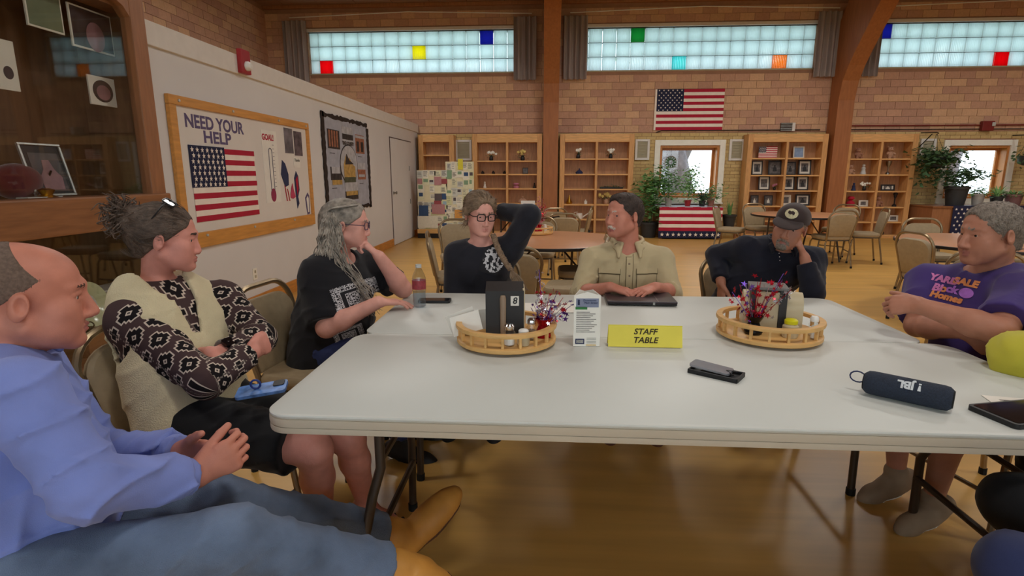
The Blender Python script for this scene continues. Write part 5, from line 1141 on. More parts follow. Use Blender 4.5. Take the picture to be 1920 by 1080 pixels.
def skin(name, rgb, lip, k=1.5):
    mat('skin_'+name, rgb, .5, var=.09, scale=22, bump=.10, bscale=320, k=k, spec=.35); mat('lip_'+name, lip, .45, var=.06, k=k); mat('nail_'+name, tuple(min(255, c+18) for c in rgb), .35, var=0, k=k)
def mid(a, b, t=.5): return V(a)*(1-t)+V(b)*t
def J(px, py, Y): return aty(px, py, Y)
def add_arm(S, sh, el, wr, k=1., lab=0):
    S.cap(sh, el, .052*k, .041*k, .03, lab); m = mid(el, wr, .3); S.cap(el, m, .040*k, .042*k, .02, lab); S.cap(m, wr, .042*k, .0265*k, .02, lab)
def add_leg(S, hp, kn, an, k=1., lab=0):
    S.cap(hp, kn, .082*k, .056*k, .04, lab); m = mid(kn, an, .32); S.cap(kn, m, .053*k, .054*k, .02, lab); S.cap(m, an, .054*k, .034*k, .02, lab)
def add_foot(S, an, toe, k=1., lab=0):
    an = V(an); toe = V(toe); S.cap(an, an+(an-toe).normalized()*.03+V((0, 0, -.035)), .036*k, .032*k, .02, lab); S.cap(an+V((0, 0, -.03)), mid(an+V((0, 0, -.05)), toe, .6), .034*k, .034*k, .03, lab); S.cap(mid(an+V((0, 0, -.05)), toe, .55), toe, .036*k, .026*k, .02, lab)
def torso(S, hip, neck, side_h, side_s, wp=.165, ww=.15, wc=.165, fp=.115, fw=.11, fc=.112, lean=0, inf=0, lab=0, belly=0, bust=0, top=.86):
    """pelvis, waist, rib cage as flattened capsules along a gently bent spine; side = person's right-left axis"""
    hip, neck = V(hip), V(neck); ax = neck-hip; sd = (V(side_h)+V(side_s)).normalized(); fr = sd.cross(ax).normalized()     # front or back
    fr = -fr if fr.dot(V(side_s).cross(V((0, 0, 1)))) > 0 else fr
    front = V((0, 0, 1)).cross(V(side_s)).normalized()                                                                    # +x is the right side, so z cross x is forward
    w_ = mid(hip, neck, .38)+front*lean; c = mid(hip, neck, .72)+front*lean*.5
    S.ecap(hip-ax.normalized()*.02, w_, side_h, (wp+inf, fp+inf), (ww+inf, fw+inf), .05, lab); S.ecap(w_, c, sd, (ww+inf, fw+inf), (wc+inf, fc+inf), .05, lab); S.ecap(c, mid(hip, neck, top), side_s, (wc+inf, fc+inf), (wc*.86+inf, fc*.72+inf), .05, lab)
    if belly: S.ell(mid(hip, neck, .30)+front*(fw*.55+lean), (ww*.92+inf, belly+inf, .15+inf), np.array([V(sd), front, V((0, 0, 1))]).T, .07, lab)
    if bust:
        for q in (-1, 1): S.ell(mid(hip, neck, .66)+front*(fc*.62)+sd*q*.075, (bust*1.05+inf, bust*.95+inf, bust*1.05+inf), None, .05, lab)
    return front
# ------------------------------------------------------------------ garments shared by the figures
def in_box(P, c, r): return (np.abs(P-npv(c)) < r).all(1)
def body(root, j, sk, res=.0105, fine=.004, hfine=.0035, hk={}, hands={}, ak=1., lk=1., tk={}, browm=None, nk=.056, foot=False, legs=True, hs=1.0):
    S = SDF(); H = head_M(*j['head']); M, s = H; side = (V(j['shR'])-V(j['shL'])).normalized(); sh = j.get('sideh', side)
    torso(S, j['hip'], j['neck'], sh, side, **tk)
    for q in 'RL':
        S.cap(mid(j['neck'], j['sh'+q], .15)-V((0, 0, .02)), j['sh'+q], .050*ak, .052*ak, .04); add_arm(S, j['sh'+q], j['el'+q], j['wr'+q], ak)
        hp = V(j['hip'])+V(sh)*(.085 if q == 'R' else -.085)
        if legs:
            add_leg(S, hp, j['kn'+q], j['an'+q], lk)
            if foot: add_foot(S, j['an'+q], j['to'+q])
    nb = M @ V((0, -.030, -.055)); S.cap(nb, V(j['neck'])-V((0, 0, .03)), nk*s, nk*1.08*s, .03)
    add_head(S, H, **hk)
    for q, kw in hands.items(): add_hand(S, j['wr'+q], right=(q == 'R'), **kw)
    parts = []; boxes = [(V(j['head'][0]), .145*s, fine)]+[(V(j['wr'+q])+V(kw['d']).normalized()*.085, .125, hfine) for q, kw in hands.items()]
    P, Fq, lab = S.mesh(res); keep = np.ones(len(Fq), bool)
    for c, r, f in boxes:
        ins = in_box(P, c, r-res*.6); keep &= ~ins[Fq].all(1)
    parts.append((P, Fq[keep], lab))
    done = []
    for c, r, f in boxes:
        g = S.mesh(f, c-V((r, r, r)), c+V((r, r, r))); kp = np.ones(len(g[1]), bool)
        for c2, r2 in done: kp &= ~in_box(g[0], c2, r2-f)[g[1]].all(1)
        done.append((c, r)); parts.append((g[0], g[1][kp], g[2]))
    nmesh('body', merge(parts), ['skin_'+sk, 'lip_'+sk, browm or 'skin_'+sk, 'nail_'+sk], root); return H
def top(root, j, name, m, res=.008, inf=.012, sl=(1.9, 1.9), fold=(.004, 28., 1.), tk={}, ak=1., neckcut=(.075, .07, .06), fwdcut=.02, hem=.06, slr=.012, extra=None, mats=None, shr=.058, label=None):
    S = SDF(); side = (V(j['shR'])-V(j['shL'])).normalized(); sh = j.get('sideh', side); fr = torso(S, j['hip'], j['neck'], sh, side, inf=inf, **tk); ax = (V(j['neck'])-V(j['hip'])).normalized()
    S.ecap(V(j['hip'])-ax*hem, mid(j['hip'], j['neck'], .25), sh, (tk.get('wp', .165)+inf*1.6, tk.get('fp', .115)+inf*1.6), (tk.get('ww', .15)+inf, tk.get('fw', .11)+inf), .05)
    for q, f in zip('RL', sl):
        a, e, w_ = V(j['sh'+q]), V(j['el'+q]), V(j['wr'+q]); S.cap(mid(j['neck'], a, .15)-V((0, 0, .025)), a, .052*ak+slr*.5, shr*ak+slr*.4, .05)
        if f <= 0: continue
        if f <= 1: S.cap(a, mid(a, e, f), .056*ak+slr, .047*ak+slr*1.5, .04, 0, True)
        else:
            S.cap(a, e, .055*ak+slr, .044*ak+slr, .04); S.cap(e, mid(e, w_, min(1, f-1)), .044*ak+slr, (.034 if f > 1.7 else .044)*ak+slr*.9, .02, 0, True)
    if extra: extra(S, fr, ax, side)
    S.fold = fold
    S.ell(V(j['neck'])+fr*fwdcut+V((0, 0, .035)), neckcut, np.array([side, fr, V((0, 0, 1))]).T, .012, 0, True)
    o = nmesh(name, S.mesh(res), mats or [m], root, label=label); return o, fr, ax, side
def trousers(root, j, name, m, res=.009, inf=.014, f=1.92, fold=(.005, 26., 2.), tk={}, lk=1., label=None):
    S = SDF(); side = j.get('sideh', (V(j['shR'])-V(j['shL'])).normalized()); wp, fp = tk.get('wp', .165), tk.get('fp', .115); up = (V(j['neck'])-V(j['hip'])).normalized()
    S.ecap(V(j['hip'])-up*.05, V(j['hip'])+up*.07, side, (wp+inf, fp+inf), (wp*.97+inf, fp+inf*.8), .05)
    for q, sg in (('R', 1), ('L', -1)):
        hp = V(j['hip'])+V(side)*.085*sg; k_, a = V(j['kn'+q]), V(j['an'+q])
        if f <= 1: S.cap(hp, mid(hp, k_, f), .088*lk+inf, .070*lk+inf, .04, 0, True)
        else:
            S.cap(hp, k_, .084*lk+inf, .058*lk+inf, .04); S.cap(k_, mid(k_, a, f-1), .060*lk+inf, .052*lk+inf, .03, 0, True)
    S.fold = fold; return nmesh(name, S.mesh(res), [m], root, label=label)
def shoe(root, an, toe, m, sole='black_rubber', k=1.0, res=.006, shaft=0, kn=None, name='shoe'):
    S = SDF(); an, toe = V(an), V(toe); d = (toe-an); d.z = d.z*.0+0; S2 = SDF(); dn = (toe-an).normalized(); heel = an-V((dn.x, dn.y, 0)).normalized()*.05
    up = V((0, 0, 1)); upv = (up-dn*up.dot(dn)).normalized()
    base = an-upv*.055
    S.cap(an, base, .046*k, .042*k, .02); S.cap(base-dn*.05, base+dn*.05, .040*k, .042*k, .02); S.cap(base+dn*.04, base+dn*.135, .046*k, .038*k, .02); S.cap(base+dn*.13, base+dn*.17, .038*k, .028*k, .02)
    if shaft and kn is not None: S.cap(an, mid(an, kn, shaft), .05*k, .058*k, .02, 0, True)
    S.cut(-upv, base-upv*.032); o = nmesh(name, S.mesh(res), [m], root)
    L_ = SDF(); L_.cap(base-dn*.05, base+dn*.05, .043*k, .045*k, .02); L_.cap(base+dn*.04, base+dn*.135, .049*k, .041*k, .02); L_.cap(base+dn*.13, base+dn*.172, .041*k, .030*k, .02); L_.cut(upv, base-upv*.030); L_.cut(-upv, base-upv*.042)
    q = nmesh('sole', L_.mesh(res), [sole], root); q.parent = o; q.matrix_parent_inverse = o.matrix_world.inverted(); return o
def collar(root, j, fr, side, m, r=.068, h=.035, gap=.5, res=.005, drop=.02, up=V((0, 0, 1)), tip=.05):
    S = SDF(); N = V(j['neck']); n = 14
    for i in range(n):
        for e in (0, 1):
            a0 = gap+(2*PI-2*gap)*(i)/n; a1 = gap+(2*PI-2*gap)*(i+1)/n
        P0 = N+fr*math.cos(a0)*r*1.0+side*math.sin(a0)*r*1.05+up*(h-.035*(.5+.5*math.cos(a0))); P1 = N+fr*math.cos(a1)*r+side*math.sin(a1)*r*1.05+up*(h-.035*(.5+.5*math.cos(a1)))
        S.cap(P0, P1, .007, .007, .006); Q0 = P0+(P0-N-up*(P0-N).dot(up)).normalized()*.016-up*.03; Q1 = P1+(P1-N-up*(P1-N).dot(up)).normalized()*.016-up*.03; S.cap(Q0, Q1, .007, .007, .012); S.cap(mid(P0, P1), mid(Q0, Q1), .007, .007, .012)
    for sg in (1, -1):
        a = gap*sg; P0 = N+fr*math.cos(a)*r+side*math.sin(a)*r+up*(h-.035); T = P0+fr*.035+side*.02*sg-up*tip; S.cap(P0, T, .010, .006, .012); S.cap(P0+side*.03*sg-up*.015, T, .010, .006, .012)
    return nmesh('collar', S.mesh(res), [m], root)
def glasses(root, H, m, lens=True, dy=0., dz=0., w_=.0235, h=.019, r=.0022, up=0., name='glasses'):
    M, s = H; Q = M @ Matrix.Translation((0, dy, dz)) @ Matrix.Rotation(up, 4, 'X'); T = lambda x, y, z: Q @ V((x, y, z)); g = None
    for q in (-1, 1):
        pts = [T(q*.033+x, .108-abs(q*.033+x)*.16, z-.002) for x, z in rrect(w_*2, h*2, .012, 4)]; o = world_part(MB().tube(pts, r*s, 6, True), 'rim', m, root); g = g or o
        if lens: world_part(MB().add([tuple(p) for p in pts], [tuple(range(len(pts)))]), 'lens', 'lens_clear' if lens is True else lens, root)
        world_part(MB().tube([T(q*(.033+w_), .100, .004), T(q*.078, .085, .004), T(q*.081, .0, .006), T(q*.081, -.02, -.012)], r*s*.9, 6), 'temple', m, root)
    world_part(MB().tube([T(-.010, .1075, .002), T(0, .109, .006), T(.010, .1075, .002)], r*s, 6), 'bridge', m, root)
pane_mat('lens_clear', (.93, .93, .95), 1.4); mat('specs_black', (24, 22, 24), .35, var=0); mat('specs_plum', (74, 54, 76), .35, var=0)
def fuzz(root, geo, H, m, n, length, r, flow, lift=.25, seed=1, name='hair_strands', jit=.25):
    """short hairs rooted over a hair shell and combed along flow(local point)"""
    P, Fq, _ = geo; M, s = H; Mi = M.inverted(); rr = np.random.RandomState(seed); A = P[Fq]; c = A.mean(1); nr = np.cross(A[:, 2]-A[:, 0], A[:, 3]-A[:, 1]); ar = np.linalg.norm(nr, axis=1)+1e-12; nr = nr/ar[:, None]
    pick = rr.choice(len(c), n, p=ar/ar.sum()); R3 = np.array(M.to_3x3())/s; mb = MB()
    for i in pick:
        nv = V(nr[i]); pl = Mi @ V(c[i]); fl = V(R3 @ np.array(flow(pl))); fl = fl-nv*fl.dot(nv)
        if fl.length < 1e-5: continue
        sd = V(rr.normal(0, jit, 3)); d = (fl.normalized()+sd); d = (d-nv*d.dot(nv)).normalized(); l = length*rr.uniform(.6, 1.25)*s; p0 = V(c[i])-nv*.001; pts = [p0+d*l*t+nv*(lift*l*t-l*l*t*t*(5.0+1.6*lift/max(l, .01)*.3)) for t in (0, .35, .7, 1)]
        mb.tube(pts, [r, r, r*.8, r*.3], 3, cap=False)
    return world_part(mb, name, m, root)
def hair_shell(H, extra=None, th=.007, slope=.75, z0=.03, face=True, res=.004, fold=(.0015, 160., 1.), nape=-.075, lab=0, brow=None):
    M, s = H; R = np.array(M.to_3x3())/s; P = lambda x, y, z: M @ V((x, y, z)); S = SDF(); D = lambda v: (M.to_3x3() @ V(v)).normalized()
    S.ell(P(0, -.018, .034), tuple((q+th)*s for q in (.077, .098, .084)), R, .02); S.ell(P(0, .024, .038), tuple((q+th)*s for q in (.067, .058, .058)), R, .02)
    S.cap(P(0, -.075, .0), P(0, -.058, -.05), .055*s, .052*s, .03)
    if slope is not None: S.cut(D((0, slope, -1)), P(0, 0, z0))
    S.cut(D((0, 0, -1)), P(0, 0, nape))
    if extra: extra(S, P, R, s)
    if face: S.ell(P(0, .105, -.02), (.062*s, .05*s, .085*s), R, .008, 0, True)
    if brow: S.ell(P(0, brow[0], brow[1]), tuple(q*s for q in brow[2]), R, .006, 0, True)
    for q in (-1, 1): S.ell(P(q*.086, -.006, -.016), (.020*s, .022*s, .034*s), R, .004, 0, True)
    S.fold = fold; return S.mesh(res)
def strand_mesh(paths, r0, r1, n=5):
    mb = MB()
    for p in paths:
        k = len(p); mb.tube(p, [r0+(r1-r0)*abs(2*i/(k-1)-.75) for i in range(k)], n)
    return mb
def wave_path(ctrl, rr, amp, freq, n=16):
    ctrl = [V(c) for c in ctrl]; out = []; ph = rr.uniform(0, 6); ax = V((rr.uniform(-1, 1), rr.uniform(-1, 1), rr.uniform(-.3, .3))).normalized()
    for i in range(n):
        u = i/(n-1)*(len(ctrl)-1); k = min(int(u), len(ctrl)-2); t = u-k; p0 = ctrl[max(k-1, 0)]; p1 = ctrl[k]; p2 = ctrl[k+1]; p3 = ctrl[min(k+2, len(ctrl)-1)]
        p = .5*((2*p1)+(-p0+p2)*t+(2*p0-5*p1+4*p2-p3)*t*t+(-p0+3*p1-3*p2+p3)*t**3); out.append(p+ax*amp*math.sin(freq*i/(n-1)*2*PI+ph)*min(1, i/4))
    return out
def seat_chair(hip, facing, label, back=.13):
    f = V((facing[0], facing[1], 0)).normalized(); p = V(hip)-f*0+f*.02; chair(p.x, p.y, math.degrees(math.atan2(f.y, f.x)), label, 'padded beige chairs at the white tables')
def fabric(name, rgb, k=1.4, bump=.12, bs=500., var=.08, sc=9., rough=.85): return mat(name, rgb, rough, 0, var, sc, bump, bs, k=k, sheen=.15, spec=.2)
skin('rosy', (176, 118, 104), (164, 102, 94)); skin('tan', (150, 102, 82), (136, 84, 74)); skin('fair', (184, 132, 118), (172, 114, 104)); skin('ruddy', (166, 108, 90), (144, 84, 78)); skin('olive', (156, 110, 92), (138, 86, 78))
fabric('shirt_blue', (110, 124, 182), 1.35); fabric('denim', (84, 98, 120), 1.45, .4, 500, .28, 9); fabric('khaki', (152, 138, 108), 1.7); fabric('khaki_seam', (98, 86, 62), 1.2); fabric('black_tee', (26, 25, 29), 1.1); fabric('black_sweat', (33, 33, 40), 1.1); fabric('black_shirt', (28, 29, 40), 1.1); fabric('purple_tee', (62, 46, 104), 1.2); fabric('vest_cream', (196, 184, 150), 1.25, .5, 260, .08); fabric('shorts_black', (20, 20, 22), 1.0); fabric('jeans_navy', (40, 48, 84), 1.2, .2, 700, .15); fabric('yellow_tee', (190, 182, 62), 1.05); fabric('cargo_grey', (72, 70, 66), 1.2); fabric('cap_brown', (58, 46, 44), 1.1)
mat('hair_dark', (54, 42, 36), .6, var=.35, scale=60, bump=.5, bscale=180, k=1.3); mat('hair_ash', (78, 64, 54), .55, var=.35, scale=45, bump=.5, bscale=200, k=1.4); mat('hair_grey', (118, 110, 100), .5, var=.5, scale=40, bump=.4, bscale=200, k=1.35); mat('hair_silver', (138, 129, 118), .5, var=.6, scale=30, k=1.3); mat('hair_blond', (112, 92, 72), .55, var=.3, scale=45, bump=.5, bscale=200, k=1.4); mat('hair_salt', (118, 108, 98), .7, var=.35, scale=120, bump=.6, bscale=250, k=1.3); mat('hair_stubble', (92, 76, 66), .8, var=.25, scale=150, k=1.4); mat('stache_grey', (190, 176, 164), .7, var=.2, scale=100, k=1.2); mat('brow_dark', (70, 52, 44), .8, var=.1, k=1.2); mat('leather_tan', (176, 124, 56), .5, var=.15, scale=14, k=1.3); mat('leather_brown', (84, 48, 32), .45, var=.15, scale=14, k=1.2); mat('sandal_black', (24, 22, 22), .6); mat('sneaker_tan', (140, 120, 98), .8, var=.15, k=1.2)
# motif knit for the sleeves: stepped crosses in staggered rows, laid out along the arm
def motif_mat():
    m = bpy.data.materials.new('motif_knit'); m.use_nodes = True; N = m.node_tree.nodes; L = m.node_tree.links; b = N['Principled BSDF']; b.inputs['Roughness'].default_value = .9; b.inputs['Specular IOR Level'].default_value = .2
    def mth(op, a, b_=None, c=None):
        n = N.new('ShaderNodeMath'); n.operation = op
        for i, v in enumerate((a, b_, c)):
            if v is None: continue
            if isinstance(v, (int, float)): n.inputs[i].default_value = v
            else: L.new(v, n.inputs[i])
        return n.outputs[0]
    uv = N.new('ShaderNodeUVMap'); uv.uv_map = 'UVMap'; sp = N.new('ShaderNodeSeparateXYZ'); L.new(uv.outputs[0], sp.inputs[0])
    y = mth('DIVIDE', sp.outputs[1], .072); row = mth('FLOOR', y); x = mth('ADD', mth('DIVIDE', sp.outputs[0], .084), mth('MULTIPLY', mth('FLOORED_MODULO', row, 2), .5))
    ax = mth('ABSOLUTE', mth('SUBTRACT', mth('FRACT', x), .5)); ay = mth('ABSOLUTE', mth('SUBTRACT', mth('FRACT', y), .5))
    def box(a, c): return mth('MAXIMUM', mth('SUBTRACT', ax, a), mth('SUBTRACT', ay, c))
    s = mth('MINIMUM', mth('MINIMUM', box(.42, .17), box(.17, .42)), box(.29, .29)); line = mth('LESS_THAN', mth('ABSOLUTE', mth('ADD', s, .02)), .028); dia = mth('LESS_THAN', mth('ADD', ax, ay), .13); ring = mth('LESS_THAN', mth('ABSOLUTE', mth('SUBTRACT', mth('ADD', ax, ay), .035)), .02)
    w_ = mth('MAXIMUM', line, mth('SUBTRACT', dia, ring)); ins = mth('LESS_THAN', s, 0)
    m1 = N.new('ShaderNodeMix'); m1.data_type = 'RGBA'; m1.inputs[6].default_value = (*[v*1.2 for v in lin((66, 50, 50))], 1); m1.inputs[7].default_value = (*lin((24, 20, 22)), 1); L.new(ins, m1.inputs[0])
    m2 = N.new('ShaderNodeMix'); m2.data_type = 'RGBA'; m2.inputs[7].default_value = (*[v*1.2 for v in lin((186, 172, 158))], 1); L.new(m1.outputs[2], m2.inputs[6]); L.new(w_, m2.inputs[0]); L.new(m2.outputs[2], b.inputs['Base Color']); MATS['motif_knit'] = m
motif_mat()
def arm_uv(o, arms, side, ref):
    me = o.data; n = len(me.vertices); P = np.empty(n*3, np.float32); me.vertices.foreach_get('co', P); P = P.reshape(-1, 3); best = np.full(n, .11, np.float32); U = P @ npv(side); W = P[:, 2].copy()
    for segs in arms:
        cum = 0
        for a, b in segs:
            a, b = npv(a), npv(b); ab = b-a; l = np.linalg.norm(ab); u = ab/l; t = np.clip((P-a) @ u, 0, l); r = P-a-t[:, None]*u; d = np.linalg.norm(r, axis=1); e1 = npv(ref)-u*(npv(ref) @ u); e1 /= np.linalg.norm(e1); e2 = np.cross(u, e1); m = d < best
            U[m] = (np.arctan2(r @ e2, r @ e1)*.062)[m]; W[m] = (cum+t)[m]; best[m] = d[m]; cum += l
    ul = me.uv_layers.new(name='UVMap'); vi = np.empty(len(me.loops), np.int32); me.loops.foreach_get('vertex_index', vi); ul.data.foreach_set('uv', np.stack([U[vi], W[vi]], 1).astype(np.float32).ravel())
def person(label, hip): return thing('person', label, 'person', (hip[0], hip[1], 0))
def rest_legs(j, fwd, side, kz=.50, spread=.12, reach=.42, shin=.02):
    f = V((fwd[0], fwd[1], 0)).normalized(); s_ = V(side).normalized(); h = V(j['hip'])
    for q, sg in (('R', 1), ('L', -1)):
        k_ = h+f*reach+s_*spread*sg; k_.z = kz; a = k_+f*shin; a.z = .09; j['kn'+q] = k_; j['an'+q] = a; j['to'+q] = a+f*.16+V((0, 0, -.055))
# ------------------------------------------------------------------ the man in khaki, hands on the laptop
def khaki_man():
    j = dict(head=(J(1170, 403, 3.05), (-.80, -.60, .02), (0, 0, 1), .98), neck=J(1176, 463, 3.11), shR=J(1112, 487, 3.11), shL=J(1240, 487, 3.11), elR=J(1088, 551, 3.02), elL=J(1258, 549, 3.02), wrR=V((.325, 2.81, .795)), wrL=V((.560, 2.81, .797)), hip=V((.46, 3.24, .53)))
    rest_legs(j, (0, -1, 0), (-1, 0, 0)); t = person('person in a khaki shirt with a grey moustache looking aside, hands on a laptop', j['hip']); tk = dict(wp=.175, ww=.17, wc=.178, fp=.12, fw=.125, fc=.125)
    H = body(t, j, 'ruddy', hk=dict(stache=True, brow=True), tk=dict(tk, belly=.11), browm='stache_grey', hands=dict(R=dict(d=(.86, -.40, -.16), n=(.1, .1, -1), curl=(.22, .25, .3, .3), thumb=(.8, .5, .2)), L=dict(d=(-.80, -.50, -.14), n=(-.1, .1, -1), curl=(.22, .25, .3, .3), thumb=(.8, .5, .2))), nk=.060)
    add_eyes(H, t, 'iris_blue', (.3, 0))
    o, fr, ax, side = top(t, j, 'shirt', 'khaki', .0075, .014, (1.18, 1.18), (.0055, 28., .7), dict(tk, belly=.11), neckcut=(.066, .085, .085), fwdcut=.03, slr=.016); bv = bvh_of(o)
    for q in 'RL':
        e, w_ = j['el'+q], j['wr'+q]; c = SDF(); c.cap(mid(e, w_, .04), mid(e, w_, .24), .062, .062, .01, 0, True); c.fold = (.003, 60., 2.); nmesh('rolled_cuff', c.mesh(.006), ['khaki'], t)
    collar(t, j, fr, side, 'khaki', .080, .062, .50, tip=.07)
    trousers(t, j, 'trousers', 'cargo_grey', .012, tk=tk)
    for q in 'RL': shoe(t, j['an'+q], j['to'+q], 'leather_brown', res=.009)
    for x, lab in ((1143, 'left'), (1214, 'right')):
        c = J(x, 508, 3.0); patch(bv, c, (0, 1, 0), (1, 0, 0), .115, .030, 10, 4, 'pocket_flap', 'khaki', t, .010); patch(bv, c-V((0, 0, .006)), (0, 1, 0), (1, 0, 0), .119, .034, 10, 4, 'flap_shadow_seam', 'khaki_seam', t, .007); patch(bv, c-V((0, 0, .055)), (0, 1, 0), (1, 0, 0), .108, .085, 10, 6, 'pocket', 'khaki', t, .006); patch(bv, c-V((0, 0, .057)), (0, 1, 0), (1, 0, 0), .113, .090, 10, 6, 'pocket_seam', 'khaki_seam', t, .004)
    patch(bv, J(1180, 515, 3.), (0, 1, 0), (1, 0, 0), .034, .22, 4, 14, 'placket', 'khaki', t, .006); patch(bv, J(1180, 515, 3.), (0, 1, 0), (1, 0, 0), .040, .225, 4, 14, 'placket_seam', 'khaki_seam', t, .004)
    for y in (495, 517, 540):
        p = J(1180, y, 3.); h = bv.ray_cast(p-V((0, .3, 0)), V((0, 1, 0)), 1)
        if h[0]: world_part(MB().lathe([(.006, 0), (.006, .002), (0, .003)], 10).xf(Matrix.Translation(h[0]-V((0, .005, 0))) @ Matrix.Rotation(PI/2, 4, 'X')), 'button', 'disp_tan', t)
    g = hair_shell(H, lambda S, P, R, s: (S.ell(P(0, .025, .085), (.060*s, .058*s, .034*s), R, .02)), .005, 1.0, -.028, nape=-.062, brow=(.115, .020, (.064, .062, .076)))
    nmesh('hair', g, ['hair_dark'], t); fuzz(t, g, H, 'hair_dark', 1500, .022, .0009, lambda p: (p.x*2, .06-p.y*.2 if p.z > .07 else -.03, -.12 if p.z < .09 else -.02), .2); seat_chair(j['hip'], (0, -1), 'beige chair under the man in the khaki shirt')
khaki_man()
# ------------------------------------------------------------------ the woman in the black sweatshirt, one arm behind her head
mat('print_white', (206, 204, 204), .8, var=.1)
def print_mat(name, sc, thr=.5, col=(200, 198, 200), lines=False):
    """worn screen print: white scrolls or blotches with the fabric showing through"""
    m = bpy.data.materials.new(name); m.use_nodes = True; N = m.node_tree.nodes; L = m.node_tree.links; b = N['Principled BSDF']; b.inputs['Roughness'].default_value = .9
    def mth(op, a, b_=None):
        n = N.new('ShaderNodeMath'); n.operation = op
        for i, v in enumerate((a, b_)):
            if v is None: continue
            if isinstance(v, (int, float)): n.inputs[i].default_value = v
            else: L.new(v, n.inputs[i])
        return n.outputs[0]
    uv = N.new('ShaderNodeUVMap'); uv.uv_map = 'UVMap'; sp = N.new('ShaderNodeSeparateXYZ'); L.new(uv.outputs[0], sp.inputs[0]); nz = N.new('ShaderNodeTexNoise'); nz.inputs['Scale'].default_value = sc; nz.inputs['Detail'].default_value = 2; L.new(uv.outputs[0], nz.inputs['Vector'])
    cx = mth('ABSOLUTE', mth('SUBTRACT', sp.outputs[0], .5)); cy = mth('ABSOLUTE', mth('SUBTRACT', sp.outputs[1], .5))
    if lines:
        ink = mth('GREATER_THAN', mth('SINE', mth('MULTIPLY', nz.outputs['Fac'], 60)), .1); edge = mth('MAXIMUM', cx, cy); rule = mth('GREATER_THAN', mth('SINE', mth('MULTIPLY', edge, 62)), .93); gap = mth('LESS_THAN', mth('ABSOLUTE', mth('SUBTRACT', edge, .28)), .05); ink = mth('MAXIMUM', mth('MULTIPLY', ink, mth('SUBTRACT', 1, gap)), rule)
    else:
        r = mth('ADD', mth('MULTIPLY', cx, cx), mth('MULTIPLY', cy, cy)); ink = mth('MULTIPLY', mth('GREATER_THAN', nz.outputs['Fac'], thr), mth('LESS_THAN', mth('ADD', r, mth('MULTIPLY', nz.outputs['Fac'], .12)), .26))
    mx = N.new('ShaderNodeMix'); mx.data_type = 'RGBA'; mx.inputs[6].default_value = (*lin((30, 29, 34)), 1); mx.inputs[7].default_value = (*lin(col), 1); L.new(ink, mx.inputs[0]); L.new(mx.outputs[2], b.inputs['Base Color']); MATS[name] = m
print_mat('print_bike', 7., .50); print_mat('print_bandana', 6., lines=True)
def sweat_woman():
    j = dict(head=(J(899, 401, 3.08), (.50, -.84, -.14), (.03, 0, 1), .95), neck=J(903, 456, 3.13), shR=J(857, 478, 3.13), shL=J(956, 468, 3.13), elR=J(853, 556, 3.06), elL=J(993, 404, 3.10), wrL=J(938, 396, 3.25), wrR=J(890, 610, 2.95), hip=J(905, 640, 3.22))
    j['hip'].z = .53; rest_legs(j, (0, -1, 0), (-1, 0, 0)); t = person('person in a black printed sweatshirt and glasses with one arm behind the head', j['hip']); tk = dict(wp=.175, ww=.155, wc=.155, fp=.12, fw=.115, fc=.11)
    H = body(t, j, 'fair', hk=dict(g='f', brow=True, nose=.9), tk=tk, nk=.050, browm='hair_blond', hands=dict(L=dict(d=(-.75, .25, .15), n=(0, -1, 0), curl=(.5, .5, .5, .5))), ak=.95)
    add_eyes(H, t, 'iris_brown', (-.1, -.35)); glasses(t, H, 'specs_black', r=.0030)
    o, fr, ax, side = top(t, j, 'sweatshirt', 'black_sweat', .0075, .020, (1.92, 1.96), (.005, 24., 2.1), dict(tk, bust=.062), ak=1.0, neckcut=(.085, .085, .055), fwdcut=.02, slr=.020); bv = bvh_of(o)
    patch(bv, J(926, 487, 3.0), CAMD(J(926, 487, 3.0)), (1, 0, -.25), .135, .165, 20, 24, 'chest_print', 'print_bike', t, .004, label='white motif printed on the chest')
    trousers(t, j, 'trousers', 'black_sweat', .012, tk=tk)
    for q in 'RL': shoe(t, j['an'+q], j['to'+q], 'sandal_black', res=.009)
    g = hair_shell(H, lambda S, P, R, s: (S.ell(P(0, -.01, .055), (.084*s, .10*s, .082*s), R, .02), S.cap(P(-.05, .055, .085), P(-.086, .0, .02), .022*s, .02*s, .02), S.cap(P(.05, .055, .085), P(.086, .0, .02), .022*s, .02*s, .02), S.cap(P(.085, .005, .02), P(.080, -.01, -.06), .016*s, .014*s, .02)), .010, .58, .004, nape=-.085, brow=(.118, .012, (.066, .064, .080)))
    nmesh('hair', g, ['hair_blond'], t); fuzz(t, g, H, 'hair_blond', 1500, .045, .0010, lambda p: (p.x*.6, -.12, -.02-max(0, .06-p.z)*.5), .18, jit=.14)
    # braid falling over the shoulder
    A = [J(925, 440, 3.07), J(930, 455, 3.02), J(937, 472, 2.985), J(947, 490, 2.96), J(958, 506, 2.945)]; m = MB(); n = 40; rr = random.Random(2)
    for s3 in range(3):
        pts = []
        for i in range(n):
            u = i/(n-1)*(len(A)-1); k = min(int(u), len(A)-2); p = A[k].lerp(A[k+1], u-k); a = i*.9+s3*2*PI/3; pts.append(p+V((.011*math.cos(a), .004*math.sin(2*a), .004*math.sin(a))))
        m.tube(pts, .0088, 7)
    world_part(m, 'braid', 'hair_blond', t)
    E_ = A[-1]; world_part(strand_mesh([wave_path([E_, E_+V((.02+rr.uniform(-.02, .04), -.005, -.05)), E_+V((.05+rr.uniform(-.03, .05), -.01, -.11))], rr, .004, 1.5, 9) for _ in range(26)], .004, .0015), 'braid_tail', 'hair_blond', t)
    seat_chair(j['hip'], (0, -1), 'beige chair under the woman in the black sweatshirt')
sweat_woman()
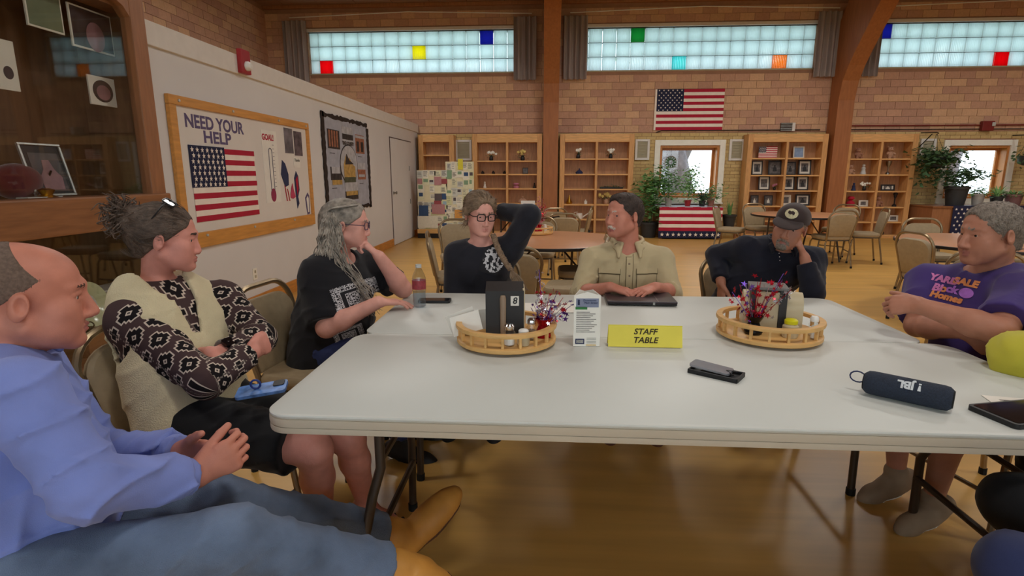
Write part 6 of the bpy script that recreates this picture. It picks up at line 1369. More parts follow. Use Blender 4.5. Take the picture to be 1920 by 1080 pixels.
# ------------------------------------------------------------------ the man in the cap
def cap_man():
    j = dict(head=(J(1482, 425, 3.08), (-.55, -.83, -.06), (.25, 0, 1), .97), neck=J(1467, 462, 3.2), shR=J(1398, 466, 3.26), shL=J(1522, 487, 3.16), elR=J(1343, 478, 3.40), wrR=J(1352, 530, 3.24), elL=J(1524, 550, 2.99), wrL=J(1509, 484, 3.03), hip=V((1.18, 3.36, .53)))
    side = (V(j['shR'])-V(j['shL'])).normalized(); j['sideh'] = V((-1, .1, 0)).normalized(); rest_legs(j, (0, -1, 0), (-1, 0, 0)); j['knL'].z = .52
    t = person('person in a black shirt and brown cap leaning on one hand', j['hip']); tk = dict(wp=.17, ww=.16, wc=.17, fp=.12, fw=.115, fc=.115)
    H = body(t, j, 'tan', hk=dict(beard=True), tk=tk, browm='hair_salt', hands=dict(L=dict(d=(-.42, .06, .90), n=(-.85, .45, -.2), curl=((.6, 1.1, .8), (.7, 1.2, .8), (.8, 1.2, .8), (.9, 1.2, .8)), thumb=(.85, .5, .3)), R=dict(d=(.05, -.15, -1), n=(1, .2, 0), curl=(.45, .5, .55, .6), thumb=(.8, .5, .3))))
    add_eyes(H, t, 'iris_brown', (0, -.2))
    o, fr, ax, side = top(t, j, 'shirt', 'black_shirt', .0075, .017, (1.9, 1.86), (.0055, 26., 3.), tk, neckcut=(.066, .08, .07), fwdcut=.025, slr=.018); bv = bvh_of(o); collar(t, j, fr, side, 'black_shirt', .078, .055, .5)
    trousers(t, j, 'trousers', 'jeans_navy', .012, tk=tk)
    for q in 'RL': shoe(t, j['an'+q], j['to'+q], 'sandal_black', res=.009)
    for i in range(3):
        p = J(1494, 486+i*7, 2.9); h = bv.ray_cast(p-V((0, .3, 0)), V((0, 1, 0)), 1)
        if h[0]: world_part(MB().ball(h[0][:], .0045, 8, 6), 'snap_button', 'chrome', t)
    # cap: crown, brim, emblem
    M, s = H; R = np.array(M.to_3x3())/s; P = lambda x, y, z: M @ V((x, y, z)); D = lambda v: (M.to_3x3() @ V(v)).normalized(); S = SDF(); S.ell(P(0, -.012, .045), (.089*s, .108*s, .088*s), R, .02); S.ell(P(0, .045, .062), (.066*s, .05*s, .058*s), R, .03); S.cut(D((0, .10, -1)), P(0, 0, .028)); cp = nmesh('cap', S.mesh(.0045), ['cap_brown'], t)
    S = SDF(); S.ell(P(0, .112, .036), (.078*s, .078*s, .010*s), R @ np.array(Euler((-.30, 0, 0)).to_matrix()), .01); S.ell(P(0, .02, .030), (.07*s, .065*s, .05*s), R, .006, 0, True); br = nmesh('brim', S.mesh(.004), ['cap_brown'], t); br.parent = cp; br.matrix_parent_inverse = cp.matrix_world.inverted()
    bc = bvh_of(cp); f = (M.to_3x3() @ V((0, -1, -.35))).normalized(); rt = (M.to_3x3() @ V((-1, 0, 0))).normalized()
    em = mat('emblem_cream', (196, 186, 150), .8, var=.25, scale=120, k=1.1); c = P(0, .10, .088)
    a = patch(bc, c, f, rt, .058, .050, 14, 14, 'emblem', 'emblem_cream', t, .003, lambda a, b: (a*math.sqrt(max(0, 1-2*b*b))*1.1, b*math.sqrt(max(0, 1-2*a*a))*1.1), 'round cream emblem on the cap'); patch(bc, c+V((0, 0, .004)), f, rt, .034, .018, 8, 6, 'emblem_figure', 'cap_brown', t, .0045, lambda a, b: (a*math.sqrt(max(0, 1-2*b*b)), b+.1*math.sin(a*9)))
    for x in (a,): pass
    g = hair_shell(H, None, .004, .7, -.028, nape=-.06); nmesh('hair', g, ['hair_salt'], t); seat_chair(j['hip']+V((.02, .02, 0)), (-.1, -1), 'beige chair under the man in the brown cap')
cap_man()
# ------------------------------------------------------------------ the long-haired woman with her chin on her hand
def chin_woman():
    j = dict(head=(J(652, 420, 2.62), (.985, .10, -.06), (-.02, 0, 1), .94), neck=J(632, 482, 2.63), shR=J(596, 516, 2.50), shL=J(682, 496, 2.82), elR=J(612, 615, 2.40), wrR=V((-.772, 2.44, .785)), elL=V((-.735, 2.74, .785)), wrL=J(711, 481, 2.62), hip=V((-1.10, 2.58, .53)))
    j['sideh'] = V((-.1, -1, 0)).normalized(); rest_legs(j, (1, -.05, 0), (0, -1, 0), reach=.40); t = person('person with long wavy grey hair in a black printed tee, chin resting on a hand', j['hip']); tk = dict(wp=.18, ww=.165, wc=.16, fp=.13, fw=.135, fc=.122, lean=.01)
    H = body(t, j, 'fair', hk=dict(g='f', brow=True, nose=.9), tk=dict(tk, belly=.12), nk=.050, browm='hair_grey', ak=1.08, hands=dict(R=dict(d=(.83, .50, -.10), n=(.05, 0, -1), curl=(.18, .2, .25, .3), thumb=(.8, .55, .1)), L=dict(d=(-.66, -.04, .62), n=(-.62, -.1, -.66), curl=((.9, 1.2, .8), (.9, 1.3, .9), (1., 1.3, .9), (1., 1.2, .9)), thumb=(.8, .4, .3), s=.95)))
    add_eyes(H, t, 'iris_blue'); glasses(t, H, 'specs_plum', r=.0022)
    o, fr, ax, side = top(t, j, 'tee_shirt', 'black_tee', .0075, .016, (.88, .80), (.005, 24., 5.), dict(tk, belly=.12, bust=.075), ak=1.08, neckcut=(.080, .095, .075), fwdcut=.035, slr=.020, hem=.10); bv = bvh_of(o)
    f2 = CAMD(J(672, 558, 2.45)); rt = V((.80, .55, .22))
    patch(bv, J(672, 558, 2.45), f2, rt, .22, .15, 26, 18, 'chest_print', 'print_bandana', t, .0035, label='white scrollwork print across the chest'); patch(bv, J(655, 628, 2.45), f2, rt, .14, .07, 18, 10, 'hem_print', 'print_bandana', t, .0035)
    trousers(t, j, 'jeans', 'jeans_navy', .009, tk=tk, lk=1.1)
    for q in 'RL': shoe(t, j['an'+q], j['to'+q], 'sandal_black', res=.009)
    M, s = H; P = lambda x, y, z: M @ V((x, y, z)); rr = random.Random(9)
    g = hair_shell(H, lambda S, P, R, s: (S.ell(P(0, -.02, .05), (.084*s, .104*s, .08*s), R, .02), S.cap(P(0, -.085, .02), P(0, -.085, -.14), .055*s, .06*s, .05)), .008, .80, -.015, nape=-.22, brow=(.118, .012, (.066, .064, .080))); nmesh('hair', g, ['hair_grey'], t)
    paths = []
    for i in range(230):
        q = 1 if rr.random() < .68 else -1; b = rr.uniform(-.11, -.01); w_ = rr.uniform(.05, .105); fwd = rr.uniform(-.08, .11) if q > 0 else rr.uniform(-.1, -.02); ln = rr.uniform(.24, .46)
        paths.append(wave_path([P(q*.03, -.03+b*.4, .10), P(q*.078, -.035+b*.5, .045), P(q*(.082+w_*.1), b, -.04), P(q*(w_*.9+.02), b-.01+fwd*.4, -.14), P(q*(w_*.9+.03), b+fwd*1.0+.02, -.14-ln*.36), P(q*(w_*.8+.03), b*.5+fwd*1.7+.03, -.14-ln*.72)], rr, rr.uniform(.008, .018), rr.uniform(3, 6), 30))
    for i in range(140):
        a = rr.uniform(-1, 1); paths.append(wave_path([P(a*.05, .06, .103), P(a*.09, .0, .112-abs(a)*.02), P(a*.09, -.07, .075), P(a*.06, -.115, .02), P(a*.06, -.13, -.06)], rr, .003, 2, 12))
    world_part(strand_mesh(paths, .0034, .0016), 'hair_locks', 'hair_silver', t)
    seat_chair(V((-1.10, 2.46, 0)), (1, -.12), 'beige chair under the long-haired woman in the black tee')
chin_woman()
# ------------------------------------------------------------------ the woman in the cream vest, arms crossed
def vest_woman():
    j = dict(head=(J(312, 446, 1.86), (.90, .42, -.10), (-.02, 0, 1), .95), neck=J(292, 536, 1.87), shR=J(248, 602, 1.72), shL=J(418, 562, 2.00), elR=J(386, 715, 1.60), wrR=J(474, 660, 1.76), elL=J(488, 634, 1.88), wrL=J(402, 668, 1.68), hip=J(372, 800, 1.74))
    j['hip'].z = .54; j['sideh'] = V((-.15, -1, 0)).normalized(); h = j['hip']; t = person('person in a cream knitted vest over patterned sleeves with arms crossed', h)
    j['knR'] = J(590, 842, 1.56); j['knL'] = J(655, 822, 1.74); j['anR'] = V((-.80, 1.74, .10)); j['anL'] = V((-.70, 1.92, .10)); j['toR'] = V((-.66, 1.68, .04)); j['toL'] = V((-.55, 1.86, .04))
    tk = dict(wp=.18, ww=.165, wc=.16, fp=.13, fw=.125, fc=.12, lean=.01)
    H = body(t, j, 'rosy', res=.009, fine=.0034, hk=dict(g='f', brow=True, nose=.88), tk=tk, foot=True, nk=.049, browm='brow_dark', hands=dict(R=dict(d=(.05, .98, .1), n=(-.9, 0, -.2), curl=(.4, .4, .4, .4), thumb=(.9, .2, .1)), L=dict(d=(-.80, .30, -.30), n=(.2, .9, 0), curl=(.5, .5, .5, .5), thumb=(.95, .15, .2))), ak=1.02)
    add_eyes(H, t, 'iris_brown', (0, -.1))
    o, fr, ax, side = top(t, j, 'patterned_shirt', 'motif_knit', .006, .010, (1.93, 1.80), (.0022, 30., 4.), dict(tk, bust=.06), ak=1.06, neckcut=(.066, .066, .05), fwdcut=.012, slr=.010)
    arm_uv(o, [[(j['shR'], j['elR']), (j['elR'], j['wrR'])], [(j['shL'], j['elL']), (j['elL'], j['wrL'])]], side, (.2, .95, .2))
    def ex(S, fr, ax, sd): pass
    # vest: torso shell with a deep V and armholes
    S = SDF(); tk2 = dict(tk, bust=.062); torso(S, j['hip'], j['neck'], j['sideh'], side, inf=.022, top=.93, **tk2); S.ecap(V(h)-ax*.03, mid(h, j['neck'], .3), j['sideh'], (.205, .158), (.19, .15), .05)
    for q in 'RL': S.cap(mid(j['neck'], j['sh'+q], .25)-V((0, 0, .012)), mid(j['neck'], j['sh'+q], .72)+V((0, 0, .0)), .060, .060, .04)
    S.fold = (.0045, 26., 6.)
    N_ = V(j['neck']); S.cap(N_+fr*.05+V((0, 0, .10)), N_+fr*.235-V((0, 0, .130)), .082, .016, .01, 0, False, True); S.ell(N_+V((0, 0, .05)), (.085, .085, .075), None, .01, 0, True)
    for q in 'RL':
        a = V(j['sh'+q]); out = (a-N_).normalized(); S.ell(a+out*.045-V((0, 0, .015)), (.070, .080, .105), None, .012, 0, True)
    vo = nmesh('knitted_vest', S.mesh(.0065), ['vest_cream'], t); bv = bvh_of(vo)
    trousers(t, j, 'shorts', 'shorts_black', .008, .016, .86, tk=tk, lk=1.08)
    for q in 'RL':
        an, to = j['an'+q], j['to'+q]; d = (V(to)-V(an)); d.z = 0; d.normalize(); sd = d.cross(V((0, 0, 1))); b = V(an)-d*.04; b.z = .0; M = frame(b, d, sd)
        s0 = world_part(MB().prism([(0, -.035), (.1, -.032), (.2, -.045), (.25, -.03), (.262, 0), (.25, .035), (.2, .048), (.1, .036), (0, .035), (-.012, 0)], 0 if (d.cross(sd)).z > 0 else -.02, .02 if (d.cross(sd)).z > 0 else 0, M=M), 'sandal_sole', 'sandal_black', t, False)
        for x in (.06, .15, .19): world_part(MB().tube([b+d*x+sd*.042+V((0, 0, .02)), b+d*(x+.005)+sd*.03+V((0, 0, .075-.12*x)), b+d*(x+.01)+V((0, 0, .093-.18*x)), b+d*(x+.005)-sd*.03+V((0, 0, .075-.12*x)), b+d*x-sd*.042+V((0, 0, .02))], .008, 8), 'sandal_strap', 'sandal_black', t)
    # hair pulled back, curly bun, sunglasses pushed up
    M, s = H; P = lambda x, y, z: M @ V((x, y, z)); rr = random.Random(5)
    g = hair_shell(H, lambda S, P, R, s: (S.ell(P(0, -.02, .045), (.083*s, .104*s, .082*s), R, .02), S.ell(P(0, -.115, .055), (.050*s, .045*s, .055*s), R, .03), S.cap(P(0, -.08, -.02), P(0, -.075, -.05), .04*s, .03*s, .02)), .006, .85, -.010, nape=-.07, brow=(.118, .010, (.066, .064, .080))); nmesh('hair', g, ['hair_ash'], t); fuzz(t, g, H, 'hair_ash', 1800, .05, .0009, lambda p: (-p.x*.6, -.125-p.y, .055-p.z), .14, jit=.10)
    paths = []
    for i in range(170):
        a, b = rr.uniform(0, 2*PI), rr.uniform(-1.2, 1.4); d = V((math.cos(a)*math.cos(b), math.sin(a)*math.cos(b), math.sin(b))); c = V((0, -.135, .066)); p0 = c+d*.032; p1 = c+d*.062+V((rr.uniform(-.02, .02), rr.uniform(-.02, .02), rr.uniform(-.02, .02))); p2 = p1+V((rr.uniform(-.035, .035), rr.uniform(-.035, .02), rr.uniform(-.04, .02))); paths.append(wave_path([P(*p0), P(*p1), P(*p2)], rr, .007, rr.uniform(1, 2.4), 11))
    for i in range(60):
        a = rr.uniform(-1, 1); z = .10-.09*abs(a)+rr.uniform(-.01, .01); paths.append(wave_path([P(a*.066, .052-.03*abs(a), .085-.06*abs(a)), P(a*.088, -.01, z+.012), P(a*.075, -.07, z*.6+.03), P(a*.03, -.11, .06)], rr, .0025, 1.5, 10))
    world_part(strand_mesh(paths, .0030, .0014), 'hair_curls', 'hair_ash', t)
    glasses(t, H, 'specs_black', 'lens_dark', dy=-.040, dz=.046, up=1.02, w_=.027, h=.020, r=.003)
    # watch
    w0, e0 = V(j['wrL']), V(j['elL']); u = (e0-w0).normalized(); c = w0+u*.045; e1 = u.orthogonal().normalized(); e2 = u.cross(e1); wt = world_part(MB().tube([c+(e1*math.cos(a)+e2*math.sin(a))*.037 for a in [2*PI*i/20 for i in range(20)]], .010, 8, True), 'watch_band', mat('band_grey', (110, 104, 100), .5), t)
    n_ = (V((0, 0, CH))-c); n_ = (n_-u*n_.dot(u)).normalized(); n_ = (n_*.6+V((0, 0, .8))); n_ = (n_-u*n_.dot(u)).normalized(); world_part(MB().prism(rrect(.036, .042, .009), 0, .010, M=frame(c+n_*.036, u.cross(n_), u) if (u.cross(n_).cross(u)).dot(n_) > 0 else frame(c+n_*.036, n_.cross(u), u)), 'watch_face', 'screen_dark', t)
    seat_chair(V((h.x+.0, h.y+.0, 0)), (.95, -.28), 'beige chair under the woman in the cream vest')
    ph = thing('blue_phone', 'phone in a marbled blue case with a ring grip resting on the lap', 'phone', (0, 0, 0)); c = J(492, 733, 1.60); ph.location = c+V((0, 0, .0)); mat('marble_blue', (84, 120, 176), .35, var=.5, scale=30, k=1.2)
    M = frame((0, 0, 0), (.95, .28, .10), (-.3, .95, .12)); MB().prism(rrect(.150, .074, .012), 0, .010, M=M).build('case', 'marble_blue', ph); MB().prism(rrect(.034, .036, .008), .010, .013, M=M @ Matrix.Translation((.05, .015, 0))).build('camera_bump', 'black_plastic', ph); MB().tube([M @ V((-.015+.014*math.cos(a), 0, .012+.015+.015*math.sin(a))) for a in [2*PI*i/16 for i in range(16)]], .0035, 6, True).build('ring_grip', mat('grip_navy', (40, 62, 130), .4), ph, True)
mat('lens_dark', (16, 16, 18), .08, var=0, spec=.8)
vest_woman()
# ------------------------------------------------------------------ the man in the blue shirt, nearest at the left
def blue_man():
    j = dict(head=(J(52, 556, 1.17), (.76, .64, -.06), (.06, .05, 1), 1.06), neck=J(-8, 668, 1.16), shR=J(38, 742, 1.00), shL=J(60, 690, 1.36), elR=J(165, 912, .96), wrR=J(366, 893, 1.14), elL=J(190, 850, 1.42), wrL=J(346, 846, 1.26), hip=J(10, 1050, 1.02))
    h = j['hip']; j['sideh'] = V((.05, -1, 0)).normalized(); t = person('person in a light blue shirt and jeans with clasped hands, nearest on the left', h)
    j['knR'] = J(430, 1015, 1.06); j['anR'] = J(742, 1072, 1.25); j['knL'] = J(425, 952, 1.28); j['anL'] = J(735, 1004, 1.56)
    j['toR'] = j['anR']+V((.12, .02, .10)); j['toL'] = j['anL']+V((.11, .02, .11)); tk = dict(wp=.18, ww=.175, wc=.18, fp=.125, fw=.13, fc=.125, lean=.015)
    H = body(t, j, 'ruddy', res=.0105, fine=.0028, hfine=.003, hk=dict(brow=True, jaw=1.08, cheek=1.04), tk=dict(tk, belly=.12), browm='brow_dark', hs=1, nk=.064, ak=1.06, foot=False, hands=dict(R=dict(d=(.80, .42, .42), n=(-.25, .90, .05), curl=((.75, 1., .6), (.8, 1.05, .6), (.85, 1.1, .6), (.85, 1.1, .6)), thumb=(.75, .35, .35), s=1.06), L=dict(d=(.94, -.28, .10), n=(.25, -.9, -.15), curl=((.35, .8, .5), (.4, .85, .5), (.45, .9, .6), (.5, .9, .6)), thumb=(.8, .55, .1), s=1.04)))
    add_eyes(H, t, 'iris_brown', (0, -.1))
    o, fr, ax, side = top(t, j, 'shirt', 'shirt_blue', .006, .018, (1.90, 1.88), (.0095, 22., 1.4), dict(tk, belly=.12), ak=1.08, neckcut=(.072, .080, .08), fwdcut=.03, slr=.020, hem=.10); bv = bvh_of(o)
    collar(t, j, fr, side, 'shirt_blue', .092, .085, .45, .004, up=(ax*.6+V((0, 0, .8))).normalized(), tip=.05)
    for q in 'RL':
        e, w_ = V(j['el'+q]), V(j['wr'+q]); c = SDF(); c.cap(mid(e, w_, .72), mid(e, w_, .97), .050, .043, .01, 0, True); c.fold = (.0025, 60., 2.); nmesh('cuff', c.mesh(.005), ['shirt_blue'], t)
    trousers(t, j, 'jeans', 'denim', .0065, .014, 1.93, (.0075, 22., 2.), tk=tk, lk=1.05)
    # belt with a tooled buckle patch at the waist
    up = (V(j['neck'])-h).normalized(); sd = V(j['sideh']); ft = V((0, 0, 1)).cross(sd).normalized(); b = SDF(); b.ecap(h+up*.055, h+up*.085, sd, (.208, .158), (.208, .158), .002, 0, True); b.cut(-up, h+up*.05); nmesh('belt', b.mesh(.006), ['leather_brown'], t)
    for q in 'RL':
        an, to, kn = V(j['an'+q]), V(j['to'+q]), V(j['kn'+q]); sh_ = (an-kn).normalized(); dn = (V((0, 0, 1))-sh_*sh_.z).normalized(); dn = (dn*(.80 if q == 'L' else .25)+sh_*.45+V((0, .10 if q == 'L' else -.75, 0))).normalized(); sole_n = -(dn.cross(V((0, 1, 0))).normalized()); 
        S = SDF(); heel = an+sh_*.075; S.cap(an-sh_*.08, an+sh_*.02, .050, .050, .02); S.cap(an, heel, .05, .042, .03); S.cap(heel, heel+dn*.09, .044, .050, .03); S.cap(heel+dn*.07, heel+dn*.16, .050, .042, .03); S.cap(heel+dn*.14, heel+dn*.20, .042, .026, .03)
        so = (sh_-dn*sh_.dot(dn)).normalized(); S.cut(so, heel+so*.026); bo = nmesh('boot', S.mesh(.005), ['leather_tan'], t)
        L_ = SDF(); L_.cap(heel-dn*.005, heel+dn*.09, .048, .054, .02); L_.cap(heel+dn*.07, heel+dn*.16, .054, .046, .02); L_.cap(heel+dn*.14, heel+dn*.205, .046, .029, .02); L_.cut(so, heel+so*.038); L_.cut(-so, heel+so*.025); sl = nmesh('sole', L_.mesh(.005), ['leather_brown'], t); sl.parent = bo; sl.matrix_parent_inverse = bo.matrix_world.inverted()
    g = hair_shell(H, lambda S, P, R, s: S.ell(P(0, .06, .085), (.085*s, .085*s, .075*s), R, .012, 0, True), .0025, .70, .022, nape=-.065, res=.003, fold=None); nmesh('hair', g, ['hair_stubble'], t); fuzz(t, g, H, 'hair_stubble', 1200, .007, .0006, lambda p: (0, -.03, -.1), .3)
    seat_chair(V((h.x-.13, h.y+.02, 0)), (1, .05), 'beige chair under the man in the light blue shirt')
blue_man()
# ------------------------------------------------------------------ the man in purple, arms crossed
def purple_man():
    j = dict(head=(J(1858, 437, 2.22), (-.985, -.06, -.06), (.05, 0, 1), .97), neck=J(1858, 512, 2.28), shR=J(1742, 532, 2.46), shL=J(1918, 556, 2.08), elR=J(1720, 610, 2.32), wrR=J(1808, 620, 2.05), elL=J(1874, 622, 1.93), wrL=J(1728, 574, 2.09), hip=V((1.86, 2.22, .54)))
    j['sideh'] = V((-.25, .97, 0)).normalized(); rest_legs(j, (-1, -.25, 0), (-.25, .97, 0), reach=.38); j['anR'] = V((1.50, 2.25, .12)); j['anL'] = V((1.52, 2.05, .12)); j['toR'] = V((1.34, 2.21, .06)); j['toL'] = V((1.36, 1.99, .06)); t = person('person in a purple printed tee with arms crossed at the right', j['hip']); tk = dict(wp=.19, ww=.185, wc=.185, fp=.135, fw=.145, fc=.135, lean=.015)
    H = body(t, j, 'tan', res=.009, fine=.0036, hk=dict(brow=True, jaw=.96), tk=dict(tk, belly=.14), browm='hair_salt', nk=.058, ak=1.12, hands=dict(L=dict(d=(-.62, .70, -.12), n=(.45, .60, -.55), curl=(.7, .75, .8, .8), thumb=(.8, .4, .2), s=1.05), R=dict(d=(.55, -.50, -.40), n=(.2, .6, .2), curl=(.25, .3, .35, .4), s=1.05)))
    add_eyes(H, t, 'iris_brown', (0, -.05))
    o, fr, ax, side = top(t, j, 'tee_shirt', 'purple_tee', .007, .018, (.82, .80), (.006, 20., 4.4), dict(tk, belly=.14), ak=1.12, neckcut=(.080, .080, .06), fwdcut=.02, slr=.022, hem=.08); bv = bvh_of(o)
    d = CAMD(J(1785, 540, 2.1)); rt = V((.80, -.60, -.16)); mat('print_orange', (222, 140, 84), .8, var=.15, scale=40); mat('print_pink', (206, 120, 176), .8, var=.15, scale=40); mat('print_lilac', (176, 112, 206), .8, var=.15, scale=40)
    for s_, px, py, sz, m in (('YARD', 1768, 522, .036, 'print_pink'), ('SALE', 1812, 529, .036, 'print_orange'), ('Bl', 1754, 539, .040, 'print_pink'), ('o', 1767, 541, .040, 'print_orange'), ('ck', 1784, 543, .040, 'print_lilac'), ('Homes', 1772, 558, .036, 'print_orange')): text_on(bv, s_, sz, J(px, py, 2.1), d, rt, m, t, .004, .12, .0022, label='orange and pink lettering on the shirt')
    patch(bv, J(1813, 550, 2.1), d, rt, .045, .040, 8, 8, 'print_emblem', 'print_lilac', t, .0035, lambda a, b: (a*math.sqrt(max(0, 1-2*b*b)), b*math.sqrt(max(0, 1-2*a*a))))
    trousers(t, j, 'shorts', 'cargo_grey', .010, .016, 1.15, tk=tk)
    for q in 'RL': shoe(t, j['an'+q], j['to'+q], 'sneaker_tan', 'paint_white', res=.006)
    g = hair_shell(H, lambda S, P, R, s: S.ell(P(0, .025, .075), (.060*s, .055*s, .04*s), R, .02), .005, 1.0, -.028, nape=-.065, brow=(.115, .018, (.064, .062, .074))); nmesh('hair', g, ['hair_salt'], t); fuzz(t, g, H, 'hair_salt', 1500, .016, .0009, lambda p: (p.x*2, .05 if p.z > .07 else -.03, -.12 if p.z < .09 else -.01), .3); seat_chair(j['hip'], (-1, -.25), 'beige chair under the man in the purple tee')
purple_man()
# ------------------------------------------------------------------ the person in yellow, mostly out of the picture at the right
def yellow_person():
    h = V((2.02, 1.62, .54)); j = dict(head=(V((2.02, 1.62, 1.14)), (-1, .1, 0), (0, 0, 1), 1.0), neck=V((2.02, 1.62, .98)), shR=V((1.96, 1.82, .90)), shL=V((1.98, 1.42, .90)), elR=J(1915, 672, 1.79), wrR=V((1.80, 1.60, .70)), elL=V((1.86, 1.36, .68)), wrL=V((1.70, 1.40, .62)), hip=h)
    j['sideh'] = V((0, 1, 0)); rest_legs(j, (-1, -.05, 0), (0, 1, 0), .50); j['knL'] = J(1905, 945, 1.36); j['anR'] = V((1.62, 1.66, .09)); j['anL'] = V((1.58, 1.36, .09)); j['toR'] = V((1.47, 1.66, .035)); j['toL'] = V((1.43, 1.36, .035)); t = person('person in a yellow top at the right edge of the picture', h); tk = dict(wp=.175, ww=.165, wc=.165, fp=.12, fw=.12, fc=.12)
    H = body(t, j, 'fair', res=.013, fine=.006, hk=dict(g='f'), tk=tk, browm='brow_dark', hands=dict(R=dict(d=(-.6, -.7, -.2), n=(0, 0, -1))))
    add_eyes(H, t); top(t, j, 'blouse', 'yellow_tee', .008, .02, (1.45, 1.0), (.012, 26., 3.), tk, ak=1.05, slr=.038, hem=.06); trousers(t, j, 'trousers', 'shorts_black', .010, .016, 1.92, tk=tk)
    for q in 'RL': shoe(t, j['an'+q], j['to'+q], 'sandal_black', res=.009)
    nmesh('hair', hair_shell(H), ['hair_ash'], t); seat_chair(h, (-1, 0), 'beige chair under the person in yellow')
yellow_person()
def navy_person():
    # sits beside the camera; only the knees reach into the lower right corner
    h = V((1.60, .72, .53)); j = dict(head=(V((1.62, .62, 1.16)), (-.4, .9, 0), (0, 0, 1), 1.0), neck=V((1.62, .64, .99)), shR=V((1.80, .70, .91)), shL=V((1.44, .60, .91)), elR=V((1.84, .80, .68)), wrR=V((1.70, .96, .66)), elL=V((1.38, .70, .68)), wrL=V((1.46, .92, .66)), hip=h)
    j['sideh'] = V((.93, .30, 0)).normalized(); j['knR'] = J(2040, 1040, 1.22); j['knL'] = J(1912, 1075, 1.12); j['anR'] = V((1.50, 1.22, .09)); j['anL'] = V((1.28, 1.10, .09)); j['toR'] = j['anR']+V((-.07, .14, -.055)); j['toL'] = j['anL']+V((-.07, .14, -.055)); t = person('person in dark jeans whose knees show in the lower right corner', h); tk = {}
    H = body(t, j, 'olive', res=.014, fine=.007, tk=tk, browm='brow_dark', hands=dict(R=dict(d=(-.6, .7, -.3), n=(0, 0, -1)))); top(t, j, 'shirt', 'black_shirt', .010, .016, (1.9, 1.9), (.005, 24., 3.), tk); trousers(t, j, 'jeans', 'jeans_navy', .009, .020, 1.92, tk=tk)
    add_eyes(H, t)
    for q in 'RL': shoe(t, j['an'+q], j['to'+q], 'sandal_black', res=.009)
    nmesh('hair', hair_shell(H), ['hair_dark'], t); seat_chair(h, (-.35, .93), 'beige chair under the person in dark jeans at the lower right')
navy_person()
# ------------------------------------------------------------------ things on the bookcase shelves
YS = 12.80
mat('petal_white', (222, 218, 206), .8, var=.1, k=1.2); mat('petal_yellow', (206, 184, 110), .8, var=.15, k=1.2); mat('petal_pink', (176, 110, 130), .8, var=.15, k=1.2); mat('bear_fur', (136, 96, 76), .95, var=.2, scale=60, k=1.3); mat('bear_tan', (160, 124, 100), .95, var=.2, scale=60, k=1.3); mat('frame_black', (30, 27, 28), .4, var=.05); mat('mat_white', (206, 200, 188), .8, var=.04, k=1.1); mat('porcelain', (206, 198, 186), .3, var=.05, k=1.2); mat('photo_grey', (96, 90, 88), .5, var=.5, scale=18); mat('photo_sky', (130, 150, 180), .5, var=.2, scale=9)
def on_shelf(px, py, Y=YS):
    p = aty(px, py, Y); return p
SHELF_Z = {}
def snap(x, z):
    """height of the shelf the pixel points at, from the bookcase that holds it"""
    best = None
    for o in bpy.data.objects:
        if o.name.split('.')[0] == 'bookcase':
            for c in o.children:
                if c.name.split('.')[0] in ('shelf',):
                    if 'zt' not in c: c['zt'] = max(v.co.z for v in c.data.vertices); c['x0'] = min(v.co.x for v in c.data.vertices)+o.location.x; c['x1'] = max(v.co.x for v in c.data.vertices)+o.location.x
                    if c['x0'] <= x <= c['x1'] and (best is None or abs(c['zt']-z) < abs(best-z)): best = c['zt']
    return best if best is not None else z
PXM = YS/F
def flowers(px, py, h, petal, label, pot='frame_black', wide=1.0, seed=1):
    p = on_shelf(px, py); z = snap(p.x, p.z); H = h*PXM; t = thing('flower_vase', label, 'flowers', (p.x, YS, z)); MB().lathe([(H*.14, 0), (H*.2, H*.1), (H*.18, H*.3), (H*.12, H*.42), (H*.15, H*.45)], 14).build('vase', pot, t, True); rr = random.Random(seed)
    m = MB(); leaf_cloud(m, 26, (0, 0, H*.5), (H*.16*wide, H*.1, H*.07), H*.25, seed); m.build('greenery', 'leaf_dark', t, True, kind='stuff')
    for i in range(8): c = (rr.gauss(0, H*.2*wide), rr.gauss(0, H*.08), H*(.62+rr.uniform(0, .28))); MB().prism(star(0, 0, H*.15, 0, 6, .6), -H*.02, H*.03, M=Matrix.Translation(c) @ Matrix.Rotation(PI/2+rr.uniform(-.5, .5), 4, 'X')).build('bloom', petal, t)
def picture(px, py, w_, h, label, frame_m='frame_black', m='photo_grey', mount=True, subj=None, tilt=.12):
    p = on_shelf(px, py); z = snap(p.x, p.z); W, H = w_*PXM, h*PXM; t = thing('picture_frame', label, 'picture', (p.x, YS, z)); M = Matrix.Rotation(-tilt, 4, 'X') @ frame((0, 0, 0), (1, 0, 0), (0, 0, 1)); b = W*.10
    for a in ((-W/2, W/2, 0, b), (-W/2, W/2, H-b, H), (-W/2, -W/2+b, b, H-b), (W/2-b, W/2, b, H-b)): MB().box(*a, 0, .014, .002, M=M).build('frame_rail', frame_m, t)
    MB().box(-W/2+b, W/2-b, b, H-b, 0, .004, M=M).build('mount', 'mat_white' if mount else m, t); k = .22 if mount else .1
    pr = MB().box(-W*(.5-k), W*(.5-k), H*k, H*(1-k), .004, .006, M=M).build('photograph', m, t)
    if subj: MB().prism([(-W*.16, H*.25), (W*.16, H*.25), (W*.13, H*.5), (W*.05, H*.55), (W*.07, H*.68), (-W*.07, H*.68), (-W*.05, H*.55), (-W*.13, H*.5)], .006, .008, M=M).build('figure', subj, pr)
    MB().tube([(0, .03, H*.6), (0, .13, 0)], .005, 5).build('easel_leg', frame_m, t)
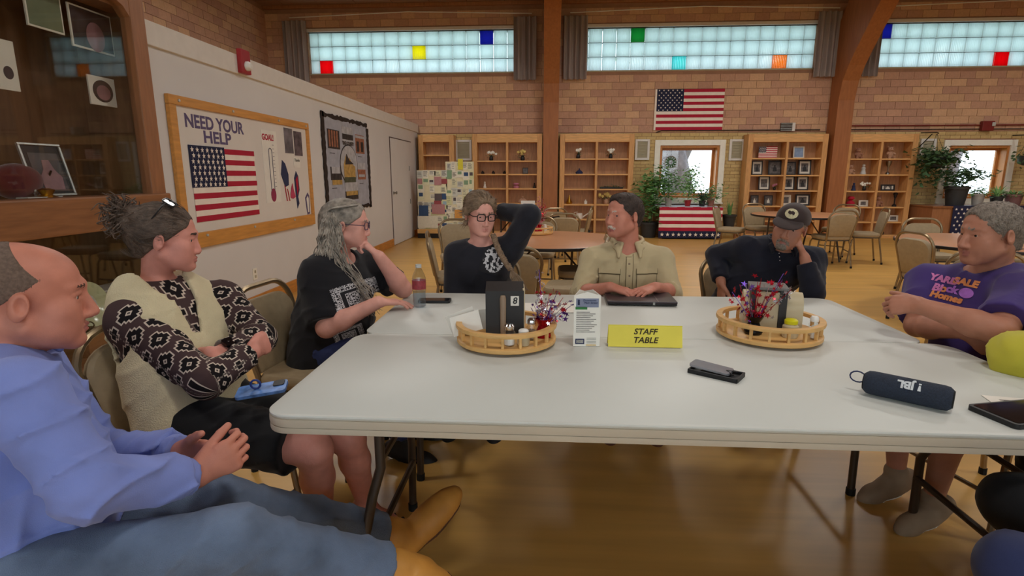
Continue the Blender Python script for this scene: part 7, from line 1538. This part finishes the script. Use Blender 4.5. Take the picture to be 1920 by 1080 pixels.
def bear(px, py, h, label, fur='bear_fur'):
    p = on_shelf(px, py); z = snap(p.x, p.z); H = h*PXM; t = thing('teddy_bear', label, 'teddy bear', (p.x, YS, z)); MB().ball((0, 0, H*.3), (H*.25, H*.2, H*.3), 14, 10).build('trunk', fur, t, True); hd = MB().ball((0, -H*.03, H*.72), (H*.22, H*.2, H*.2), 14, 10).build('head', fur, t, True); MB().ball((0, -H*.2, H*.68), (H*.1, H*.09, H*.08), 10, 8).build('muzzle', 'bear_tan', hd, True)
    for s_ in (-1, 1):
        MB().ball((s_*H*.19, 0, H*.90), (H*.08, H*.05, H*.08), 10, 8).build('ear', fur, hd, True); MB().tube([(s_*H*.2, -H*.05, H*.46), (s_*H*.32, -H*.16, H*.3)], [H*.09, H*.08], 10).build('arm', fur, t, True); MB().tube([(s_*H*.14, -H*.1, H*.1), (s_*H*.2, -H*.36, H*.09)], [H*.1, H*.1], 10).build('leg', fur, t, True); MB().ball((s_*H*.07, -H*.21, H*.77), H*.025, 8, 6).build('eye', 'frame_black', hd, True)
def figurine(px, py, h, label, m, prof=None, cat='figurine', head=True, name='figurine'):
    p = on_shelf(px, py); z = snap(p.x, p.z); H = h*PXM; t = thing(name, label, cat, (p.x, YS, z)); MB().lathe([(a*H, b*H) for a, b in (prof or [(.25, 0), (.28, .05), (.2, .3), (.16, .5), (.2, .6), (.1, .72)])], 16).build('body', m, t, True)
    if head: MB().ball((0, 0, H*.85), H*.14, 12, 8).build('head', m, t, True)
    return t
def low_plant(px, py, w_, h, label):
    p = on_shelf(px, py); z = snap(p.x, p.z); W, H = w_*PXM, h*PXM; t = thing('low_greenery', label, 'plant', (p.x, YS, z)); MB().box(-W/2, W/2, -.06, .06, 0, H*.35, .01).build('trough', 'frame_black', t); m = MB(); leaf_cloud(m, 60, (0, -.03, H*.45), (W*.22, .04, H*.14), H*.5, int(px)); m.build('foliage', 'leaf_dark', t, True, kind='stuff')
BL, BR, BP, BE = 'bookcase left of the post', 'bookcase right of the post', 'bookcase of framed photographs', 'bookcase right of the curved arch'
flowers(921, 299, 19, 'petal_white', 'white flowers in a dark vase, top left shelf of the '+BL, seed=2); flowers(980, 299, 20, 'petal_yellow', 'cream flowers in a dark vase, top right shelf of the '+BL, seed=3, wide=1.5)
for px, lab in ((905, 'leftmost'), (925, 'middle'), (946, 'rightmost')): figurine(px, 323, 7, lab+' tiny dark ornament, second left shelf of the '+BL, 'frame_black', [(.4, 0), (.5, .2), (.3, .6), (.1, .8)], head=False)
picture(985, 324, 10, 11, 'small black framed picture, second right shelf of the '+BL, mount=False); figurine(909, 350, 12, 'small pale figurine, third left shelf of the '+BL, 'porcelain'); figurine(968, 350, 10, 'pink butterfly ornament, third right shelf of the '+BL, 'petal_pink', [(.5, 0), (.6, .3), (.15, .5), (.6, .7), (.4, .95)], head=False); figurine(1002, 350, 10, 'small dark figurine by the side, third right shelf of the '+BL, 'frame_black')
figurine(980, 379, 12, 'black and white cat ornament, fourth right shelf of the '+BL, 'bear_tan', [(.7, 0), (.8, .2), (.6, .5), (.3, .7)])
flowers(1084, 295, 19, 'petal_white', 'white flowers in a dark vase, top left shelf of the '+BR, seed=4); flowers(1145, 295, 18, 'petal_white', 'white flowers in a dark vase, top right shelf of the '+BR, seed=5); figurine(1086, 324, 10, 'small blue and red figure, second left shelf of the '+BR, 'cut_navy', [(.6, 0), (.7, .3), (.3, .6), (.2, .7)])
low_plant(1146, 352, 42, 9, 'low green garland, third right shelf of the '+BR); figurine(1067, 381, 17, 'gold pointed ornament, fourth left shelf of the '+BR, 'gold', [(.3, 0), (.35, .15), (.2, .4), (.1, .6), (.04, .95)], head=False); figurine(1098, 381, 9, 'pale votive candle, fourth left shelf of the '+BR, 'porcelain', [(.35, 0), (.35, .6), (.1, .65), (.05, .95)], head=False); flowers(1136, 381, 22, 'petal_yellow', 'basket of yellow flowers, fourth right shelf of the '+BR, 'bear_tan', 1.6, 7)
p = on_shelf(1086, 409); z = snap(p.x, p.z); H = 15*PXM; t = thing('watering_can', 'white watering can, fifth left shelf of the '+BR, 'watering can', (p.x, YS, z)); MB().lathe([(H*.42, 0), (H*.4, H*.6), (H*.3, H*.68)], 18).build('body', 'porcelain', t, True); MB().tube([(H*.36, 0, H*.15), (H*.95, 0, H*.55), (H*1.1, 0, H*.62)], [H*.1, H*.07, H*.11], 10).build('spout', 'porcelain', t, True); MB().tube([(-H*.35, 0, H*.2), (-H*.7, 0, H*.4), (-H*.6, 0, H*.75), (-H*.2, 0, H*.8)], H*.05, 8).build('handle', 'porcelain', t, True)
low_plant(1086, 437, 40, 12, 'low leafy plant, bottom left shelf of the '+BR)
# photographs
t = None
p = on_shelf(1439, 294); z = snap(p.x, p.z); us_flag('small_flag', 'small framed striped flag, top left shelf of the '+BP, frame((p.x-16*PXM, YS, z), (1, 0, 0), (0, 0, 1)), 32*PXM, 20*PXM, 5)
picture(1497, 294, 19, 20, 'pale framed landscape, top right shelf of the '+BP, 'mat_white', 'photo_sky', False)
for px, py, w_, h, lab, mt in ((1419, 326, 19, 25, 'first', True), (1452, 326, 23, 25, 'second', False), (1481, 326, 19, 23, 'third', False), (1508, 326, 22, 26, 'fourth', True)): picture(px, py, w_, h, lab+' black framed portrait from the left, second shelf of the '+BP, m='photo_grey', mount=mt, subj='frame_black')
picture(1432, 355, 20, 25, 'black frame of small photographs, third left shelf of the '+BP); flowers(1452, 355, 12, 'petal_pink', 'small pink flower beside a frame, third left shelf of the '+BP, seed=9)
for px, lab in ((1478, 'left'), (1504, 'right')): picture(px, 355, 20, 25, lab+' of two black framed portraits, third right shelf of the '+BP, subj='frame_black')
picture(1414, 384, 14, 18, 'dark framed portrait nearest the side, fourth left shelf of the '+BP, mount=False, subj='mat_white'); picture(1440, 384, 15, 18, 'dark framed portrait near the divider, fourth left shelf of the '+BP, mount=False, subj='mat_white'); picture(1473, 384, 17, 19, 'white framed photograph, fourth right shelf of the '+BP, 'mat_white'); picture(1504, 384, 25, 20, 'wide black framed photograph, fourth right shelf of the '+BP, subj='frame_black')
figurine(1417, 412, 10, 'pair of pale stones, fifth left shelf of the '+BP, 'bear_tan', [(.6, 0), (.8, .3), (.6, .6), (.2, .8)], cat='ornament', head=False, name='stone_ornament')
# figures right of the arch
bear(1608, 295, 20, 'brown bear on the left, top shelf of the '+BE); bear(1668, 295, 22, 'brown bear on the right, top shelf of the '+BE, 'bear_tan'); bear(1594, 325, 18, 'bear holding flowers, second left shelf of the '+BE, 'bear_tan'); figurine(1618, 325, 18, 'clear angel ornament, second left shelf of the '+BE, 'clear_grey')
figurine(1664, 325, 24, 'silver trophy, second right shelf of the '+BE, 'steel', [(.14, 0), (.14, .12), (.04, .2), (.04, .5), (.16, .7), (.2, .95)], 'trophy', False, 'trophy')
figurine(1600, 356, 14, 'striped doll, third left shelf of the '+BE, 'cut_navy'); flowers(1620, 356, 16, 'petal_white', 'white flower ornament, third left shelf of the '+BE, seed=11); picture(1664, 356, 24, 11, 'long black framed plaque, third right shelf of the '+BE, subj='mat_white')
figurine(1594, 386, 20, 'red and blue ribbon rosette, fourth left shelf of the '+BE, 'flag_red', [(.3, 0), (.34, .35), (.1, .55), (.3, .7), (.2, .9)], 'rosette', False, 'ribbon_rosette'); picture(1618, 386, 16, 11, 'pale framed card, fourth left shelf of the '+BE, 'mat_white'); bear(1645, 387, 20, 'seated bear, fourth right shelf of the '+BE); figurine(1676, 387, 26, 'slim dark statuette, fourth right shelf of the '+BE, 'frame_black', [(.14, 0), (.14, .1), (.04, .2), (.05, .55), (.1, .7), (.06, .85)])
figurine(1634, 414, 11, 'small white ornament, fifth shelf of the '+BE, 'porcelain'); picture(1674, 415, 18, 11, 'small framed print, fifth right shelf of the '+BE, 'mat_white'); figurine(1652, 441, 20, 'dark vase with twigs, bottom shelf of the '+BE, 'frame_black', [(.16, 0), (.22, .15), (.1, .4), (.12, .48)], 'vase', False, 'dark_vase')
# ------------------------------------------------------------------ on the brown round table behind
TT = .7405
p = atz(1002, 440, TT)
t = thing('lazy_susan', 'lazy susan on the brown round table, with a pink spray', 'lazy susan', (p.x, p.y+.1, TT)); MB().lathe([(.19, 0), (.20, .01), (.20, .025), (.19, .028)], 40).build('tray', 'susan_wood', t, True); MB().tube([(.19*math.cos(2*PI*i/32), .19*math.sin(2*PI*i/32), .07) for i in range(32)], .009, 6, True).build('rail', 'susan_wood', t, True)
for i in range(12): a = 2*PI*i/12; MB().tube([(.19*math.cos(a), .19*math.sin(a), .026), (.19*math.cos(a), .19*math.sin(a), .066)], .006, 6).build('spindle', 'susan_wood', t)
q = centrepiece(p.x+.05, p.y+.1, 'pink star spray on the brown round table', 'foil_red', [(-.03, 0, .36), (.0, 0, .40), (.03, .01, .34), (.06, 0, .30), (.09, 0, .26), (.01, 0, .28), (.05, .02, .22), (-.01, -.02, .32)], 21, .3, TT+.029, ('petal_pink', 'tinsel_red', 'petal_pink'), 110)
t = thing('flyer_holder', 'white printed flyer standing on the brown round table', 'flyer', (p.x-.075, p.y+.14, TT+.029)); MB().box(-.075, .075, -.004, 0, 0, .32, .001).build('sheet', 'paper', t); MB().box(-.05, .05, -.005, -.004, .25, .29).build('heading', 'print_blue', t); MB().box(-.08, .08, -.03, .03, 0, .012).build('foot', 'clear_grey', t)
for dx, m in ((-.06, 'frame_black'), (.0, 'red_paint'), (.06, 'porcelain')): figurine(0, 0, 1, 'x', m) if False else None
for k, (dx, dy, m, lab) in enumerate(((-.10, .02, 'frame_black', 'dark shaker'), (.02, -.04, 'red_paint', 'red-capped shaker'), (.11, .03, 'porcelain', 'white shaker'))):
    s_ = thing('table_shaker', lab+' on the tray of the brown round table', 'shaker', (p.x+dx, p.y+.1+dy, TT+.029)); MB().lathe([(.02, 0), (.022, .04), (.016, .055), (.016, .07), (0, .074)], 12).build('body', m, s_, True)
